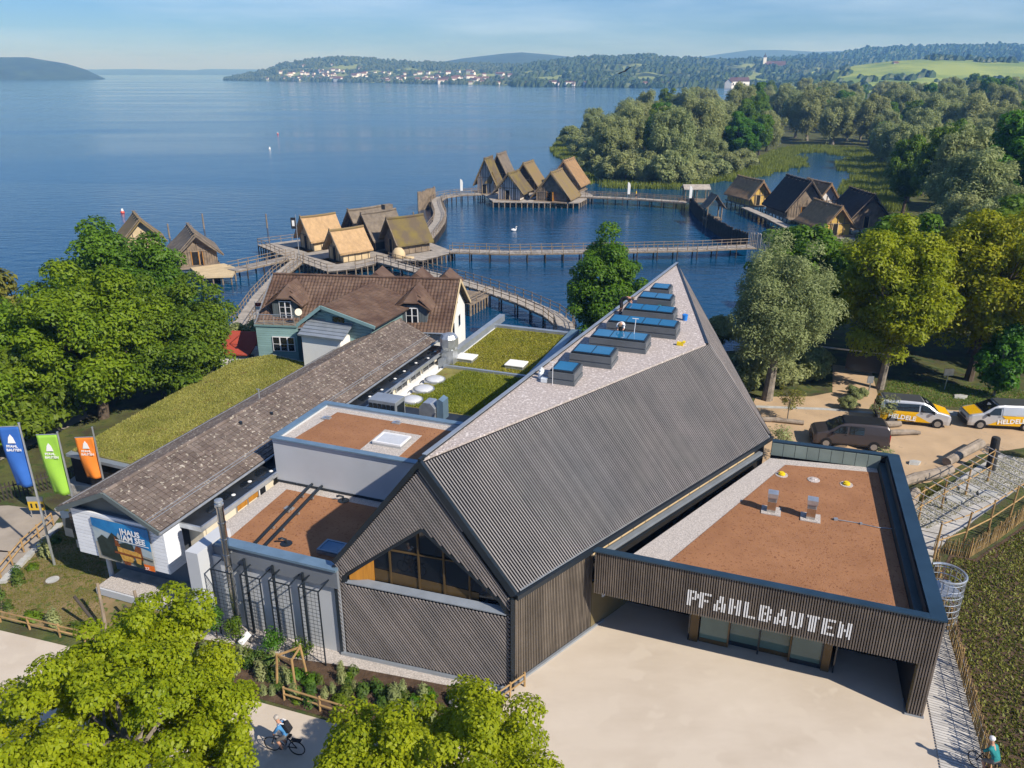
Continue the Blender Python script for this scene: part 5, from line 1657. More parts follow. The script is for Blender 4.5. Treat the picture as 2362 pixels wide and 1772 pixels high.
# ------------------------------------------------------------------ shed with red roof beside the house
sh = thing("garden_shed", (-24.2, 66.6, 0), "white shed with red roof beside the teal bay", "shed")
pb = MB(); pb.prism([(-25.7, 65.3, 0), (-23.3, 65.0, 0), (-22.6, 67.6, 0), (-25.2, 68.0, 0)], (0, 0, 1.9)); build("wall", pb, "white", sh)
pb = MB(); pb.prism([(-26.0, 65.0, 2.0), (-22.9, 64.7, 2.0), (-22.4, 67.8, 3.1), (-25.4, 68.2, 3.1)], (0, 0, 0.1)); build("roof", pb, "redroof", sh)
pb = MB(); pb.box((-24.4, 65.1, 1.2), (0.8, 0.12, 0.7)); w_ = build("window", pb, "whiteframe", sh)
pb = MB(); pb.box((-24.4, 65.03, 1.2), (0.62, 0.03, 0.52)); build("pane", pb, "darkglass", w_)
pb = MB(); pb.box((-23.0, 65.4, 1.0), (0.5, 0.1, 1.8)); build("door", pb, "slateboard", sh)
# small flag by the hedge
t = thing("small_flag", (-24.3, 72, 0), "small red and white flag beside the house hedge", "flag")
pb = MB(); pb.tube((-24.3, 72, 0), (-24.3, 72, 4.9), 0.03); build("pole", pb, "galv", t)
pb = MB(); pb.box((-24.0, 72, 4.55), (0.6, 0.03, 0.35)); build("cloth", pb, "flag_red" if False else "redroof", t)
pb = MB(); pb.box((-24.0, 72, 4.2), (0.6, 0.03, 0.3)); build("cloth_band", pb, "white", t)
# ------------------------------------------------------------------ the stilt village
def pile(parent, x, y, z1, r=0.11, m="wood_dark"):
    pb = MB(); pb.tube((x, y, WATER - 1.2), (x, y, z1), r * 1.1, r, 7)
    return build("pile", pb, m, parent)
def thatch(mb, c, ax, sx, L, hw, ze, zr, thick=0.28, sag=0.12, seed=0):
    """thatched double slope; c centre (x,y), ax ridge direction, sx across"""
    r = random.Random(seed)
    nl, ns = 9, 6
    for sgn in (-1, 1):
        vs = []
        for layer in (0, 1):
            for i in range(nl):
                f = i / (nl - 1) - 0.5
                for j in range(ns):
                    t = j / (ns - 1)
                    off = hw * (1 - t)
                    z = ze + (zr - ze) * t - sag * math.sin(math.pi * t) - sag * 0.8 * math.cos(f * math.pi) * t
                    jx = r.uniform(-0.06, 0.06) if layer == 0 else 0
                    ln = L * (0.5 if True else 0) * 2 * f * (1.0 + 0.04 * t)
                    p = c + ax * ln + sx * (sgn * (off + (r.uniform(-0.05, 0.07) if j == 0 else 0))) + UP * (z + (jx * 0.6) - layer * thick)
                    vs.append(p)
        n = nl * ns
        fs = []
        for i in range(nl - 1):
            for j in range(ns - 1):
                a = i * ns + j
                fs.append((a, a + 1, a + ns + 1, a + ns)); fs.append((n + a, n + a + ns, n + a + ns + 1, n + a + 1))
        for i in range(nl - 1):
            for j in (0, ns - 1):
                a = i * ns + j
                fs.append((a, a + ns, n + a + ns, n + a))
        for j in range(ns - 1):
            for i in (0, nl - 1):
                a = i * ns + j
                fs.append((a, a + 1, n + a + 1, n + a))
        mb.add(vs, fs)
def hut(name, label, cx, cy, ang, L, w, zf, ze, zr, wallm, roofm, group, over=0.7, style=None, piles=True, dkm="wood_weather", rpol=True):
    """ridge direction ang (degrees from +x) points out of the shown gable"""
    ax = V(math.cos(R(ang)), math.sin(R(ang)), 0); sx = V(-ax.y, ax.x, 0)
    c = V(cx, cy, 0)
    t = thing(name, (cx, cy, zf), label, "stilt hut", group)
    Q = lambda x, y, z: c + ax * x + sx * y + UP * z
    hl, hw = L / 2, w / 2
    if piles:
        n = max(3, int(L / 1.5))
        for i in range(n + 1):
            for s in (-1, 1):
                p = Q(-hl + L * i / n, s * hw, 0); pile(t, p.x, p.y, zf)
        p = Q(hl + 0.9, 0, 0); pile(t, p.x, p.y, zf)
    pb = MB(); pb.prism([Q(-hl - 0.4, -hw - 0.3, zf), Q(hl + 1.3, -hw - 0.3, zf), Q(hl + 1.3, hw + 0.3, zf), Q(-hl - 0.4, hw + 0.3, zf)], (0, 0, -0.22)); build("platform", pb, dkm, t)
    pb = MB()
    k = (zr - ze) / (hw + over)
    zw = ze + over * k - 0.22
    pb.prism([Q(hl, -hw, zf), Q(hl, hw, zf), Q(hl, hw, zw), Q(hl, 0, zr - 0.3), Q(hl, -hw, zw)], ax * -L)
    build("wall", pb, wallm, t)
    # timber posts, rails and door on the shown gable and both sides
    for y in np.linspace(-hw, hw, 5):
        ztop = zw + (zr - 0.35 - zw) * (1 - abs(y) / hw)
        pb = MB(); pb.tube(Q(hl + 0.05, y, zf), Q(hl + 0.05, y, min(ztop, zf + 3.2)), 0.07, None, 6); build("post", pb, "wood_weather", t)
    pb = MB(); pb.tube(Q(hl + 0.07, -hw, zw), Q(hl + 0.07, hw, zw), 0.07, None, 6); build("tie_beam", pb, "wood_weather", t)
    for s in (-1, 1):
        for i in range(max(3, int(L / 1.1))):
            x = -hl + 0.3 + i * 1.1
            if x > hl: break
            pb = MB(); pb.tube(Q(x, s * (hw + 0.05), zf), Q(x, s * (hw + 0.05), zw), 0.06, None, 6); build("post", pb, "wood_weather", t)
    if style == "halftimber":
        for y in np.linspace(-hw * 0.8, hw * 0.8, 9):
            ztop = zw + (zr - 0.5 - zw) * (1 - abs(y) / hw)
            pb = MB(); pb.tube(Q(hl + 0.06, y, zf), Q(hl + 0.06, y, ztop), 0.06, None, 6); build("strut", pb, "wood_dark", t)
    if style == "boards":
        for y in np.linspace(-hw * 0.92, hw * 0.92, 14):
            pb = MB(); pb.prism([Q(hl + 0.03, y - 0.1, zf), Q(hl + 0.03, y + 0.1, zf), Q(hl + 0.03, y + 0.1, zw + 0.4), Q(hl + 0.03, y - 0.1, zw + 0.4)], ax * 0.05); build("board", pb, "wood_weather", t)
    dm = "wood_orange" if style == "boards" else "backing"
    pb = MB(); dy = -hw * 0.15
    pb.prism([Q(hl + 0.06, dy - 0.42, zf + 0.05), Q(hl + 0.06, dy + 0.42, zf + 0.05), Q(hl + 0.06, dy + 0.42, zf + 1.95), Q(hl + 0.06, dy - 0.42, zf + 1.95)], ax * 0.06); build("door", pb, "backing", t)
    for s in (-1, 1):
        pb = MB(); pb.box(Q(hl + 0.1, dy + s * 0.48, zf + 1.0), (0.08, 0.1, 2.0), ax, sx); build("door_post", pb, dm if dm != "backing" else "clay_pale", t)
    if style == "boards":
        pb = MB(); pb.box(Q(hl + 0.4, dy + 0.95, zf + 1.0), (0.7, 0.06, 1.9), ax, sx); build("door_leaf", pb, "wood_orange", t)
    rb = MB(); thatch(rb, c + ax * 0.25, ax, sx, L + 2 * 0.55, hw + over, ze, zr, seed=int(abs(cx * 7 + cy)))
    build("thatch_roof", rb, roofm, t, smooth=False)
    rb = MB(); rb.path([c + ax * (0.25 - hl - 0.65) + UP * (zr + 0.02), c + ax * -hl * 0.4 + UP * (zr - 0.05), c + ax * hl * 0.5 + UP * (zr - 0.05), c + ax * (0.25 + hl + 0.65) + UP * (zr + 0.02)], 0.2, 7)
    build("ridge_roll", rb, roofm if roofm in ("thatch_dark", "thatch_grey", "thatch_moss", "thatch_brown") else "thatch_tan", t)
    if rpol:
        for x in np.linspace(-hl, hl, max(3, int(L / 1.2))):
            for s in (-1, 1):
                pb = MB(); pb.tube(Q(x, -s * 0.28, zr + 0.32), Q(x, s * 0.5, zr - 0.35), 0.045, None, 5); build("ridge_pole", pb, "wood_weather", t)
    for s in (-1, 1):                                     # verge poles on the shown gable
        pb = MB(); pb.tube(Q(hl + 0.85, s * (hw + over * 0.98), ze - 0.05), Q(hl + 0.85, -s * 0.15, zr + 0.35), 0.08, 0.06, 6); build("verge_pole", pb, "wood_weather", t)
    return t
def railing(parent, pts, z, h=1.0, step=1.6, m="wood_weather"):
    d = 0
    for i in range(len(pts) - 1):
        p, q = V(*pts[i][:2], z), V(*pts[i + 1][:2], z)
        n = max(1, int((q - p).length / step))
        for k in range(n):
            a = p.lerp(q, k / n)
            pb = MB(); pb.tube(a - UP * 0.3, a + UP * h, 0.055, None, 6); build("railing_post", pb, m, parent)
        for zz in (0.5, 0.95):
            pb = MB(); pb.tube(p + UP * zz, q + UP * (zz + 0.02), 0.045, None, 6); build("railing_rail", pb, m, parent)
def planks(mb, p, q, w0, z, plank=0.22, gap=0.02):
    d = (q - p); L = d.length; d.normalize()
    s = V(-d.y, d.x, 0)
    n = int(L / plank)
    for i in range(n):
        c = p + d * (plank * (i + 0.5))
        mb.box(V(c.x, c.y, z - 0.04) + s * random.uniform(-0.05, 0.05), (plank - gap, w0 + random.uniform(-0.1, 0.1), 0.07), d, s)
def walkway(name, label, pts, w=1.9, z=-0.15, rails=(1, 1), step=2.6, m="wood_grey", group="footbridges of the stilt village"):
    t = thing(name, (pts[0][0], pts[0][1], z), label, "footbridge", group)
    P = [V(p[0], p[1], 0) for p in pts]
    pb = MB()
    for i in range(len(P) - 1): planks(pb, P[i], P[i + 1], w, z)
    build("planks", pb, m, t, kind="stuff")
    L_, R_ = [], []
    for i in range(len(P)):
        d = (P[min(i + 1, len(P) - 1)] - P[max(i - 1, 0)]).normalized(); s = V(-d.y, d.x, 0)
        L_.append(P[i] + s * (w / 2 - 0.02)); R_.append(P[i] - s * (w / 2 - 0.02))
    for side in (L_, R_):
        pb = MB()
        for i in range(len(side) - 1): pb.beam(V(side[i].x, side[i].y, z - 0.18), V(side[i + 1].x, side[i + 1].y, z - 0.18), 0.16, 0.18)
        build("edge_beam", pb, "wood_weather", t)
        for i in range(len(side) - 1):
            n = max(1, int((side[i + 1] - side[i]).length / step))
            for k in range(n):
                a = side[i].lerp(side[i + 1], k / n); pile(t, a.x, a.y, z - 0.1, 0.1)
    if rails[0]: railing(t, L_, z, 1.05, 1.5, m="wood_weather")
    if rails[1]: railing(t, R_, z, 1.05, 1.5, m="wood_weather")
    return t

# ---- main platform with five huts
dk_ = thing("lake_platform", (-25, 117, -0.3), "broad wooden platform carrying five thatched huts", "platform")
DP = [(-40.0, 123.4), (-33.7, 115.3), (-31, 112.5), (-25.2, 105.6), (-21.7, 107.4), (-18.4, 111.8), (-12.9, 112.5), (-8.7, 118.2), (-12.5, 124.3), (-16, 131), (-26, 131.5), (-34, 128)]
pb = MB(); pb.slab(DP, -0.55, -0.36); build("deck_frame", pb, "wood_dark", dk_)
pb = MB()
n_ = 0
for i in range(150):                                        # plank rows laid along x, cut to the outline
    y = 105.4 + i * 0.18
    xs_ = []
    for k in range(len(DP)):
        (x0, y0), (x1, y1) = DP[k], DP[(k + 1) % len(DP)]
        if (y0 <= y < y1) or (y1 <= y < y0): xs_.append(x0 + (y - y0) / (y1 - y0) * (x1 - x0))
    xs_.sort()
    for a, b in zip(xs_[::2], xs_[1::2]):
        if b - a > 0.3: pb.box(((a + b) / 2, y, -0.33), (b - a, 0.16, 0.06))
build("planks", pb, "wood_grey", dk_, kind="stuff")
for k in range(len(DP)):
    p, q = V(*DP[k], 0), V(*DP[(k + 1) % len(DP)], 0)
    n = int((q - p).length / 1.0)
    for i in range(n):
        a = p.lerp(q, i / n); pile(dk_, a.x, a.y, -0.4, 0.1, "wood_weather")
railing(dk_, [DP[0], DP[1]], -0.3); railing(dk_, [DP[2], DP[3], (-24.4, 105.9)], -0.3); railing(dk_, [DP[4], DP[5]], -0.3); railing(dk_, [DP[11], DP[0]], -0.3)
GP = "thatched huts on the broad platform"
hut("thatched_hut", "light new-thatched hut standing foremost on the platform with pale clay wall", -23.7, 113.9, 222, 4.4, 3.9, -0.3, 1.15, 4.05, "clay_pale", "thatch_new", GP, 0.55, piles=False, rpol=False)
hut("thatched_hut", "light new-thatched hut beside the flag mast on the platform", -29.6, 121.9, 222, 4.8, 4.1, -0.3, 1.3, 4.6, "clay_pale", "thatch_new", GP, 0.6, piles=False, rpol=False)
hut("thatched_hut", "dark mossy thatched hut at the bridge end of the platform", -15.9, 119.2, 218, 5.2, 4.3, -0.3, 1.3, 4.85, "wood_weather", "thatch_moss", GP, 0.7, piles=False, rpol=False)
hut("thatched_hut", "grey thatched hut with smoke-hole hood in the back of the platform", -20.4, 122.7, 226, 5.4, 4.2, -0.3, 1.3, 5.05, "wood_dark", "thatch_grey", GP, 0.7, piles=False, rpol=False)
hut("thatched_hut", "dark thatched hut rearmost on the platform, half hidden by another", -22.9, 125.7, 226, 5.6, 4.2, -0.3, 1.3, 5.1, "wood_dark", "thatch_grey", GP, 0.7, piles=False, rpol=False)
pb = MB(); pb.prism([(-19.8, 124.2, 5.0), (-18.7, 125.2, 5.0), (-18.7, 125.2, 5.75), (-19.8, 124.2, 5.75)], (-0.7, 0.75, 0)); single("smoke_hood", pb, "thatch_grey", "thatch-covered smoke hood riding on the rear hut ridge", "roof hood")
pb = MB(); pb.lathe((-16.6, 114.2, -0.3), [(0.95, 0), (1.0, 0.5), (0.85, 1.0), (0.5, 1.4), (0.02, 1.5)], 14); single("clay_oven", pb, "clay_pale", "round pale clay oven in front of the mossy hut", "oven", smooth=True)
pb = MB(); pb.lathe((-15.0, 113.9, -0.3), [(0.7, 0), (0.7, 0.15), (0.5, 0.22), (0.02, 0.25)], 12); single("fire_ring", pb, "clay_pale", "low pale fire ring beside the clay oven", "fire ring")
t = thing("flag_mast", (-30.9, 113.2, -0.3), "tall pale mast with a black and white flag on the platform", "flag mast")
pb = MB(); pb.tube((-30.9, 113.2, -0.3), (-30.9, 113.2, 6.2), 0.07, 0.04, 8); build("pole", pb, "galv", t)
pb = MB(); pb.box((-31.3, 113.2, 4.9), (0.7, 0.03, 1.6)); build("cloth", pb, "cloth_black", t)
pb = MB(); pb.box((-31.3, 113.17, 4.9), (0.35, 0.02, 0.8)); build("emblem", pb, "white", t)
# ---- pair of huts behind the big trees
GL_ = "thatched huts on their own small decks"
hut("thatched_hut", "thatched hut with open timber gable and crossed ridge poles on its own deck", -46.2, 113.6, -63, 8.5, 5.0, -0.35, 1.0, 4.0, "wood_weather", "thatch_grey", GL_, 0.9, style="boards")
hut("thatched_hut", "tan thatched hut with mossy patch rising behind the green trees", -57.5, 121.5, -60, 7.0, 5.0, -0.35, 1.2, 4.6, "clay_pale", "thatch_tan", GL_, 0.9)
pb = MB(); pb.prism([(-44.8, 107.9, -0.3), (-41.5, 102.6, -0.3), (-37.4, 103.2, -0.3), (-38.2, 107.8, -0.3), (-41.0, 110.5, -0.3)], (0, 0, -0.25))
t = single("hut_terrace", pb, "clay_pale", "pale plank terrace in front of the crossed-pole hut", "terrace")
for (x, y) in ((-41.3, 102.9), (-40.0, 103.1), (-38.8, 103.3), (-37.7, 103.5), (-37.8, 105.5), (-43, 105.4)): pile(t, x, y, -0.4, 0.11, "wood_weather")
# ---- far group
GF = "tall thatched huts of the outer village"
hut("tall_stilt_hut", "steep hut with white upper gable and yellow triangle by the curved bridge", -5.2, 182.0, 254, 4.8, 3.7, -0.3, 1.6, 7.3, "clay_white", "thatch_moss", GF, 0.9, style="halftimber")
hut("tall_stilt_hut", "steep mossy hut behind the white-gabled one", -2.4, 191.5, 254, 6.0, 4.2, -0.3, 1.6, 7.4, "wood_dark", "thatch_grey", GF, 0.9)
hut("tall_stilt_hut", "hut with black and white half-timbered gable and yellow-moss roof", 0.4, 173.3, 250, 5.8, 4.9, -0.3, 1.2, 5.2, "clay_white", "thatch_moss", GF, 1.0, style="halftimber")
hut("tall_stilt_hut", "mossy hut directly behind the half-timbered one", 3.8, 185.5, 250, 6.0, 4.9, -0.3, 1.3, 6.0, "wood_dark", "thatch_tan", GF, 1.0)
hut("tall_stilt_hut", "broad tan-roofed hut with red boarded gable and low eaves", 9.5, 172.0, 250, 7.0, 6.6, -0.3, 0.3, 5.6, "wood_weather", "thatch_tan", GF, 1.2, style="boards")
hut("tall_stilt_hut", "broad brown-roofed hut behind the red boarded one", 13.0, 185.5, 250, 7.5, 6.4, -0.3, 1.2, 6.6, "wood_weather", "thatch_brown", GF, 1.0)
pb = MB(); pb.prism([(-9, 184, -0.35), (-6.0, 177.5, -0.35), (-4, 168.2, -0.35), (14, 167, -0.35), (18, 178, -0.35), (14, 192, -0.35), (0, 198, -0.35)], (0, 0, -0.2))
t = single("village_deck", pb, "wood_grey", "plank deck under the tall outer huts", "deck")
for i in range(16): pile(t, -4 + i * 1.2, 168.3 - i * 0.08, -0.4, 0.13, "wood_weather")
for i in range(8): pile(t, 14.1 + i * 0.5, 167.5 + i * 1.4, -0.4, 0.13, "wood_weather")
pb = MB(); pb.prism([(-6.2, 179.33, 1.9), (-3.2, 179.33, 1.9), (-4.3, 178.9, 4.6)], (0, 0.12, 0)); single("gable_shield", pb, "thatch_tan", "yellow straw triangle on the white gable", "gable shield")
# ---- right group
GR_ = "huts inside the palisade"
hut("clay_hut", "yellow clay hut with brown thatch by the reeds", 49.3, 167.4, -74, 8.6, 4.4, -0.3, 1.0, 4.55, "clay_yellow", "thatch_brown", GR_, 0.8)
hut("clay_hut", "big dark-roofed hut with boarded gable and orange door", 54.4, 153.4, -83, 9.4, 7.2, -0.3, 0.9, 6.3, "wood_weather", "thatch_dark", GR_, 0.9, style="boards")
hut("clay_hut", "brown-thatched hut with pale gable behind the big dark roof", 59.9, 157.6, -79, 7.5, 4.8, -0.3, 1.2, 5.2, "clay_white", "thatch_brown", GR_, 0.8)
hut("clay_hut", "yellow clay hut with red sign by its door and brown thatch", 53.4, 135.4, -81, 8.2, 4.7, -0.3, 0.95, 4.4, "clay_yellow", "thatch_brown", GR_, 0.8)
hut("clay_hut", "dark-roofed hut with grey ridge poles beside the willows", 62.0, 142.5, -88, 9.0, 6.0, -0.3, 1.1, 5.4, "wood_weather", "thatch_dark", GR_, 0.9)
pb = MB(); pb.box((51.9, 130.75, 0.9), (0.6, 0.06, 0.8)); single("door_poster", pb, "redroof", "small red poster beside the yellow hut door", "poster")
walkway("footbridge", "plank bridge linking the yellow hut to its neighbours inside the palisade", [(47.0, 160.5), (48.2, 148), (48.5, 138), (50.0, 128.6), (57, 128.3)], 1.6, -0.3, (0, 0), 1.8)
# ---- bridges
walkway("footbridge", "long straight railed bridge from the platform to the palisade", [(-9.2, 118.2), (-0.4, 117.0), (15.7, 118.3), (28, 119.6), (37.4, 121.6)], 2.0, -0.1)
walkway("footbridge", "curved bridge winding past the post screen to the tall huts", [(-14.3, 124.5), (-13.6, 134), (-13.2, 143), (-13.6, 151), (-15.0, 160), (-16.0, 168.0), (-15.1, 173.5), (-11.8, 177), (-7.0, 178.5)], 2.2, -0.1, step=1.2)
walkway("footbridge", "bridge with white banners from the tall huts to the palisade gate", [(14.6, 174.5), (27.1, 170.9), (36.5, 166.0)], 2.0, -0.1)
walkway("footbridge", "long bridge from the platform bending to the near shore", [(-18.5, 111.4), (-10.2, 102.8), (-6.8, 99.8), (-2.4, 94.7), (1.5, 89.6), (4.4, 84.6), (5.5, 81.1), (5.6, 76.2)], 2.1, -0.1)
walkway("footbridge", "short railed bridge from the platform to the crossed-pole hut", [(-32.5, 114.2), (-37.3, 107.4), (-38.4, 106.0)], 1.9, -0.2)
walkway("footbridge", "bridge from the platform running down behind the brown-roofed house", [(-30.9, 112.2), (-31.1, 103.5), (-30.4, 92), (-29, 80)], 1.9, -0.2)
pb = MB(); pb.prism([(-7.6, 96.6, -0.2), (-2.6, 93.6, -0.2), (-4.9, 88.6, -0.2), (-8.4, 92.5, -0.2)], (0, 0, -0.2))
t = single("side_deck", pb, "wood_weather", "square side deck beside the bridge near the shore", "deck")
for i in range(9): 
    p = V(-7.9, 92.0, 0).lerp(V(-4.9, 88.8, 0), i / 8); pile(t, p.x, p.y, -0.3, 0.11, "wood_weather")
for i in range(8):
    p = V(-4.8, 88.9, 0).lerp(V(-2.7, 93.4, 0), i / 7); pile(t, p.x, p.y, -0.3, 0.11, "wood_weather")
railing(t, [(-8.2, 92.6), (-4.95, 88.8), (-2.7, 93.5)], -0.2)
# ---- palisade
def palisade(name, label, pts, top, m, step=0.2, r=0.11, z0=None):
    t = thing(name, (pts[0][0], pts[0][1], WATER), label, "palisade", "palisades of the stilt village")
    for i in range(len(pts) - 1):
        p, q = V(*pts[i], 0), V(*pts[i + 1], 0)
        n = int((q - p).length / step)
        for k in range(n):
            a = p.lerp(q, k / n)
            pb = MB(); h = top + random.uniform(-0.18, 0.2)
            pb.tube((a.x, a.y, WATER - 0.6), (a.x + random.uniform(-.03, .03), a.y, h), r, r * 0.8, 5)
            build("pale", pb, m, t)
palisade("palisade", "dark palisade of posts running from the gate tower to the bridge", [(37.9, 170), (36.6, 160), (36.0, 150), (36.0, 140), (36.6, 131), (38.2, 126.8)], 0.9, "wood_dark", 0.3, 0.16)
palisade("palisade", "grey palisade continuing from the bridge end to the willows", [(38.4, 126.6), (42, 124.4), (46, 123.6), (51, 123.2)], 0.9, "wood_grey", 0.27, 0.13)
palisade("palisade", "screen of tall grey posts at the bend of the curved bridge", [(-19.2, 163.5), (-18.2, 166.2), (-17.0, 170.5), (-16.4, 172.5)], 2.2, "wood_weather", 0.3, 0.15)
gt = thing("gate_tower", (37.0, 146.5, -0.3), "small watch tower with peaked thatch roof above the palisade", "watch tower")
for dx in (-1.3, 1.3):
    for dy in (-1.2, 1.2):
        pb = MB(); pb.tube((37.0 + dx, 146.5 + dy, WATER - 1), (37.0 + dx, 146.5 + dy, 2.3), 0.14, None, 7); build("post", pb, "wood_weather", gt)
pb = MB(); pb.box((37.0, 146.5, -0.1), (3.0, 2.8, 0.2)); build("floor", pb, "wood_weather", gt)
rb = MB(); thatch(rb, V(37.0, 146.5, 0), V(0.1, -0.99, 0), V(0.99, 0.1, 0), 3.4, 1.9, 2.0, 4.4, 0.2); build("thatch_roof", rb, "thatch_grey", gt)
pv_ = thing("gate_pavilion", (38.8, 169.5, -0.2), "open pavilion with flat shingle roof at the end of the banner bridge", "pavilion")
for dx in (-2.4, 0, 2.4):
    for dy in (-1.2, 1.2):
        pb = MB(); pb.tube((38.8 + dx, 169.5 + dy, WATER), (38.8 + dx, 169.5 + dy, 2.2), 0.11, None, 7); build("post", pb, "wood_weather", pv_)
pb = MB(); pb.prism([(36.0, 167.9, 2.1), (41.6, 167.9, 2.1), (41.6, 169.5, 2.9), (36.0, 169.5, 2.9)], (0, 0, 0.15)); build("roof", pb, "wood_grey", pv_)
pb = MB(); pb.prism([(36.0, 171.1, 2.1), (41.6, 171.1, 2.1), (41.6, 169.5, 2.9), (36.0, 169.5, 2.9)], (0, 0, 0.15)); build("roof", pb, "wood_grey", pv_)
pb = MB(); pb.box((38.8, 169.5, -0.3), (6.5, 4.5, 0.2)); build("floor", pb, "wood_weather", pv_)
# ---- mooring posts, banners on poles, swans, buoys
for i, (x, y, h, lb) in enumerate(((-45.0, 145.2, 0.9, "lone wooden mooring post with pale top in open water"), (-58.9, 135.2, 0.9, "wooden mooring post beside the crossed-pole hut roof"), (-56.1, 143.8, 1.2, "greenish mooring post behind the crossed-pole hut"), (-32.6, 141.5, 1.6, "tall mooring post behind the light-thatched hut"), (-17.0, 137.0, 2.6, "tall post beside the rearmost platform hut"))):
    pb = MB(); pb.tube((x, y, WATER - 1), (x, y, h), 0.16, 0.13, 8); single("mooring_post", pb, "wood_weather", lb, "mooring post", "mooring posts in the lake")
for (x, y, lb) in ((-11.3, 175.4, "white feather banner on the curved bridge"), (24.5, 170.2, "white feather banner midway on the far bridge"), (36.4, 164.6, "white feather banner by the gate pavilion")):
    t = thing("feather_banner", (x, y, -0.1), lb, "feather banner", "white feather banners")
    pb = MB(); pb.tube((x, y, -0.3), (x, y, 3.4), 0.03); build("pole", pb, "galv", t)
    pb = MB(); pb.prism([(x, y, 0.9), (x + 0.55, y, 0.9), (x + 0.6, y, 2.7), (x + 0.45, y, 3.2), (x + 0.1, y, 3.4), (x, y, 3.4)], (0, 0.03, 0)); build("cloth", pb, "white", t)
for (x, y, mm_, lb) in ((-79.1, 161.5, "buoy_red", "small red and white buoy on the open lake"), (-108, 380, "buoy_red", "tiny pink buoy far out on the lake"), (-90, 304, "white", "tiny white buoy far out on the lake")):
    t = thing("buoy", (x, y, WATER), lb, "buoy", "buoys on the lake")
    pb = MB(); pb.lathe((x, y, WATER - 0.2), [(0.3, 0), (0.42, 0.3), (0.3, 0.6)], 10); build("float", pb, mm_, t)
    pb = MB(); pb.lathe((x, y, WATER + 0.4), [(0.25, 0), (0.2, 0.35), (0.02, 0.5)], 10); build("top", pb, "white", t)
def swan(x, y, lb):
    t = thing("swan", (x, y, WATER), lb, "swan", "white swans")
    pb = MB(); pb.path([(x - 0.55, y, WATER + 0.22), (x - 0.4, y, WATER + 0.2), (x, y, WATER + 0.18), (x + 0.35, y, WATER + 0.18), (x + 0.45, y, WATER + 0.4), (x + 0.4, y, WATER + 0.7), (x + 0.5, y, WATER + 0.8), (x + 0.66, y, WATER + 0.76)], [0.03, 0.2, 0.3, 0.2, 0.09, 0.07, 0.08, 0.03], 10)
    build("body", pb, "cloth_white", t, smooth=True)
swan(0.3, 141.9, "white swan floating before the half-timbered hut"); swan(60, 470, "white swan far out beside the willow point")
# ------------------------------------------------------------------ trees
def leaf_mesh(name, centers, normals, size, asp=0.5, fold=0.22, rg=rng):
    n = len(centers)
    nn = normals / np.maximum(1e-6, np.linalg.norm(normals, axis=1, keepdims=True))
    t = rg.normal(size=(n, 3))
    t -= nn * (t * nn).sum(1, keepdims=True)
    t /= np.maximum(1e-6, np.linalg.norm(t, axis=1, keepdims=True))
    b = np.cross(nn, t)
    s = (size * rg.uniform(0.65, 1.35, n))[:, None]
    v = np.empty((n, 4, 3))
    v[:, 0] = centers - t * s
    v[:, 1] = centers + b * s * asp + nn * s * fold
    v[:, 2] = centers + t * s
    v[:, 3] = centers - b * s * asp + nn * s * fold
    me = bpy.data.meshes.new(name)
    me.vertices.add(n * 4); me.vertices.foreach_set("co", v.ravel())
    me.loops.add(n * 4); me.loops.foreach_set("vertex_index", np.arange(n * 4))
    me.polygons.add(n); me.polygons.foreach_set("loop_start", np.arange(n) * 4)
    me.update(calc_edges=True)
    return me
def make_tree(h, r, rz, zc, nleaf, leaf, clumps, crad, seed, trunk_r, asp=0.5, droop=0.0, lean=(0, 0), flat=0.8, fork=0.35):
    """local-coordinate crown and trunk meshes; crown centred above the origin"""
    rg = np.random.default_rng(seed)
    C = []
    for k in range(clumps):
        d = rg.normal(size=3); d /= np.linalg.norm(d)
        f = rg.uniform(0.45, 0.98) ** 0.7
        wob = 1 + 0.16 * math.sin(3 * math.atan2(d[1], d[0]) + seed) + rg.uniform(-0.12, 0.1)
        C.append((d[0] * r * f * wob + lean[0], d[1] * r * f * wob + lean[1], zc + d[2] * rz * f * (1.0 if d[2] > 0 else 0.8) * wob))
    C = np.array(C)
    cr = crad * rg.uniform(0.6, 1.35, clumps)
    w = cr ** 2; w /= w.sum()
    which = rg.choice(clumps, nleaf, p=w)
    d = rg.normal(size=(nleaf, 3)); d[:, 2] = np.where(d[:, 2] < -0.1, d[:, 2] * rg.choice([-1, 1], nleaf, p=[0.45, 0.55]), d[:, 2])
    d /= np.linalg.norm(d, axis=1, keepdims=True)
    rad = cr[which] * (0.45 + 0.6 * rg.uniform(0, 1, nleaf) ** 0.6)
    P = C[which] + d * rad[:, None] * np.array([1, 1, flat])
    if droop:
        P[:, 2] -= droop * np.abs(rg.normal(0, 1, nleaf)) * cr[which]
    N = d * 0.9 + np.array([0, 0, 0.55]) + rg.normal(0, 0.45, (nleaf, 3))
    crown = leaf_mesh("crown", P, N, leaf, asp, rg=rg)
    tb = MB()
    z0 = zc - rz * fork
    tb.path([(0, 0, -0.3), (0.05 * r, 0.02 * r, z0 * 0.45), (lean[0] * 0.4, lean[1] * 0.4, z0), (lean[0] * 0.8, lean[1] * 0.8, zc + rz * 0.35)], [trunk_r * 1.35, trunk_r, trunk_r * 0.75, trunk_r * 0.2], 9)
    order = rg.permutation(clumps)[:min(clumps, 26)]
    for k in order:
        e = C[k]
        b0 = V(lean[0] * 0.4, lean[1] * 0.4, z0 * rg.uniform(0.75, 1.25))
        mid = b0.lerp(V(*e), 0.55) + V(*(rg.normal(0, 0.06, 3) * r)) - UP * 0.04 * r
        tb.path([b0, mid, V(*e)], [trunk_r * 0.42, trunk_r * 0.24, trunk_r * 0.07], 6)
    return crown, tb.mesh("trunk")
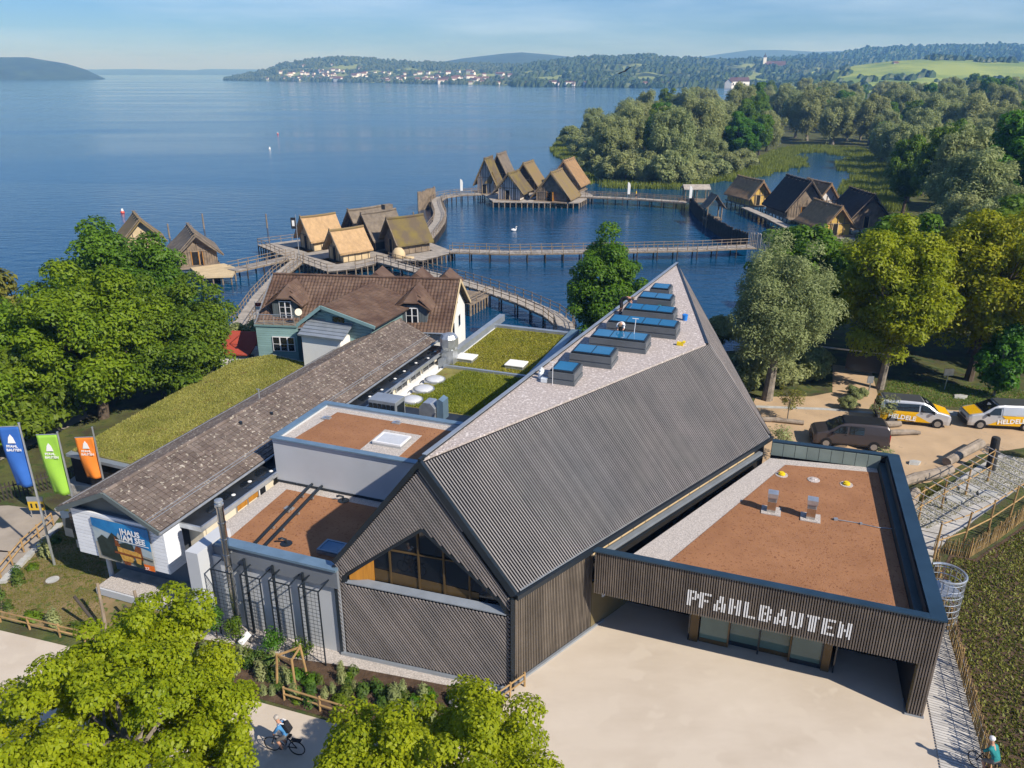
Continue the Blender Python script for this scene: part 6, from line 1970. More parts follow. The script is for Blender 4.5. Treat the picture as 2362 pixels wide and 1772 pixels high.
def plant_tree(meshes, name, label, loc, leafm, barkm="bark", group=None, rz=0.0, s=1.0, cat="tree"):
    t = thing(name, loc, label, cat, group, worldparts=False)
    t.rotation_euler = (0, 0, rz)
    t.scale = s if isinstance(s, tuple) else (s, s, s)
    c, b = meshes
    put("trunk", b, barkm, t, (0, 0, 0))
    o = put("crown", c, LEAF[leafm], t, (0, 0, 0))
    return t
# foreground maples below the camera
plant_tree(make_tree(11, 4.0, 3.6, 6.4, 120000, 0.066, 260, 0.55, 3, 0.2, 0.62, flat=0.6), "maple_tree", "lime-green maple crown over the path beside the cyclist", (-11.7, 18.2, 0), "lime", "barkpale")
plant_tree(make_tree(9, 3.2, 3.0, 5.0, 62000, 0.066, 150, 0.55, 4, 0.2, 0.62, flat=0.6), "maple_tree", "lower lime-green maple crown on the grey-shadowed path corner", (-14.6, 15.0, 0), "lime", "barkpale")
plant_tree(make_tree(10, 3.9, 3.3, 5.0, 110000, 0.066, 250, 0.54, 5, 0.2, 0.62, flat=0.62), "maple_tree", "lime-green maple crown in front of the slatted gable", (-1.9, 16.4, 0), "lime", "barkpale")
# big tree group by the lane
plant_tree(make_tree(12, 4.9, 4.5, 5.2, 72000, 0.15, 190, 1.1, 11, 0.4), "maple_tree", "large dark green tree leaning over the sedum roof", (-27.6, 59.8, 0), "green")
plant_tree(make_tree(13, 5.4, 5.4, 6.9, 66000, 0.17, 170, 1.2, 12, 0.4), "maple_tree", "tall dark green tree at the water behind the bright one", (-33.6, 65.0, 0), "dark")
plant_tree(make_tree(12, 4.9, 5.4, 6.2, 68000, 0.16, 165, 1.2, 13, 0.34), "maple_tree", "bright yellow-green tree in the middle of the lane group", (-31.8, 56.0, 0), "midgreen")
plant_tree(make_tree(9, 4.6, 4.2, 4.6, 44000, 0.16, 120, 1.15, 14, 0.3), "maple_tree", "rounded yellow-green tree behind the blue flag", (-38.5, 54.5, 0), "midgreen")
plant_tree(make_tree(9, 4.4, 4.0, 4.4, 44000, 0.15, 120, 1.1, 15, 0.3), "maple_tree", "low bright tree beside the slatted gate", (-38.0, 47.5, 0), "midgreen")
plant_tree(make_tree(9, 4.6, 4.0, 4.6, 22000, 0.24, 60, 1.3, 16, 0.3), "broadleaf_tree", "dull green tree at the lake edge beyond the lane", (-44.5, 64.0, 0), "olive")
plant_tree(make_tree(8, 3.8, 3.2, 3.4, 18000, 0.22, 50, 1.15, 17, 0.25), "broadleaf_tree", "low green tree hanging over the grey lane", (-35.6, 51.5, 0), "green")
plant_tree(make_tree(9, 4.2, 4.0, 4.5, 18000, 0.24, 55, 1.25, 18, 0.3), "broadleaf_tree", "green tree beyond the lane beside the dull one", (-46.0, 56.0, 0), "green")
# tree behind the hall
plant_tree(make_tree(12, 3.1, 5.4, 5.6, 44000, 0.15, 130, 0.95, 21, 0.25), "broadleaf_tree", "slender dark green tree at the shore behind the hall roof", (8.8, 73.0, 0), "green")
# trees beside the sand drive
plant_tree(make_tree(14, 3.7, 4.9, 7.9, 60000, 0.12, 190, 0.95, 22, 0.36, 0.34, 0.35), "willow_tree", "grey-green willow with bare trunk beside the sand drive", (20.9, 59.6, 0), "willow", "barkpale")
plant_tree(make_tree(14, 4.2, 5.6, 8.4, 50000, 0.15, 150, 1.05, 23, 0.26), "maple_tree", "yellow-green tree with thin pale trunk above the first yellow van", (31.2, 62.0, 0), "yellowgreen", "barkpale")
plant_tree(make_tree(14, 5.0, 5.8, 8.6, 54000, 0.16, 160, 1.15, 24, 0.3), "maple_tree", "broad yellow-green tree above the second yellow van", (39.8, 64.0, 0), "yellowgreen")
plant_tree(make_tree(8, 1.6, 3.2, 3.6, 7000, 0.17, 36, 0.6, 25, 0.09), "broadleaf_tree", "young slim tree at the lawn edge behind the second van", (39.9, 60.3, 0), "green", "barkpale")
dk = [make_tree(13, 4.6, 5.4, 7.2, 24000, 0.25, 110, 1.15, 31 + i, 0.32) for i in range(3)]
wl3 = [make_tree(14, 5.2, 5.6, 7.4, 30000, 0.26, 120, 1.3, 41 + i, 0.4, 0.38, 0.4) for i in range(4)]
ol3 = [make_tree(6, 3.6, 2.6, 2.6, 7000, 0.3, 40, 1.1, 51 + i, 0.14, 0.4) for i in range(2)]
for i, (x, y, s, m, lb) in enumerate((
    (26.8, 70.5, 0.92, "dark", "dark shade tree behind the entrance gate path"), (34.6, 70.5, 1.0, "dark", "dark shade tree behind the yellow-green pair"), (44.0, 71.0, 1.05, "green", "green shade tree beside the dark shelter"),
    (52.0, 66.0, 1.1, "dark", "dark tree at the end of the sand drive"), (52.0, 80.0, 1.0, "green", "green tree between shade trees and willows"), (46.5, 78.0, 0.6, "dark", "dark tree on the shore below the palisade huts"),
    (64.0, 78.0, 1.3, "dark", "big dark tree right of the shade group"), (74.0, 95.0, 1.4, "green", "tall green tree right of the hut willows"), (84.0, 104.0, 1.6, "dark", "tall dark tree far right of the huts"),
    (66.0, 92.0, 1.1, "green", "green tree just in front of the hut willows"), (80.0, 126.0, 1.5, "green", "tall green tree beside the pond outlet"), (96.0, 122.0, 1.7, "dark", "massive dark tree at the right edge of the marsh"))):
    plant_tree(dk[i % 3], "broadleaf_tree", lb, (x, y, float(ground_z([x], [y])[0])), m, group="shade trees beside the drive", rz=i * 1.3, s=s)
for i, (x, y, s, lb) in enumerate(((29.5, 78.5, 0.55, "grey willow bush tree leaning over the water by the drive"), (62.5, 112.0, 0.72, "silver willow below the yellow hut with the red sign"),
    (70.0, 121.0, 1.1, "broad silver willow beside the dark-roofed hut"), (59.5, 99.0, 0.78, "small silver willow in front of the hut willows"), (77.0, 134.0, 1.1, "silver willow right of the dark-roofed hut"), (66.0, 104.0, 0.9, "silver willow between hut willows and tall green tree"))):
    plant_tree(wl3[i % 4], "willow_tree", lb, (x, y, float(ground_z([x], [y])[0])), "willow", "barkpale", "silver willows by the huts", i * 1.7, s)
for i, (x, y, s, lb) in enumerate(((37.5, 97.0, 0.8, "silver bush on the shore in front of the palisade end"), (44.0, 102.0, 0.85, "silver bush before the grey palisade"), (51.0, 107.5, 0.9, "silver bush hiding the end of the grey palisade"), (57.0, 114.0, 0.9, "silver bush just below the yellow hut with the red sign"), (34.0, 90.0, 0.8, "silver bush at the water between drive and palisade"), (49.0, 98.0, 1.0, "broad silver bush behind the shore bushes"))):
    plant_tree(ol3[i % 2], "shore_bush", lb, (x, y, float(ground_z([x], [y])[0])), "willow", "barkpale", "silver bushes before the palisade", i * 1.7, s, "bush")
# the willow wood on the marsh
cand = []
tries = 0
while tries < 24000 and len(cand) < 290:
    tries += 1
    k_ = random.random()
    y = random.uniform(196, 720) if k_ < 0.6 else (random.uniform(196, 340) if k_ < 0.8 else random.uniform(128, 230))
    x = random.uniform(16, 40 + y * 0.72) if y > 196 else random.uniform(76, 60 + y * 0.75)
    s_ = float(sdf(np.array([x]), np.array([y]), SHORE)[0])
    if s_ < 6.5: continue
    if any((x - a) ** 2 + (y - b) ** 2 < (8.2 + 0.012 * y) ** 2 for a, b, _ in cand): continue
    if 60 < x < 160 and 195 < y < 330 and s_ < 5.5: continue
    cand.append((x, y, s_))
for i, (x, y, s_) in enumerate(cand):
    z = float(ground_z([x], [y])[0])
    sc_ = random.uniform(0.85, 1.3) * (1.0 if s_ > 14 else 0.85)
    k = random.random()
    if k < 0.62:
        plant_tree(wl3[i % 4], "willow_tree", "grey-green willow in the dense marsh wood", (x, y, z), "willow", "barkpale", "willows of the marsh wood", random.uniform(0, 6.28), (sc_, sc_, sc_ * random.uniform(0.95, 1.3)))
    elif k < 0.86:
        plant_tree(dk[i % 3], "broadleaf_tree", "darker green broadleaf tree in the marsh wood", (x, y, z), "green", "bark", "broadleaf trees of the marsh wood", random.uniform(0, 6.28), (sc_, sc_, sc_ * random.uniform(1.0, 1.4)))
    else:
        plant_tree(wl3[(i + 1) % 4], "broadleaf_tree", "yellowish olive tree in the marsh wood", (x, y, z), "olive", "bark", "olive trees of the marsh wood", random.uniform(0, 6.28), (sc_, sc_, sc_ * 1.1))
shore_b = [(23.5, 226), (25, 212), (29, 208), (33, 206.5), (38, 205.5), (43, 205.5), (48, 210), (26, 238), (26.5, 252), (24, 272), (23, 288), (21.5, 306), (53, 218), (31, 214), (36, 213), (43, 214), (60, 226), (66, 234)]
for i, (x, y) in enumerate(shore_b):
    s = random.uniform(0.9, 1.5)
    plant_tree(ol3[i % 2], "shore_bush", "olive-green bush on the water's edge of the marsh wood", (x, y, float(ground_z([x], [y])[0])), "olive" if y < 230 else "willow", "bark", "bushes along the marsh edge", random.uniform(0, 6.28), s, "bush")
for i, (x, y, s, m, lb) in enumerate(((-22.8, 71.5, 0.6, "green", "green hedge bush between shed and house"), (-25.6, 70.5, 0.55, "olive", "flowering hedge bush behind the shed"), (24.0, 63.5, 0.6, "green", "bright green bush behind the willow trunk"), (22.2, 62.4, 0.5, "green", "leafy bush beside the willow trunk"), (19.6, 62.6, 0.55, "dark", "dark bush at the hall corner by the willow"),
        (26.0, 64.2, 0.55, "dark", "dark bush beside the shaded gate path"), (28.4, 59.8, 0.22, "green", "small bush behind the first yellow van"), (20.8, 74.0, 0.5, "reed", "reedy green bush where hall and lake meet"), (18.8, 72.6, 0.45, "reed", "small reedy bush below the hall roof edge"), (26.7, 57.6, 0.2, "olive", "low hedge patch behind the yellow van's rear"))):
    plant_tree(ol3[i % 2], "bush", lb, (x, y, 0), m, "bark", None, i * 2.1, s, "bush")
# reeds in the shallows and marsh grass
def reed_ring(n):
    out = []
    while sum(map(len, out)) < n:
        X = rng.uniform(14, 190, 40000); Y = rng.uniform(160, 380, 40000)
        d = sdf(X, Y, SHORE)
        nz_ = np.sin(X * 0.35) * np.sin(Y * 0.27) + np.sin(X * 0.11 + Y * 0.09)
        ok = (d > -3.5 - 2.5 * (nz_ > 0.3)) & (d < 8) & ((nz_ > -0.9) | (d > 0))
        out.append(np.stack([X[ok], Y[ok]], -1))
    return np.concatenate(out)[:n]
P = reed_ring(60000)
n = len(P)
hh = rng.uniform(0.7, 1.7, n); an = rng.uniform(0, 6.28, n); w_ = 0.14
v = np.empty((n, 3, 3)); z0 = np.maximum(ground_z(P[:, 0], P[:, 1]), WATER) - 0.1
v[:, 0] = np.stack([P[:, 0] - np.cos(an) * w_, P[:, 1] - np.sin(an) * w_, z0], -1)
v[:, 1] = np.stack([P[:, 0] + np.cos(an) * w_, P[:, 1] + np.sin(an) * w_, z0], -1)
v[:, 2] = np.stack([P[:, 0] + rng.normal(0, .25, n), P[:, 1] + rng.normal(0, .25, n), z0 + hh], -1)
me = bpy.data.meshes.new("reeds")
me.vertices.add(n * 3); me.vertices.foreach_set("co", v.ravel()); me.loops.add(n * 3); me.loops.foreach_set("vertex_index", np.arange(n * 3))
me.polygons.add(n); me.polygons.foreach_set("loop_start", np.arange(n) * 3); me.update(calc_edges=True)
tag(put("reeds", me, LEAF["reed"]), "green reed belt around the marsh and pond", None, None, "stuff")
# ------------------------------------------------------------------ vehicles
def van(name, label, x, y, ang, paint, lower=None, word=None, group=None, flip=False):
    """front at local x=0, rear at x=5.1; ang turns local +x (rearwards)"""
    t = thing(name, (x, y, 0.012), label, "van", group, worldparts=False)
    t.rotation_euler = (0, 0, ang)
    def P_(n, mb, m, parent=t, smooth=False):
        me = mb.mesh(n)
        if smooth: me.shade_smooth()
        return put(n, me, m, parent, (0, 0, 0))
    roof = [(0.0, 0.80), (0.06, 0.95), (0.25, 1.08), (0.7, 1.19), (1.02, 1.26), (1.35, 1.49), (1.7, 1.72), (2.0, 1.85), (2.4, 1.90), (3.4, 1.92), (4.4, 1.90), (4.85, 1.86), (5.0, 1.72), (5.1, 1.05), (5.12, 0.5)]
    def zr(q): return float(np.interp(q, [p[0] for p in roof], [p[1] for p in roof]))
    def hw(z): return float(np.interp(z, [0.25, 0.5, 0.95, 1.15, 1.75, 1.9], [0.90, 0.965, 0.965, 0.94, 0.80, 0.74]))
    xs = [0.0, 0.06, 0.25, 0.7, 1.02, 1.35, 1.7, 2.0, 2.4, 3.4, 4.4, 4.85, 5.0, 5.1, 5.12]
    vs_, fs_ = [], []
    for q in xs:
        top = zr(q)
        ring_ = []
        nose = 0.86 if q < 0.03 else (0.95 if q < 0.2 else 1.0)
        tail = 0.96 if q > 5.05 else 1.0
        for f in (0.0, 0.14, 0.36, 0.6, 0.8, 0.93, 1.0):
            z = 0.25 + (top - 0.25) * f
            ring_.append((hw(z) * nose * tail * (0.94 if f == 1.0 else 1), z))
        for w_, z in ring_: vs_.append((q, w_, z))
        vs_.append((q, 0, top + 0.02))
        for w_, z in reversed(ring_): vs_.append((q, -w_, z))
    k = 15
    for i in range(len(xs) - 1):
        for j in range(k - 1):
            a = i * k + j
            fs_.append((a, a + 1, a + k + 1, a + k))
        fs_.append((i * k + k - 1, i * k, (i + 1) * k, (i + 1) * k + k - 1))
    fs_.append(tuple(range(k))); fs_.append(tuple(reversed(range((len(xs) - 1) * k, len(xs) * k))))
    mb = MB(); mb.add(vs_, fs_)
    P_("body", mb, paint)
    def S(q, z, s, off=0.008): return (q, s * (hw(z) + off), z)
    def panel(n, pts, s, m, off=0.008, parent=t):
        # follow the tumblehome by cutting the outline into height bands
        mb = MB(); mb.prism([S(q, z, s, off) for q, z in pts], (0, s * 0.006, 0)); return P_(n, mb, m, parent)
    for s in (1, -1):
        panel("side_window", [(1.25, 1.18), (2.22, 1.18), (2.22, 1.72), (1.78, 1.68)], s, "darkglass", 0.024)
        if word: panel("side_window", [(2.34, 1.18), (4.78, 1.18), (4.72, 1.70), (2.34, 1.74)] if group != "yellow vans parked on the sand drive" or not flip else [(2.34, 1.18), (3.3, 1.18), (3.3, 1.74), (2.34, 1.74)], s, "darkglass" if not flip else "van_silver", 0.024)
        else: panel("side_window", [(2.40, 1.18), (3.35, 1.18), (3.35, 1.70), (2.40, 1.73)], s, "darkglass", 0.024)
        if lower:
            panel("livery_panel", [(1.42, 0.36), (4.95, 0.36), (5.04, 0.94), (2.55, 0.94)], s, lower, 0.022)
            panel("livery_panel", [(2.55, 0.945), (5.04, 0.945), (5.02, 1.15), (2.30, 1.15)], s, lower, 0.022)
        panel("sill", [(1.3, 0.26), (3.85, 0.26), (3.85, 0.36), (1.3, 0.36)], s, "plastic_black", 0.008)
        panel("door_seam", [(2.27, 0.4), (2.30, 0.4), (2.30, 1.74), (2.27, 1.74)], s, "plastic_black", 0.012)
        panel("door_handle", [(2.05, 1.04), (2.22, 1.04), (2.22, 1.08), (2.05, 1.08)], s, "plastic_black", 0.014)
        for q in (0.92, 4.12):
            mb = MB(); mb.tube((q, s * 0.74, 0.36), (q, s * 0.972, 0.36), 0.40, None, 20); P_("wheel_arch", mb, "plastic_black")
            mb = MB(); mb.tube((q, s * 0.76, 0.335), (q, s * 0.99, 0.335), 0.335, None, 22); w_ = P_("wheel", mb, "tyre")
            mb = MB(); mb.tube((q, s * 0.985, 0.335), (q, s * 1.0, 0.335), 0.225, None, 18)
            for a in range(5):
                an_ = a * 1.2566
                mb.box((q + 0.1 * math.cos(an_), s * 1.002, 0.335 + 0.1 * math.sin(an_)), (0.16, 0.012, 0.05), (math.cos(an_), 0, math.sin(an_)), (0, 1, 0))
            P_("rim", mb, "rim", w_)
        mb = MB(); mb.box((1.32, s * 1.06, 1.22), (0.12, 0.2, 0.2)); P_("mirror", mb, "plastic_black")
        mb = MB(); mb.prism([(0.03, s * 0.55, 0.72), (0.03, s * 0.84, 0.74), (0.30, s * 0.945, 0.93), (0.16, s * 0.72, 0.97), (0.06, s * 0.56, 0.90)], (-0.03, s * 0.02, 0.02)); P_("headlight", mb, "lamp_clear")
        mb = MB(); mb.box((5.10, s * 0.84, 1.0), (0.06, 0.14, 0.5)); P_("tail_light", mb, "lamp_red")
    mb = MB(); mb.prism([(1.07, -0.80, 1.30), (1.07, 0.80, 1.30), (1.93, 0.70, 1.835), (1.93, -0.70, 1.835)], (-0.018, 0, 0.03)); P_("windscreen", mb, "darkglass")
    mb = MB(); mb.box((5.09, 0, 1.42), (0.04, 1.36, 0.46), (0.99, 0, 0.12), (0, 1, 0)); P_("rear_window", mb, "darkglass")
    mb = MB(); mb.box((0.03, 0, 0.42), (0.14, 1.72, 0.3)); P_("front_bumper", mb, "plastic_black")
    mb = MB(); mb.box((5.12, 0, 0.42), (0.12, 1.76, 0.26)); P_("rear_bumper", mb, "plastic_black")
    mb = MB(); mb.box((-0.005, 0, 0.72), (0.06, 0.95, 0.16)); P_("grille", mb, "plastic_black")
    mb = MB(); mb.prism([(2.05, -0.70, 1.905), (4.75, -0.70, 1.915), (4.75, 0.70, 1.915), (2.05, 0.70, 1.905)], (0, 0, 0.03)); P_("roof_panel", mb, "van_grey" if lower else "plastic_black")
    if lower:
        mb = MB(); mb.prism([(0.12, -0.70, 1.04), (0.98, -0.78, 1.27), (0.98, 0.78, 1.27), (0.12, 0.70, 1.04)], (-0.01, 0, 0.03)); P_("bonnet_panel", mb, lower)
        mb = MB(); mb.prism([(4.86, -0.74, 1.84), (5.03, -0.78, 1.66), (5.03, 0.78, 1.66), (4.86, 0.74, 1.84)], (0.0, 0, 0.035)); P_("tail_panel", mb, lower)
    if word:
        for s in (1, -1):
            cu = bpy.data.curves.new("lettering", 'FONT'); cu.body = word; cu.size = 0.50; cu.extrude = 0.003; cu.offset = 0.012; cu.resolution_u = 2
            tmp = bpy.data.objects.new("lettering", cu); COL.objects.link(tmp); bpy.context.view_layer.update()
            me = bpy.data.meshes.new_from_object(tmp.evaluated_get(bpy.context.evaluated_depsgraph_get())); bpy.data.objects.remove(tmp)
            o = put("lettering", me, "print_white", t, (0, 0, 0))
            # local x backwards from the viewer's left to right
            r_ = V(-1, 0, 0.08 if False else 0) if s > 0 else V(1, 0, 0)
            u_ = V(0, 0, 1); n_ = r_.cross(u_)
            st = (4.45, 1.0, 0.58) if s > 0 else (2.05, -1.0, 0.48)
            rot = Matrix((r_, u_, n_)).transposed().to_4x4()
            o.matrix_basis = Matrix.Translation(V(*st)) @ rot @ Matrix.Rotation(R(-4 if s > 0 else 5), 4, 'Z')
    return t
GV = "yellow vans parked on the sand drive"
van("delivery_van", "yellow and silver passenger van with dark windows and white lettering", 33.15, 54.75, math.atan2(0.97, -4.2), "van_silver", "van_yellow", "HELDELE", GV)
van("delivery_van", "yellow and silver panel van with closed sides facing the other van", 34.4, 54.95, math.atan2(-0.55, 4.2), "van_silver", "van_yellow", "HELDELE", GV, flip=True)
van("delivery_van", "dark brown-grey van parked behind the entrance building parapet", 21.75, 51.9, math.atan2(-1.0, 4.6), "van_brown")

# ------------------------------------------------------------------ people
def person(name, label, joints, bones, loc, rz, slots, head, group=None, extra=None):
    """joints: name -> (x,y,z,radius); bones: (a, b, material) ; one continuous skinned body"""
    names = list(joints)
    me = bpy.data.meshes.new("skin")
    me.from_pydata([joints[n][:3] for n in names], [(names.index(a), names.index(b)) for a, b, _ in bones], [])
    tmp = bpy.data.objects.new("skin", me)
    COL.objects.link(tmp)
    sk_ = tmp.modifiers.new("skin", 'SKIN')
    for i, n in enumerate(names):
        d = me.skin_vertices[0].data[i]
        r_ = joints[n][3]
        d.radius = (r_, r_)
        d.use_root = (n == "pelvis")
    tmp.modifiers.new("sub", 'SUBSURF').levels = 1
    bpy.context.view_layer.update()
    bm_ = bpy.data.meshes.new_from_object(tmp.evaluated_get(bpy.context.evaluated_depsgraph_get()))
    bpy.data.objects.remove(tmp)
    bm_.materials.clear()
    for s_ in slots: bm_.materials.append(MT[s_])
    for p in bm_.polygons:
        c = p.center
        best, bi = 1e9, 0
        for a, b, m in bones:
            A_, B_ = V(*joints[a][:3]), V(*joints[b][:3])
            d = B_ - A_
            f = max(0, min(1, (c - A_).dot(d) / max(1e-6, d.length_squared)))
            dist = (c - A_ - d * f).length
            if dist < best: best, bi = dist, m
        p.material_index = bi
        p.use_smooth = True
    t = thing(name, loc, label, "person", group, worldparts=False)
    t.rotation_euler = (0, 0, rz)
    put("body", bm_, None, t, (0, 0, 0))
    hx_, hy_, hz_ = head[:3]
    mb = MB()
    mb.lathe((0, 0, 0), [(0.02, -0.02), (0.085, 0.0), (0.112, 0.05), (0.108, 0.10), (0.07, 0.145), (0.01, 0.16)], 12)
    o = put("hair" if head[3] in ("hair", "hairgrey") else "cap", mb.mesh("hair"), head[3], t, (hx_, hy_, hz_))
    o.rotation_euler = head[4]
    return t
def bicycle(name, label, loc, rz):
    t = thing(name, loc, label, "bicycle", "bicycles", worldparts=False)
    t.rotation_euler = (0, 0, rz)
    def P_(n, mb, m, parent=t): return put(n, mb.mesh(n), m, parent, (0, 0, 0))
    for x in (-0.53, 0.53):
        mb = MB()
        pts = [V(x + 0.33 * math.cos(a), 0, 0.34 + 0.33 * math.sin(a)) for a in np.linspace(0, 2 * math.pi, 25)]
        mb.path(pts, 0.022, 6); w_ = P_("wheel", mb, "tyre")
        mb = MB()
        for a in np.linspace(0, math.pi, 7)[:-1]:
            mb.tube((x - 0.31 * math.cos(a), 0, 0.34 - 0.31 * math.sin(a)), (x + 0.31 * math.cos(a), 0, 0.34 + 0.31 * math.sin(a)), 0.004, None, 4)
        P_("spokes", mb, "rim", w_)["kind"] = "stuff"
    mb = MB()
    for a, b in (((-0.53, 0, 0.34), (-0.05, 0, 0.32)), ((-0.05, 0, 0.32), (-0.2, 0, 0.85)), ((-0.2, 0, 0.8), (0.36, 0, 0.82)), ((-0.05, 0, 0.32), (0.40, 0, 0.70)), ((-0.53, 0, 0.34), (-0.19, 0, 0.78)), ((0.34, 0, 0.92), (0.53, 0, 0.34))):
        mb.tube(a, b, 0.022, None, 6)
    P_("frame", mb, "cloth_black")
    mb = MB(); mb.box((-0.22, 0, 0.92), (0.26, 0.15, 0.07)); P_("saddle", mb, "plastic_black")
    mb = MB(); mb.tube((0.33, 0, 0.9), (0.31, 0, 1.05), 0.016); mb.path([(0.22, -0.3, 1.06), (0.33, -0.12, 1.08), (0.33, 0.12, 1.08), (0.22, 0.3, 1.06)], 0.016, 6); P_("handlebar", mb, "plastic_black")
    mb = MB(); mb.tube((-0.05, -0.12, 0.32), (-0.05, 0.12, 0.32), 0.09, None, 10); P_("crank", mb, "rim")
    mb = MB(); mb.box((-0.55, 0, 0.76), (0.42, 0.14, 0.03)); P_("carrier", mb, "plastic_black")
    return t
JR = {"pelvis": (-0.2, 0, 1.0, 0.15), "waist": (-0.12, 0, 1.16, 0.14), "chest": (0.03, 0, 1.38, 0.165), "neck": (0.12, 0, 1.54, 0.06), "head": (0.18, 0, 1.70, 0.095),
      "shL": (0.06, 0.19, 1.43, 0.075), "elL": (0.2, 0.25, 1.2, 0.05), "haL": (0.27, 0.27, 1.09, 0.035), "shR": (0.06, -0.19, 1.43, 0.075), "elR": (0.2, -0.25, 1.2, 0.05), "haR": (0.27, -0.27, 1.09, 0.035),
      "hipL": (-0.15, 0.11, 0.95, 0.11), "knL": (0.22, 0.13, 0.72, 0.075), "anL": (0.0, 0.13, 0.32, 0.048), "toL": (0.16, 0.14, 0.28, 0.04),
      "hipR": (-0.15, -0.11, 0.95, 0.11), "knR": (0.12, -0.13, 0.58, 0.075), "anR": (-0.1, -0.13, 0.2, 0.048), "toR": (0.06, -0.14, 0.15, 0.04)}
BR = [("pelvis", "waist", 0), ("waist", "chest", 0), ("chest", "neck", 2), ("neck", "head", 2), ("chest", "shL", 0), ("shL", "elL", 0), ("elL", "haL", 2), ("chest", "shR", 0), ("shR", "elR", 0), ("elR", "haR", 2),
      ("pelvis", "hipL", 1), ("hipL", "knL", 1), ("knL", "anL", 2), ("anL", "toL", 3), ("pelvis", "hipR", 1), ("hipR", "knR", 1), ("knR", "anR", 2), ("anR", "toR", 3)]
def cyclist(loc, rz, l1, l2, slots, hair):
    bicycle("bicycle", l1, loc, rz)
    p = person("person", l2, JR, BR, loc, rz, slots, (0.16, 0, 1.70, hair, (0, 0.25, 0)))
    return p
p = cyclist((-8.95, 23.55, 0.02), math.atan2(0.23, -1.07), "black bicycle ridden along the path by the rider with backpack", "person in blue shirt with backpack riding along the path", ["cloth_blue", "cloth_grey", "skin", "plastic_black"], "hairgrey")
mb = MB(); mb.prism([(-0.26, -0.15, 1.14), (-0.26, 0.15, 1.14), (-0.06, 0.14, 1.54), (-0.06, -0.14, 1.54)], (-0.16, 0, 0.08))
o = put("rucksack", mb.mesh("rucksack"), "cloth_black", None, (-8.95, 23.55, 0.02)); o.rotation_euler = (0, 0, math.atan2(0.23, -1.07)); tag(o, "dark backpack with pale straps on the cyclist in blue", "backpack")
b_ = o.modifiers.new("bevel", 'BEVEL'); b_.width = 0.05; b_.segments = 2
for s in (-1, 1):
    mb = MB(); mb.path([(-0.16, s * 0.10, 1.58), (-0.02, s * 0.12, 1.60), (0.12, s * 0.13, 1.42)], 0.022, 6); put("strap", mb.mesh("strap"), "whiteframe", o, (0, 0, 0))
cyclist((18.05, 22.35, 0.05), R(112), "bicycle on the boardwalk beside the paling fence", "person in pale cap and dark jacket riding on the boardwalk", ["cloth_teal", "cloth_grey", "skin", "plastic_black"], "cloth_white")
# roof workers
JB = {"pelvis": (0, 0, 0.88, 0.15), "waist": (0.10, 0, 1.02, 0.14), "chest": (0.38, 0, 1.14, 0.16), "neck": (0.54, 0, 1.13, 0.06), "head": (0.68, 0, 1.10, 0.095),
      "shL": (0.44, 0.19, 1.10, 0.075), "elL": (0.58, 0.22, 0.90, 0.05), "haL": (0.70, 0.16, 0.80, 0.04), "shR": (0.44, -0.19, 1.10, 0.075), "elR": (0.60, -0.2, 0.92, 0.05), "haR": (0.76, -0.1, 0.80, 0.04),
      "hipL": (0.0, 0.11, 0.84, 0.11), "knL": (0.08, 0.13, 0.45, 0.078), "anL": (-0.02, 0.13, 0.08, 0.05), "toL": (0.14, 0.14, 0.04, 0.045),
      "hipR": (0.0, -0.11, 0.84, 0.11), "knR": (0.06, -0.13, 0.45, 0.078), "anR": (-0.06, -0.13, 0.08, 0.05), "toR": (0.10, -0.14, 0.04, 0.045)}
c3_ = V(4.31, 42.01, ROOFZ) + DA * 1.45 + DB * 2.0
person("person", "worker in white shirt bending over the three-pane skylight", JB, BR, c3_, math.atan2(-DB.y, -DB.x), ["cloth_white", "cloth_black", "skin", "plastic_black"], (0.70, 0, 1.10, "hair", (0, 1.3, 0)))
c5_ = V(6.87, 47.45, ROOFZ) + DA * -0.35 + DB * 1.2
person("person", "worker in black leaning over the skylight behind the longest one", JB, BR, c5_, math.atan2(DA.y, DA.x), ["cloth_black", "cloth_black", "skin", "plastic_black"], (0.70, 0, 1.10, "hair", (0, 1.3, 0)))
yj = dict(JB)
person("person", "tiny person in yellow jacket on the far banner bridge", {"pelvis": (0, 0, 0.92, 0.15), "waist": (0, 0, 1.1, 0.14), "chest": (0, 0, 1.36, 0.17), "neck": (0, 0, 1.52, 0.06), "head": (0, 0, 1.68, 0.095),
      "shL": (0, 0.2, 1.42, 0.075), "elL": (0.02, 0.25, 1.14, 0.05), "haL": (0.06, 0.26, 0.88, 0.04), "shR": (0, -0.2, 1.42, 0.075), "elR": (0.02, -0.25, 1.14, 0.05), "haR": (0.06, -0.26, 0.88, 0.04),
      "hipL": (0, 0.1, 0.86, 0.11), "knL": (0.08, 0.11, 0.48, 0.075), "anL": (0.02, 0.11, 0.08, 0.05), "toL": (0.16, 0.12, 0.04, 0.045), "hipR": (0, -0.1, 0.86, 0.11), "knR": (0.0, -0.11, 0.48, 0.075), "anR": (-0.1, -0.11, 0.08, 0.05), "toR": (0.04, -0.12, 0.04, 0.045)},
      BR, (26.5, 171.0, -0.1), R(160), ["signcap_yellow", "cloth_black", "skin", "plastic_black"], (0, 0, 1.69, "hair", (0, 0, 0)))
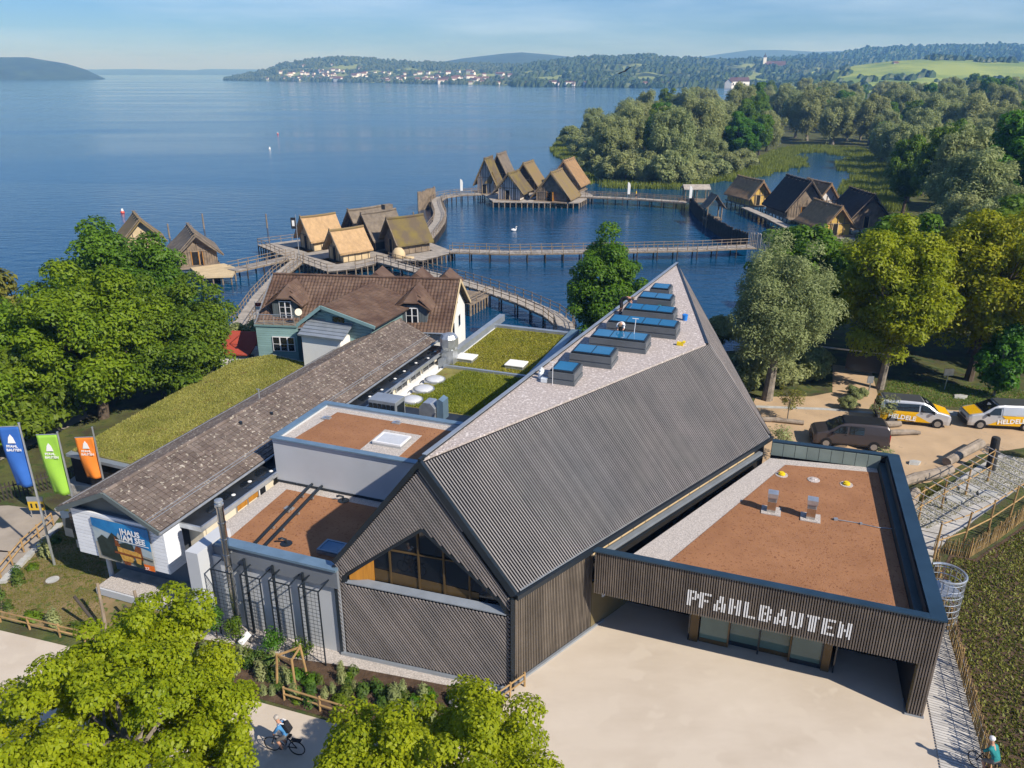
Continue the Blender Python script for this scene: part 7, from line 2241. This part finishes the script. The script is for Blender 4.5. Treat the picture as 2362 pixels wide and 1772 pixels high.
# things lying on the gravel roof
def oR(i, a, b, z=0): return V(*sk[i][0], ROOFZ + z) + DA * a + DB * b
mb = MB(); mb.lathe(oR(0, -0.62, 0.9), [(0.12, 0), (0.14, 0.05), (0.14, 0.32), (0.05, 0.40), (0.05, 0.45)], 12); single("white_canister", mb, "canister", "white canister standing beyond the single-pane skylight", "canister", "white canisters")
mb = MB(); mb.lathe(oR(0, -0.5, 0.45), [(0.12, 0), (0.14, 0.05), (0.14, 0.32), (0.05, 0.40), (0.05, 0.45)], 12); single("white_canister", mb, "canister", "white canister leaning near the single-pane skylight corner", "canister", "white canisters")
mb = MB(); mb.box(oR(0, -0.2, 0.1, 0.12), (0.34, 0.3, 0.24), DA, DB); single("white_box", mb, "canister", "small white box in front of the single-pane skylight", "box", bevel=0.03)
mb = MB(); mb.beam(oR(0, -0.25, 1.0, 0.1), oR(0, 0.25, 2.0, 0.25), 0.16, 0.06); mb.beam(oR(0, -0.05, 1.0, 0.1), oR(0, 0.1, 2.1, 0.2), 0.05, 0.05); single("tool_board", mb, "wood_post", "brown wooden board lying behind the single-pane skylight", "board")
mb = MB(); mb.lathe(oR(4, 3.75, 1.25), [(0.15, 0), (0.18, 0.34), (0.19, 0.36)], 14); mb.path([oR(4, 3.57, 1.25, 0.34), oR(4, 3.7, 1.1, 0.5), oR(4, 3.93, 1.25, 0.34)], 0.012, 5); single("blue_bucket", mb, "bucket_blue", "bright blue bucket on the gravel roof", "bucket")
mb = MB(); mb.lathe(oR(5, 1.6, -0.5), [(0.42, 0), (0.34, 0.2), (0.15, 0.42), (0.02, 0.46)], 9); single("teal_cloth", mb, "cloth_teal", "crumpled teal cloth heap between two skylights", "cloth")
mb = MB(); mb.box(oR(3, 4.55, -0.9, 0.1), (0.35, 0.22, 0.18), DA, DB); mb.box(oR(3, 4.75, -0.85, 0.2), (0.14, 0.3, 0.08), DA, DB); single("yellow_tool", mb, "signcap_yellow", "yellow power tool on the gravel near the roof fold", "tool")
mb = MB(); mb.tube(oR(0, 0.3, -0.15, 0), oR(0, 0.3, -0.15, 1.2), 0.015); mb.tube(oR(0, 0.15, -0.15, 1.2), oR(0, 0.42, -0.15, 1.2), 0.02); single("squeegee_pole", mb, "whiteframe", "thin white pole leaning at the single-pane skylight", "pole")
mb = MB(); mb.tube(oR(2, 2.3, 1.2, 0.7), oR(2, 2.35, 1.25, 1.6), 0.018); mb.tube(oR(2, 2.15, 1.25, 1.6), oR(2, 2.5, 1.25, 1.6), 0.02); single("squeegee_pole", mb, "whiteframe", "thin white squeegee standing beside the worker in white", "pole")
# bird over the lake
t = thing("bird", (19.9, 150, 25.1), "dark bird of prey gliding above the far shore", "bird")
mb = MB(); mb.path([(19.5, 150, 25.0), (19.75, 150, 25.08), (20.0, 150, 25.12), (20.2, 150, 25.1)], [0.06, 0.1, 0.12, 0.04], 8); build("body", mb, "birddark", t, smooth=True)
for pts in (((19.8, 150, 25.12), (20.1, 150, 25.15), (21.0, 149.6, 25.75), (20.75, 149.6, 25.8)), ((19.75, 150, 25.1), (20.0, 150, 25.1), (19.0, 150.5, 24.65), (18.9, 150.5, 24.8))):
    mb = MB(); mb.prism(pts, (0, 0.0, 0.04)); build("wing", mb, "birddark", t)

# ------------------------------------------------------------------ flags on poles
def flag(x, y, h, ztop, zbot, w, m, label):
    t = thing("flag", (x, y, 0), label, "flag", "tall vertical banner flags")
    mb = MB(); mb.tube((x, y, 0), (x, y, h), 0.07, 0.045, 10); mb.tube((x, y, h), (x, y, h + 0.06), 0.06, None, 10); build("pole", mb, "galv", t)
    mb = MB(); mb.tube((x - w, y - 0.1, ztop + 0.02), (x, y, ztop + 0.02), 0.025); build("arm", mb, "galv", t)
    vs_, fs_ = [], []
    nx, nz = 8, 18
    for j in range(nz + 1):
        f = j / nz
        z = ztop - (ztop - zbot) * f
        for i in range(nx + 1):
            g = i / nx
            vs_.append((x - 0.08 - (w - 0.08) * g * (1 - 0.12 * f * f), y - 0.1 * g + 0.16 * math.sin(g * 5 + f * 3.2) * f, z - 0.10 * g * math.sin(f * 3)))
    for j in range(nz):
        for i in range(nx):
            a = j * (nx + 1) + i
            fs_.append((a, a + 1, a + nx + 2, a + nx + 1))
    mb = MB(); mb.add(vs_, fs_)
    o = build("cloth", mb, m, t, smooth=True)
    s_ = o.modifiers.new("thick", 'SOLIDIFY'); s_.thickness = 0.012
    # emblem: little gabled hut above two lines of lettering
    cx_, cz = x - w * 0.5, ztop - (ztop - zbot) * 0.26
    yo = y - 0.13
    mb = MB(); mb.prism([(cx_ - 0.2, yo, cz), (cx_ + 0.2, yo, cz), (cx_ + 0.12, yo, cz + 0.32), (cx_, yo, cz + 0.5), (cx_ - 0.12, yo, cz + 0.32)], (0, 0.01, 0)); build("emblem", mb, "print_white", t)
    text("emblem_words", "PFAHL", 0.2, (cx_ - 0.32, yo, cz - 0.24), (1, 0, 0), UP, "print_white", t, 0.003, bold=0.006)
    text("emblem_words", "BAUTEN", 0.2, (cx_ - 0.36, yo, cz - 0.45), (1, 0, 0), UP, "print_white", t, 0.003, bold=0.006)
flag(-24.96, 36.31, 8.45, 8.3, 4.9, 1.05, "flag_blue", "tall blue flag with white emblem left of the white gable")
flag(-25.15, 39.5, 6.45, 6.35, 2.6, 1.15, "flag_green", "lime green flag with white emblem behind the white gable")
flag(-24.75, 42.2, 5.5, 4.9, 2.2, 1.1, "flag_orange", "orange flag with white emblem beside the sedum roof")

# ------------------------------------------------------------------ fences
def rail_fence(name, label, pts, step=1.9, h=0.75, rails=(0.35, 0.68), m="wood_post"):
    t = thing(name, (pts[0][0], pts[0][1], 0), label, "fence", "low wooden rail fences")
    for i in range(len(pts) - 1):
        p, q = V(*pts[i], 0), V(*pts[i + 1], 0)
        n = max(1, int(round((q - p).length / step)))
        for k in range(n + (1 if i == len(pts) - 2 else 0)):
            a = p.lerp(q, k / n)
            mb = MB(); mb.tube(a - UP * 0.1, a + UP * (h + random.uniform(-.03, .05)) + V(random.uniform(-.04, .04), 0, 0), 0.05, None, 7); build("post", mb, m, t)
        for z in rails:
            mb = MB(); mb.tube(p + UP * (z + random.uniform(-.02, .02)), q + UP * (z + random.uniform(-.02, .02)), 0.042, None, 7); build("rail", mb, m, t)
    return t
rail_fence("rail_fence", "wooden rail fence between lawn and pale path", [(-31, 33.4), (-25.0, 31.5), (-21.5, 30.4), (-18.7, 29.55)])
rail_fence("rail_fence", "orange-brown rail fence along the paved path by the flags", [(-27.0, 34.9), (-27.3, 37.5), (-27.15, 40.3)], 1.3, 0.9, (0.45, 0.82))
rail_fence("rail_fence", "short rail fence in front of the garden bed by the cyclist", [(-9.75, 26.35), (-6.4, 25.1), (-3.4, 24.1)], 1.7)
rail_fence("rail_fence", "little rail fence at the corner of the slatted gable", [(-1.4, 25.3), (0.55, 27.15)], 1.0)
mb = MB()
kb = thing("stone_kerb", (-26.6, 37, 0), "pale stone kerb along the rail fence by the lawn", "kerb")
for i in range(8):
    a, b = V(-26.75, 34.6 + i * 0.72, 0), V(-26.8, 34.6 + i * 0.72 + 0.69, 0)
    mb = MB(); mb.beam(a + UP * 0.08, b + UP * 0.08, 0.35, 0.2); build("kerb_stone", mb, "slab", kb)
# tree stake tripod
t = thing("stake_tripod", (-9.6, 27.1, 0), "three-legged wooden tree stake frame in the garden bed", "tree stake")
tops = []
for (x, y) in ((-10.25, 27.05), (-9.3, 26.65), (-9.1, 27.75)):
    top = V(x * 0.75 - 9.55 * 0.25, y * 0.75 + 27.15 * 0.25, 1.85); tops.append(top)
    mb = MB(); mb.tube((x, y, 0), top, 0.055, None, 8); build("stake", mb, "wood_post", t)
for i in range(3):
    mb = MB(); mb.beam(tops[i] - UP * 0.08, tops[(i + 1) % 3] - UP * 0.08, 0.05, 0.09); build("cross_bar", mb, "wood_post", t)
for i, (p, q, lb) in enumerate((((-19.2, 30.3, 0), (-20.9, 31.2, 1.75), "dark leaning post crossing another behind the rail fence"), ((-19.3, 30.5, 0), (-19.9, 31.6, 2.2), "grey upright post behind the rail fence"), ((-17.1, 29.85, 0), (-17.8, 30.9, 2.3), "weathered thick post leaning behind the maple crown"), ((-17.9, 30.9, 0), (-18.6, 31.2, 1.2), "short thin post leaning in the garden bed"), ((-15.9, 31.0, 0), (-16.1, 31.3, 1.5), "rusty post near the bench slab"))):
    mb = MB(); mb.tube(p, q, 0.085, 0.07, 8); single("leaning_post", mb, "wood_dark" if i in (0, 3) else "wood_weather", lb, "post", "leaning posts in the bed")
mb = MB(); mb.lathe((-2.1, 26.2, 0), [(0.5, 0), (0.62, 0.2), (0.5, 0.42), (0.2, 0.52), (0.01, 0.53)], 9); single("boulder", mb, "rock", "grey boulder in the garden bed before the gable", "boulder")
t = thing("manhole_cover", (-24.3, 34.9, 0.01), "round manhole cover in the lawn", "manhole")
mb = MB(); mb.lathe((-24.3, 34.9, 0.01), [(0.42, 0), (0.42, 0.03), (0.34, 0.035)], 20); build("ring", mb, "brownpanel", t)
mb = MB(); mb.lathe((-24.3, 34.9, 0.04), [(0.33, 0), (0.33, 0.012), (0.01, 0.014)], 20); build("lid", mb, "slab", t)
# sign, block seat, pickets and slatted gate at the left
t = thing("notice_board", (-28.5, 41.2, 0), "yellow notice board on two legs beside the picket fence", "sign board")
for dx in (-0.42, 0.42):
    mb = MB(); mb.tube((-28.5 + dx, 41.2, 0), (-28.5 + dx, 41.2, 1.15), 0.03); build("leg", mb, "galv", t)
mb = MB(); mb.box((-28.5, 41.18, 0.85), (0.95, 0.05, 0.62)); build("panel", mb, "sign_yellow", t)
mb = MB(); mb.box((-28.5, 41.17, 1.3), (0.95, 0.05, 0.3)); build("header", mb, "zinc", t)
for dx in (-0.28, 0.02): 
    mb = MB(); mb.box((-28.5 + dx, 41.15, 0.85), (0.1, 0.01, 0.3)); build("pictogram", mb, "plastic_black", t)
mb = MB(); mb.tube((-28.18, 41.155, 0.85), (-28.18, 41.145, 0.85), 0.14, None, 14); build("pictogram", mb, "plastic_black", t)
mb = MB(); mb.prism([(-28.2, 43.8, 0), (-26.0, 43.4, 0), (-26.2, 45.4, 0), (-28.0, 45.8, 0)], (0, 0, 0.9)); single("stone_block", mb, "rock", "big grey stone block behind the notice board", "stone block", bevel=0.06)
t = thing("picket_fence", (-30.5, 44, 0), "dark picket fence between stone block and slatted gate", "fence")
for i in range(22):
    p = V(-32.2, 43.0, 0).lerp(V(-28.4, 45.6, 0), i / 21)
    mb = MB(); mb.box(p + UP * 0.6, (0.07, 0.04, 1.2)); build("picket", mb, "wood_dark", t)
mb = MB(); mb.beam((-32.2, 43.0, 0.9), (-28.4, 45.6, 0.9), 0.05, 0.08); build("rail", mb, "wood_dark", t)
t = thing("slatted_gate", (-34, 42.5, 0), "dark slatted screen wall with steel posts at the path", "screen")
for i in range(14):
    mb = MB(); mb.beam((-36.5, 42.0, 0.15 + i * 0.15), (-32.4, 43.0, 0.15 + i * 0.15), 0.03, 0.09); build("slat", mb, "darkmetal", t)
for (x, y) in ((-32.4, 43.0), (-34.4, 42.5), (-36.5, 42.0)):
    mb = MB(); mb.tube((x, y, 0), (x, y, 2.3), 0.06); build("post", mb, "galv", t)

# ------------------------------------------------------------------ boardwalk, paling fence, pergola, caged stair
BW = [(16.2, 19.2), (17.0, 21.6), (18.0, 24.4), (18.75, 26.6), (19.45, 29.0), (20.3, 31.6), (21.5, 34.6), (22.8, 37.3), (24.4, 39.3), (26.6, 41.2), (29.2, 43.2), (32.2, 45.6), (36, 48.4)]
bw_ = thing("boardwalk", (20, 30, 0), "grey plank boardwalk curving along the entrance building to the pergola", "boardwalk")
bl = Vector(bw_.location)
mb = MB(); mb.box((0, 0, 0), (0.115, 1.0, 0.05)); bme = mb.mesh("plank")
acc = 0.0
for i in range(len(BW) - 1):
    p, q = V(*BW[i], 0), V(*BW[i + 1], 0)
    d = (q - p); L = d.length; d.normalize()
    while acc < L:
        c = p + d * acc
        f = (i + acc / L) / (len(BW) - 1)
        w_ = 1.35 if i < 6 else (1.35 + (f - 0.5) * 6.0 if f < 0.72 else 2.7)
        o = put("plank", bme, "board", bw_, (0, 0, 0))
        sd_ = V(-d.y, d.x, 0)
        # planks lie skew to the walk, as laid
        ax_ = V(0.42, 0.9075, 0); ay_ = V(-ax_.y, ax_.x, 0)
        M3 = Matrix((ax_, ay_, UP)).transposed().to_4x4()
        o.matrix_basis = Matrix.Translation(c + UP * (0.045) - bl + sd_ * (0.55 if i >= 6 else 0)) @ M3 @ Matrix.Diagonal((1, w_ * 1.25, 1, 1))
        acc += 0.15 / max(0.4, d.dot(ax_))
    acc -= L
PF = [(16.9, 18.6), (18.35, 23.0), (19.2, 25.6), (20.1, 28.2), (21.0, 31.0), (22.0, 34.0), (22.9, 36.0)]
def paling(name, label, pts, h=1.0, step=0.085):
    t = thing(name, (pts[0][0], pts[0][1], 0), label, "fence", "paling fences")
    mb = MB(); mb.tube((0, 0, 0), (0, 0, 1), 0.026, 0.022, 5); sme = mb.mesh("pale")
    tl_ = Vector(t.location)
    for i in range(len(pts) - 1):
        p, q = V(*pts[i], 0), V(*pts[i + 1], 0)
        n = int((q - p).length / step)
        for k in range(n):
            a = p.lerp(q, k / n) + V(random.uniform(-.02, .02), random.uniform(-.02, .02), 0)
            o = put("pale", sme, "wood_stake", t, (0, 0, 0))
            o.matrix_basis = Matrix.Translation(a - tl_) @ Matrix.Rotation(random.uniform(-0.09, 0.09), 4, 'X') @ Matrix.Rotation(random.uniform(-0.06, 0.1), 4, 'Y') @ Matrix.Diagonal((1, 1, h * random.uniform(0.88, 1.12), 1))
        for z in (0.3, 0.75):
            mb = MB(); mb.tube(p + UP * z * h, q + UP * z * h, 0.012, None, 4); build("wire", mb, "galv", t)
        mb = MB(); mb.tube(q, q + UP * h * 1.2, 0.05, None, 7); build("post", mb, "wood_post", t)
    return t
paling("paling_fence", "split-wood paling fence between boardwalk and planted slope", PF)
paling("paling_fence", "split-wood paling fence below the pergola along the planted slope", [(23.6, 37.6), (25.3, 37.0), (27.8, 38.7), (30.8, 41.0), (34.5, 43.6)], 1.05)
pg = thing("pergola", (27, 40, 0), "light pole pergola over the boardwalk above the planted slope", "pergola")
near = [(23.3, 36.9), (25.4, 37.9), (27.6, 39.3), (29.8, 40.9), (32.2, 42.7)]
farp = [(22.3, 38.9), (24.2, 40.6), (26.4, 42.2), (28.8, 43.9), (31.2, 45.7)]
for row in (near, farp):
    for (x, y) in row:
        mb = MB(); mb.tube((x, y, 0), (x + random.uniform(-.08, .08), y + random.uniform(-.05, .05), 2.35), 0.065, 0.05, 8); build("post", mb, "wood_post", pg)
    for i in range(len(row) - 1):
        for z in (2.2, 1.15):
            mb = MB(); mb.tube((*row[i], z), (*row[i + 1], z + random.uniform(-.06, .06)), 0.04, 0.035, 7); build("side_pole", mb, "wood_post", pg)
for i in range(13):
    f = i / 12
    a = V(23.3, 36.9, 0).lerp(V(32.2, 42.7, 0), f); b = V(22.3, 38.9, 0).lerp(V(31.2, 45.7, 0), f)
    mb = MB(); mb.tube(a + (a - b) * 0.15 + UP * 2.27, b + (b - a) * 0.15 + UP * 2.27, 0.035, 0.03, 7); build("cross_pole", mb, "board", pg)
cg = thing("caged_stair", (20.45, 31.2, 0), "round galvanised steel cage around an escape ladder by the planted slope", "escape ladder")
cx, cy = 20.55, 31.3
for z in np.linspace(0.3, 2.8, 8):
    mb = MB(); mb.path([(cx + 0.85 * math.cos(a), cy + 0.85 * math.sin(a), z) for a in np.linspace(-2.2, 1.7, 16)], 0.022, 5); build("hoop", mb, "galv", cg)
for a in np.linspace(-2.2, 1.7, 14):
    mb = MB(); mb.tube((cx + 0.85 * math.cos(a), cy + 0.85 * math.sin(a), 0.0), (cx + 0.85 * math.cos(a), cy + 0.85 * math.sin(a), 2.95), 0.018, None, 5); build("upright", mb, "galv", cg)
mb = MB(); mb.path([(cx + 0.85 * math.cos(a), cy + 0.85 * math.sin(a), 2.97) for a in np.linspace(-2.4, 1.9, 18)], 0.06, 7); build("top_ring", mb, "galv", cg)
for i in range(9):
    mb = MB(); mb.box((cx - 0.55, cy + 0.0, 0.3 + i * 0.29), (0.05, 0.6, 0.04)); build("rung", mb, "galv", cg)
mb = MB(); mb.box((cx, cy, 2.1), (1.3, 1.3, 0.05)); build("grating", mb, "galv", cg)

# ------------------------------------------------------------------ logs, slabs, posts in the rest area
def log(label, pts, r, m="log", group="lying tree trunks"):
    mb = MB(); mb.path(pts, r, 10)
    # cut branch stubs
    return single("tree_trunk_log", mb, m, label, "log", group)
log("thick grey tree trunk lying below the tall dark post", [(25.0, 44.9, 0.3), (26.4, 45.6, 0.36), (28.0, 46.1, 0.38), (29.3, 46.8, 0.34)], [0.30, 0.34, 0.36, 0.33])
log("grey tree trunk pointing from the dark post to the vans", [(29.6, 47.9, 0.3), (31.4, 49.2, 0.36), (33.4, 50.6, 0.4)], [0.32, 0.34, 0.36])
log("thick trunk half buried beside the parapet corner", [(23.6, 41.2, 0.28), (24.6, 42.5, 0.34), (25.5, 43.8, 0.3)], [0.4, 0.4, 0.34])
log("pale trunk lying behind the dark van", [(26.3, 53.5, 0.25), (28.0, 54.1, 0.28), (29.4, 54.3, 0.26)], [0.26, 0.27, 0.22])
log("twisted grey branch log beside the pale trunk", [(26.5, 52.6, 0.2), (28.4, 52.7, 0.3), (29.6, 52.9, 0.22), (30.2, 52.8, 0.2)], [0.2, 0.22, 0.2, 0.12])
log("long low trunk edging the sand drive by the hall", [(17.6, 55.4, 0.18), (20.0, 55.2, 0.2), (22.2, 54.6, 0.2)], [0.18, 0.2, 0.18])
mb = MB(); mb.tube((32.3, 47.3, 0), (32.2, 47.35, 2.35), 0.30, 0.27, 14); mb.lathe((32.2, 47.35, 2.33), [(0.27, 0), (0.24, 0.1), (0.02, 0.14)], 14); single("carved_post", mb, "logdark", "tall dark charred wooden post beside the lying trunks", "post")
for i, (x, y, s, lb) in enumerate(((29.4, 44.6, 0.75, "triangular grey stone slab between trunks and boardwalk"), (27.8, 43.2, 0.7, "flat grey slab beside the thick trunk"), (30.2, 43.9, 0.7, "pale slab at the pergola edge"), (25.3, 48.0, 0.5, "small flat slab on the sand near the parapet"), (33.9, 57.0, 0.6, "pale rock behind the gap between the vans"), (34.6, 56.6, 0.45, "small rock beside the second van"), (37.0, 60.0, 0.6, "grey rock in the lawn by the young tree"), (27.6, 48.2, 0.45, "small slab under the leafy sapling"))):
    mb = MB(); mb.prism([(x - s, y - s * 0.3, 0.02), (x + s * 0.3, y - s * 0.6, 0.02), (x + s, y + s * 0.1, 0.02), (x + s * 0.2, y + s * 0.55, 0.02), (x - s * 0.7, y + s * 0.4, 0.02)], (0.05, 0.05, 0.16)); single("stone_slab", mb, "slab", lb, "stone slab", "stone slabs of the rest area")
for i, (x, y, h, lb) in enumerate(((23.5, 44.3, 3.2, "leafy thin sapling beside the parapet corner"), (21.3, 55.6, 3.0, "thin twiggy sapling at the edge of the sand drive"), (36.4, 48.4, 3.2, "thin sapling in front of the second yellow van"), (28.5, 55.2, 2.4, "twiggy sapling behind the dark van"), (18.5, 49.0, 2.5, "bare sapling beside the hall corner"))):
    plant_tree(make_tree(h, 0.75, h * 0.36, h * 0.58, 900, 0.085, 30, 0.35, 60 + i, 0.04, 0.4), "sapling", lb, (x, y, 0), "willow" if i != 1 else "olive", "barkpale", "young saplings", i * 1.1, 1.0, "sapling")
t = thing("path_gate", (28.8, 65.5, 0), "grey steel gate frame with dark banner over the shaded path", "gate")
for (x, y) in ((26.6, 66.8), (32.6, 64.4)):
    mb = MB(); mb.tube((x, y, 0), (x, y, 2.3), 0.09); build("post", mb, "galv", t)
mb = MB(); mb.beam((26.6, 66.8, 2.25), (32.6, 64.4, 2.25), 0.08, 0.12); build("beam", mb, "galv", t)
mb = MB(); mb.beam((29.6, 65.6, 1.2), (32.4, 64.5, 1.2), 0.05, 1.6); build("screen", mb, "darkmetal", t)
mb = MB(); mb.tube((29.4, 60.2, 0), (29.5, 60.2, 1.7), 0.05); mb.box((29.4, 60.15, 1.55), (0.5, 0.06, 0.6)); single("info_post", mb, "galv", "grey information post behind the yellow van's rear", "post")
t = thing("garden_shelter", (47.5, 68.0, 0), "dark open shelter with thin posts under the shade trees", "shelter")
for (x, y) in ((44.6, 66.4), (46.2, 66.6), (50.2, 66.6), (44.8, 70), (50.4, 70)):
    mb = MB(); mb.tube((x, y, 0), (x, y, 2.6), 0.07); build("post", mb, "board", t)
mb = MB(); mb.prism([(44.0, 65.8, 2.55), (51, 66, 2.55), (51, 70.6, 2.9), (44.0, 70.4, 2.9)], (0, 0, 0.12)); build("roof", mb, "shingle_dark", t)
mb = MB(); mb.tube((36.6, 61.8, 0), (36.7, 61.8, 1.9), 0.04); mb.box((36.65, 61.75, 1.6), (0.8, 0.05, 0.6)); single("small_sign", mb, "galv", "small grey sign on a pole under the yellow-green trees", "sign")
sheet("shade_lawn", [(28.6, 57.9), (30.4, 60), (33, 64), (38, 63), (43.5, 61.2), (44, 58.0), (35.2, 58.0), (33, 58.4)], 0.018, "lawn", "lawn strip behind the yellow vans")
blades("lawn_grass", [(28.6, 57.9), (30.4, 60), (33, 64), (38, 63), (43.5, 61.2), (44, 58.0), (35.2, 58.0), (33, 58.4)], 0.018, 12000, 0.14, LEAF["reed"], None, "short grass behind the yellow vans", 0.03)
sheet("drive_edge_paving", [(17.3, 58.6), (24.9, 57.9), (28.9, 57.0), (28.8, 56.6), (24.9, 57.45), (17.2, 58.1)], 0.02, "slab", "pale paved edge strip across the sand drive")
# orange-yellow parasol tip showing above the parapet
mb = MB(); mb.lathe((22.0, 46.5, 0), [(0.03, 0), (0.03, 1.75), (1.0, 1.78), (0.05, 2.2), (0.02, 2.25)], 12); single("parasol", mb, "thatch_new", "tan parasol showing above the far parapet", "parasol")

# ------------------------------------------------------------------ plants
blades("ground_cover", [(18.9, 23.2), (20.5, 28.2), (21.9, 31.7), (23.4, 35.9), (24.5, 37.1), (25.5, 36.6), (28, 38.4), (31, 40.6), (36, 44), (36, 14), (16.0, 14)], 0.02, 60000, 0.12, LEAF["cover"], None, "low green ground cover plants on the brown slope", 0.06)
blades("rest_area_grass", [(22.6, 40.6), (25.3, 44.6), (30, 46), (33.8, 49), (38, 50), (40, 50), (33, 44.8), (28, 42.2), (24.5, 39.8)], 0.01, 16000, 0.14, LEAF["olive"], None, "dry grass between the lying trunks", 0.03)
blades("lawn_tufts", [(-27.0, 34.8), (-27.0, 40), (-26, 42), (-22, 36), (-19.6, 30.4), (-25.1, 31.9)], 0.01, 14000, 0.06, LEAF["olive"], None, "thin grass of the patchy lawn", 0.02)
def herb(seed, h, r, n, leaf):
    rg = np.random.default_rng(seed)
    d = rg.normal(size=(n, 3)); d[:, 2] = np.abs(d[:, 2]); d /= np.linalg.norm(d, axis=1, keepdims=True)
    P = d * np.array([r, r, h]) * rg.uniform(0.3, 1.0, (n, 1))
    return leaf_mesh("foliage", P, d + np.array([0, 0, 0.5]), leaf, 0.45, rg=rg)
hb = [herb(1, 0.45, 0.30, 240, 0.07), herb(2, 0.7, 0.25, 260, 0.06), herb(3, 0.35, 0.4, 260, 0.08), herb(4, 0.9, 0.28, 320, 0.07)]
bedp = [(-15.6, 30.4), (-13.5, 29.9), (-10.5, 28.9), (-7.9, 28.4), (-0.4, 26.4), (-0.9, 25.7), (-1.8, 24.9), (-3.8, 24.5), (-6.9, 25.3), (-11.5, 26.85), (-18.6, 29.4), (-17.5, 29.8)]
bx = np.array([p[0] for p in bedp]); by = np.array([p[1] for p in bedp])
cnt = 0
while cnt < 115:
    x, y = random.uniform(bx.min(), bx.max()), random.uniform(by.min(), by.max())
    if float(sdf(np.array([x]), np.array([y]), bedp)[0]) < 0.12: continue
    cnt += 1
    k = random.randrange(4)
    t = thing("garden_plant", (x, y, 0.02), "leafy green perennial in the dark garden bed", "plant", "perennials of the garden bed", worldparts=False)
    t.rotation_euler = (0, 0, random.uniform(0, 6.28)); s = random.uniform(0.6, 1.25); t.scale = (s, s, s)
    put("foliage", hb[k], LEAF[("bed", "bed", "green", "willow")[k]], t, (0, 0, 0))
for i, (x, y) in enumerate(((-26.3, 33.4), (-25.9, 34.6), (-26.0, 36.0), (-25.9, 37.2), (-26.1, 38.6), (-25.2, 32.5), (-23.6, 31.7), (-22.2, 31.2), (-21.0, 30.9), (-26.4, 35.3))):
    t = thing("garden_plant", (x, y, 0.0), "leafy plant along the lawn fence", "plant", "plants along the lawn fence", worldparts=False)
    s = random.uniform(0.9, 1.5); t.scale = (s, s, s)
    put("foliage", hb[i % 4], LEAF["bed" if i % 3 else "olive"], t, (0, 0, 0))
for i, (x, y, h, lb) in enumerate(((-14.0, 30.3, 2.4, "tall climbing plant below the steel flue"), (-13.0, 30.0, 1.5, "leafy young shrub beside the white floodlight"), (-11.0, 29.3, 1.3, "young climber at the middle trellis"), (-9.6, 28.9, 1.2, "young climber at the trellis next to the gable"))):
    plant_tree(make_tree(h, 0.38, h * 0.45, h * 0.55, 900, 0.06, 26, 0.22, 80 + i, 0.025, 0.45), "climbing_shrub", lb, (x, y, 0), "green", "bark", None, i, 1.0, "shrub")
# ------------------------------------------------------------------ haze
mb = MB(); mb.box((0, 4500, 98), (17000, 13000, 206))
hz = build("haze", mb, None)
hm = bpy.data.materials.new("haze_air")
hm.use_nodes = True
hn = hm.node_tree.nodes
hn.remove(hn["Principled BSDF"])
pv = hn.new("ShaderNodeVolumePrincipled")
pv.inputs["Color"].default_value = (0.20, 0.48, 1.0, 1)
pv.inputs["Density"].default_value = 0.00024
pv.inputs["Absorption Color"].default_value = (1, 1, 1, 1)
pv.inputs["Anisotropy"].default_value = 0.0
hm.node_tree.links.new(pv.outputs["Volume"], hn["Material Output"].inputs["Volume"])
hz.data.materials.append(hm)
tag(hz, "pale blue haze over the lake", None, None, "stuff")
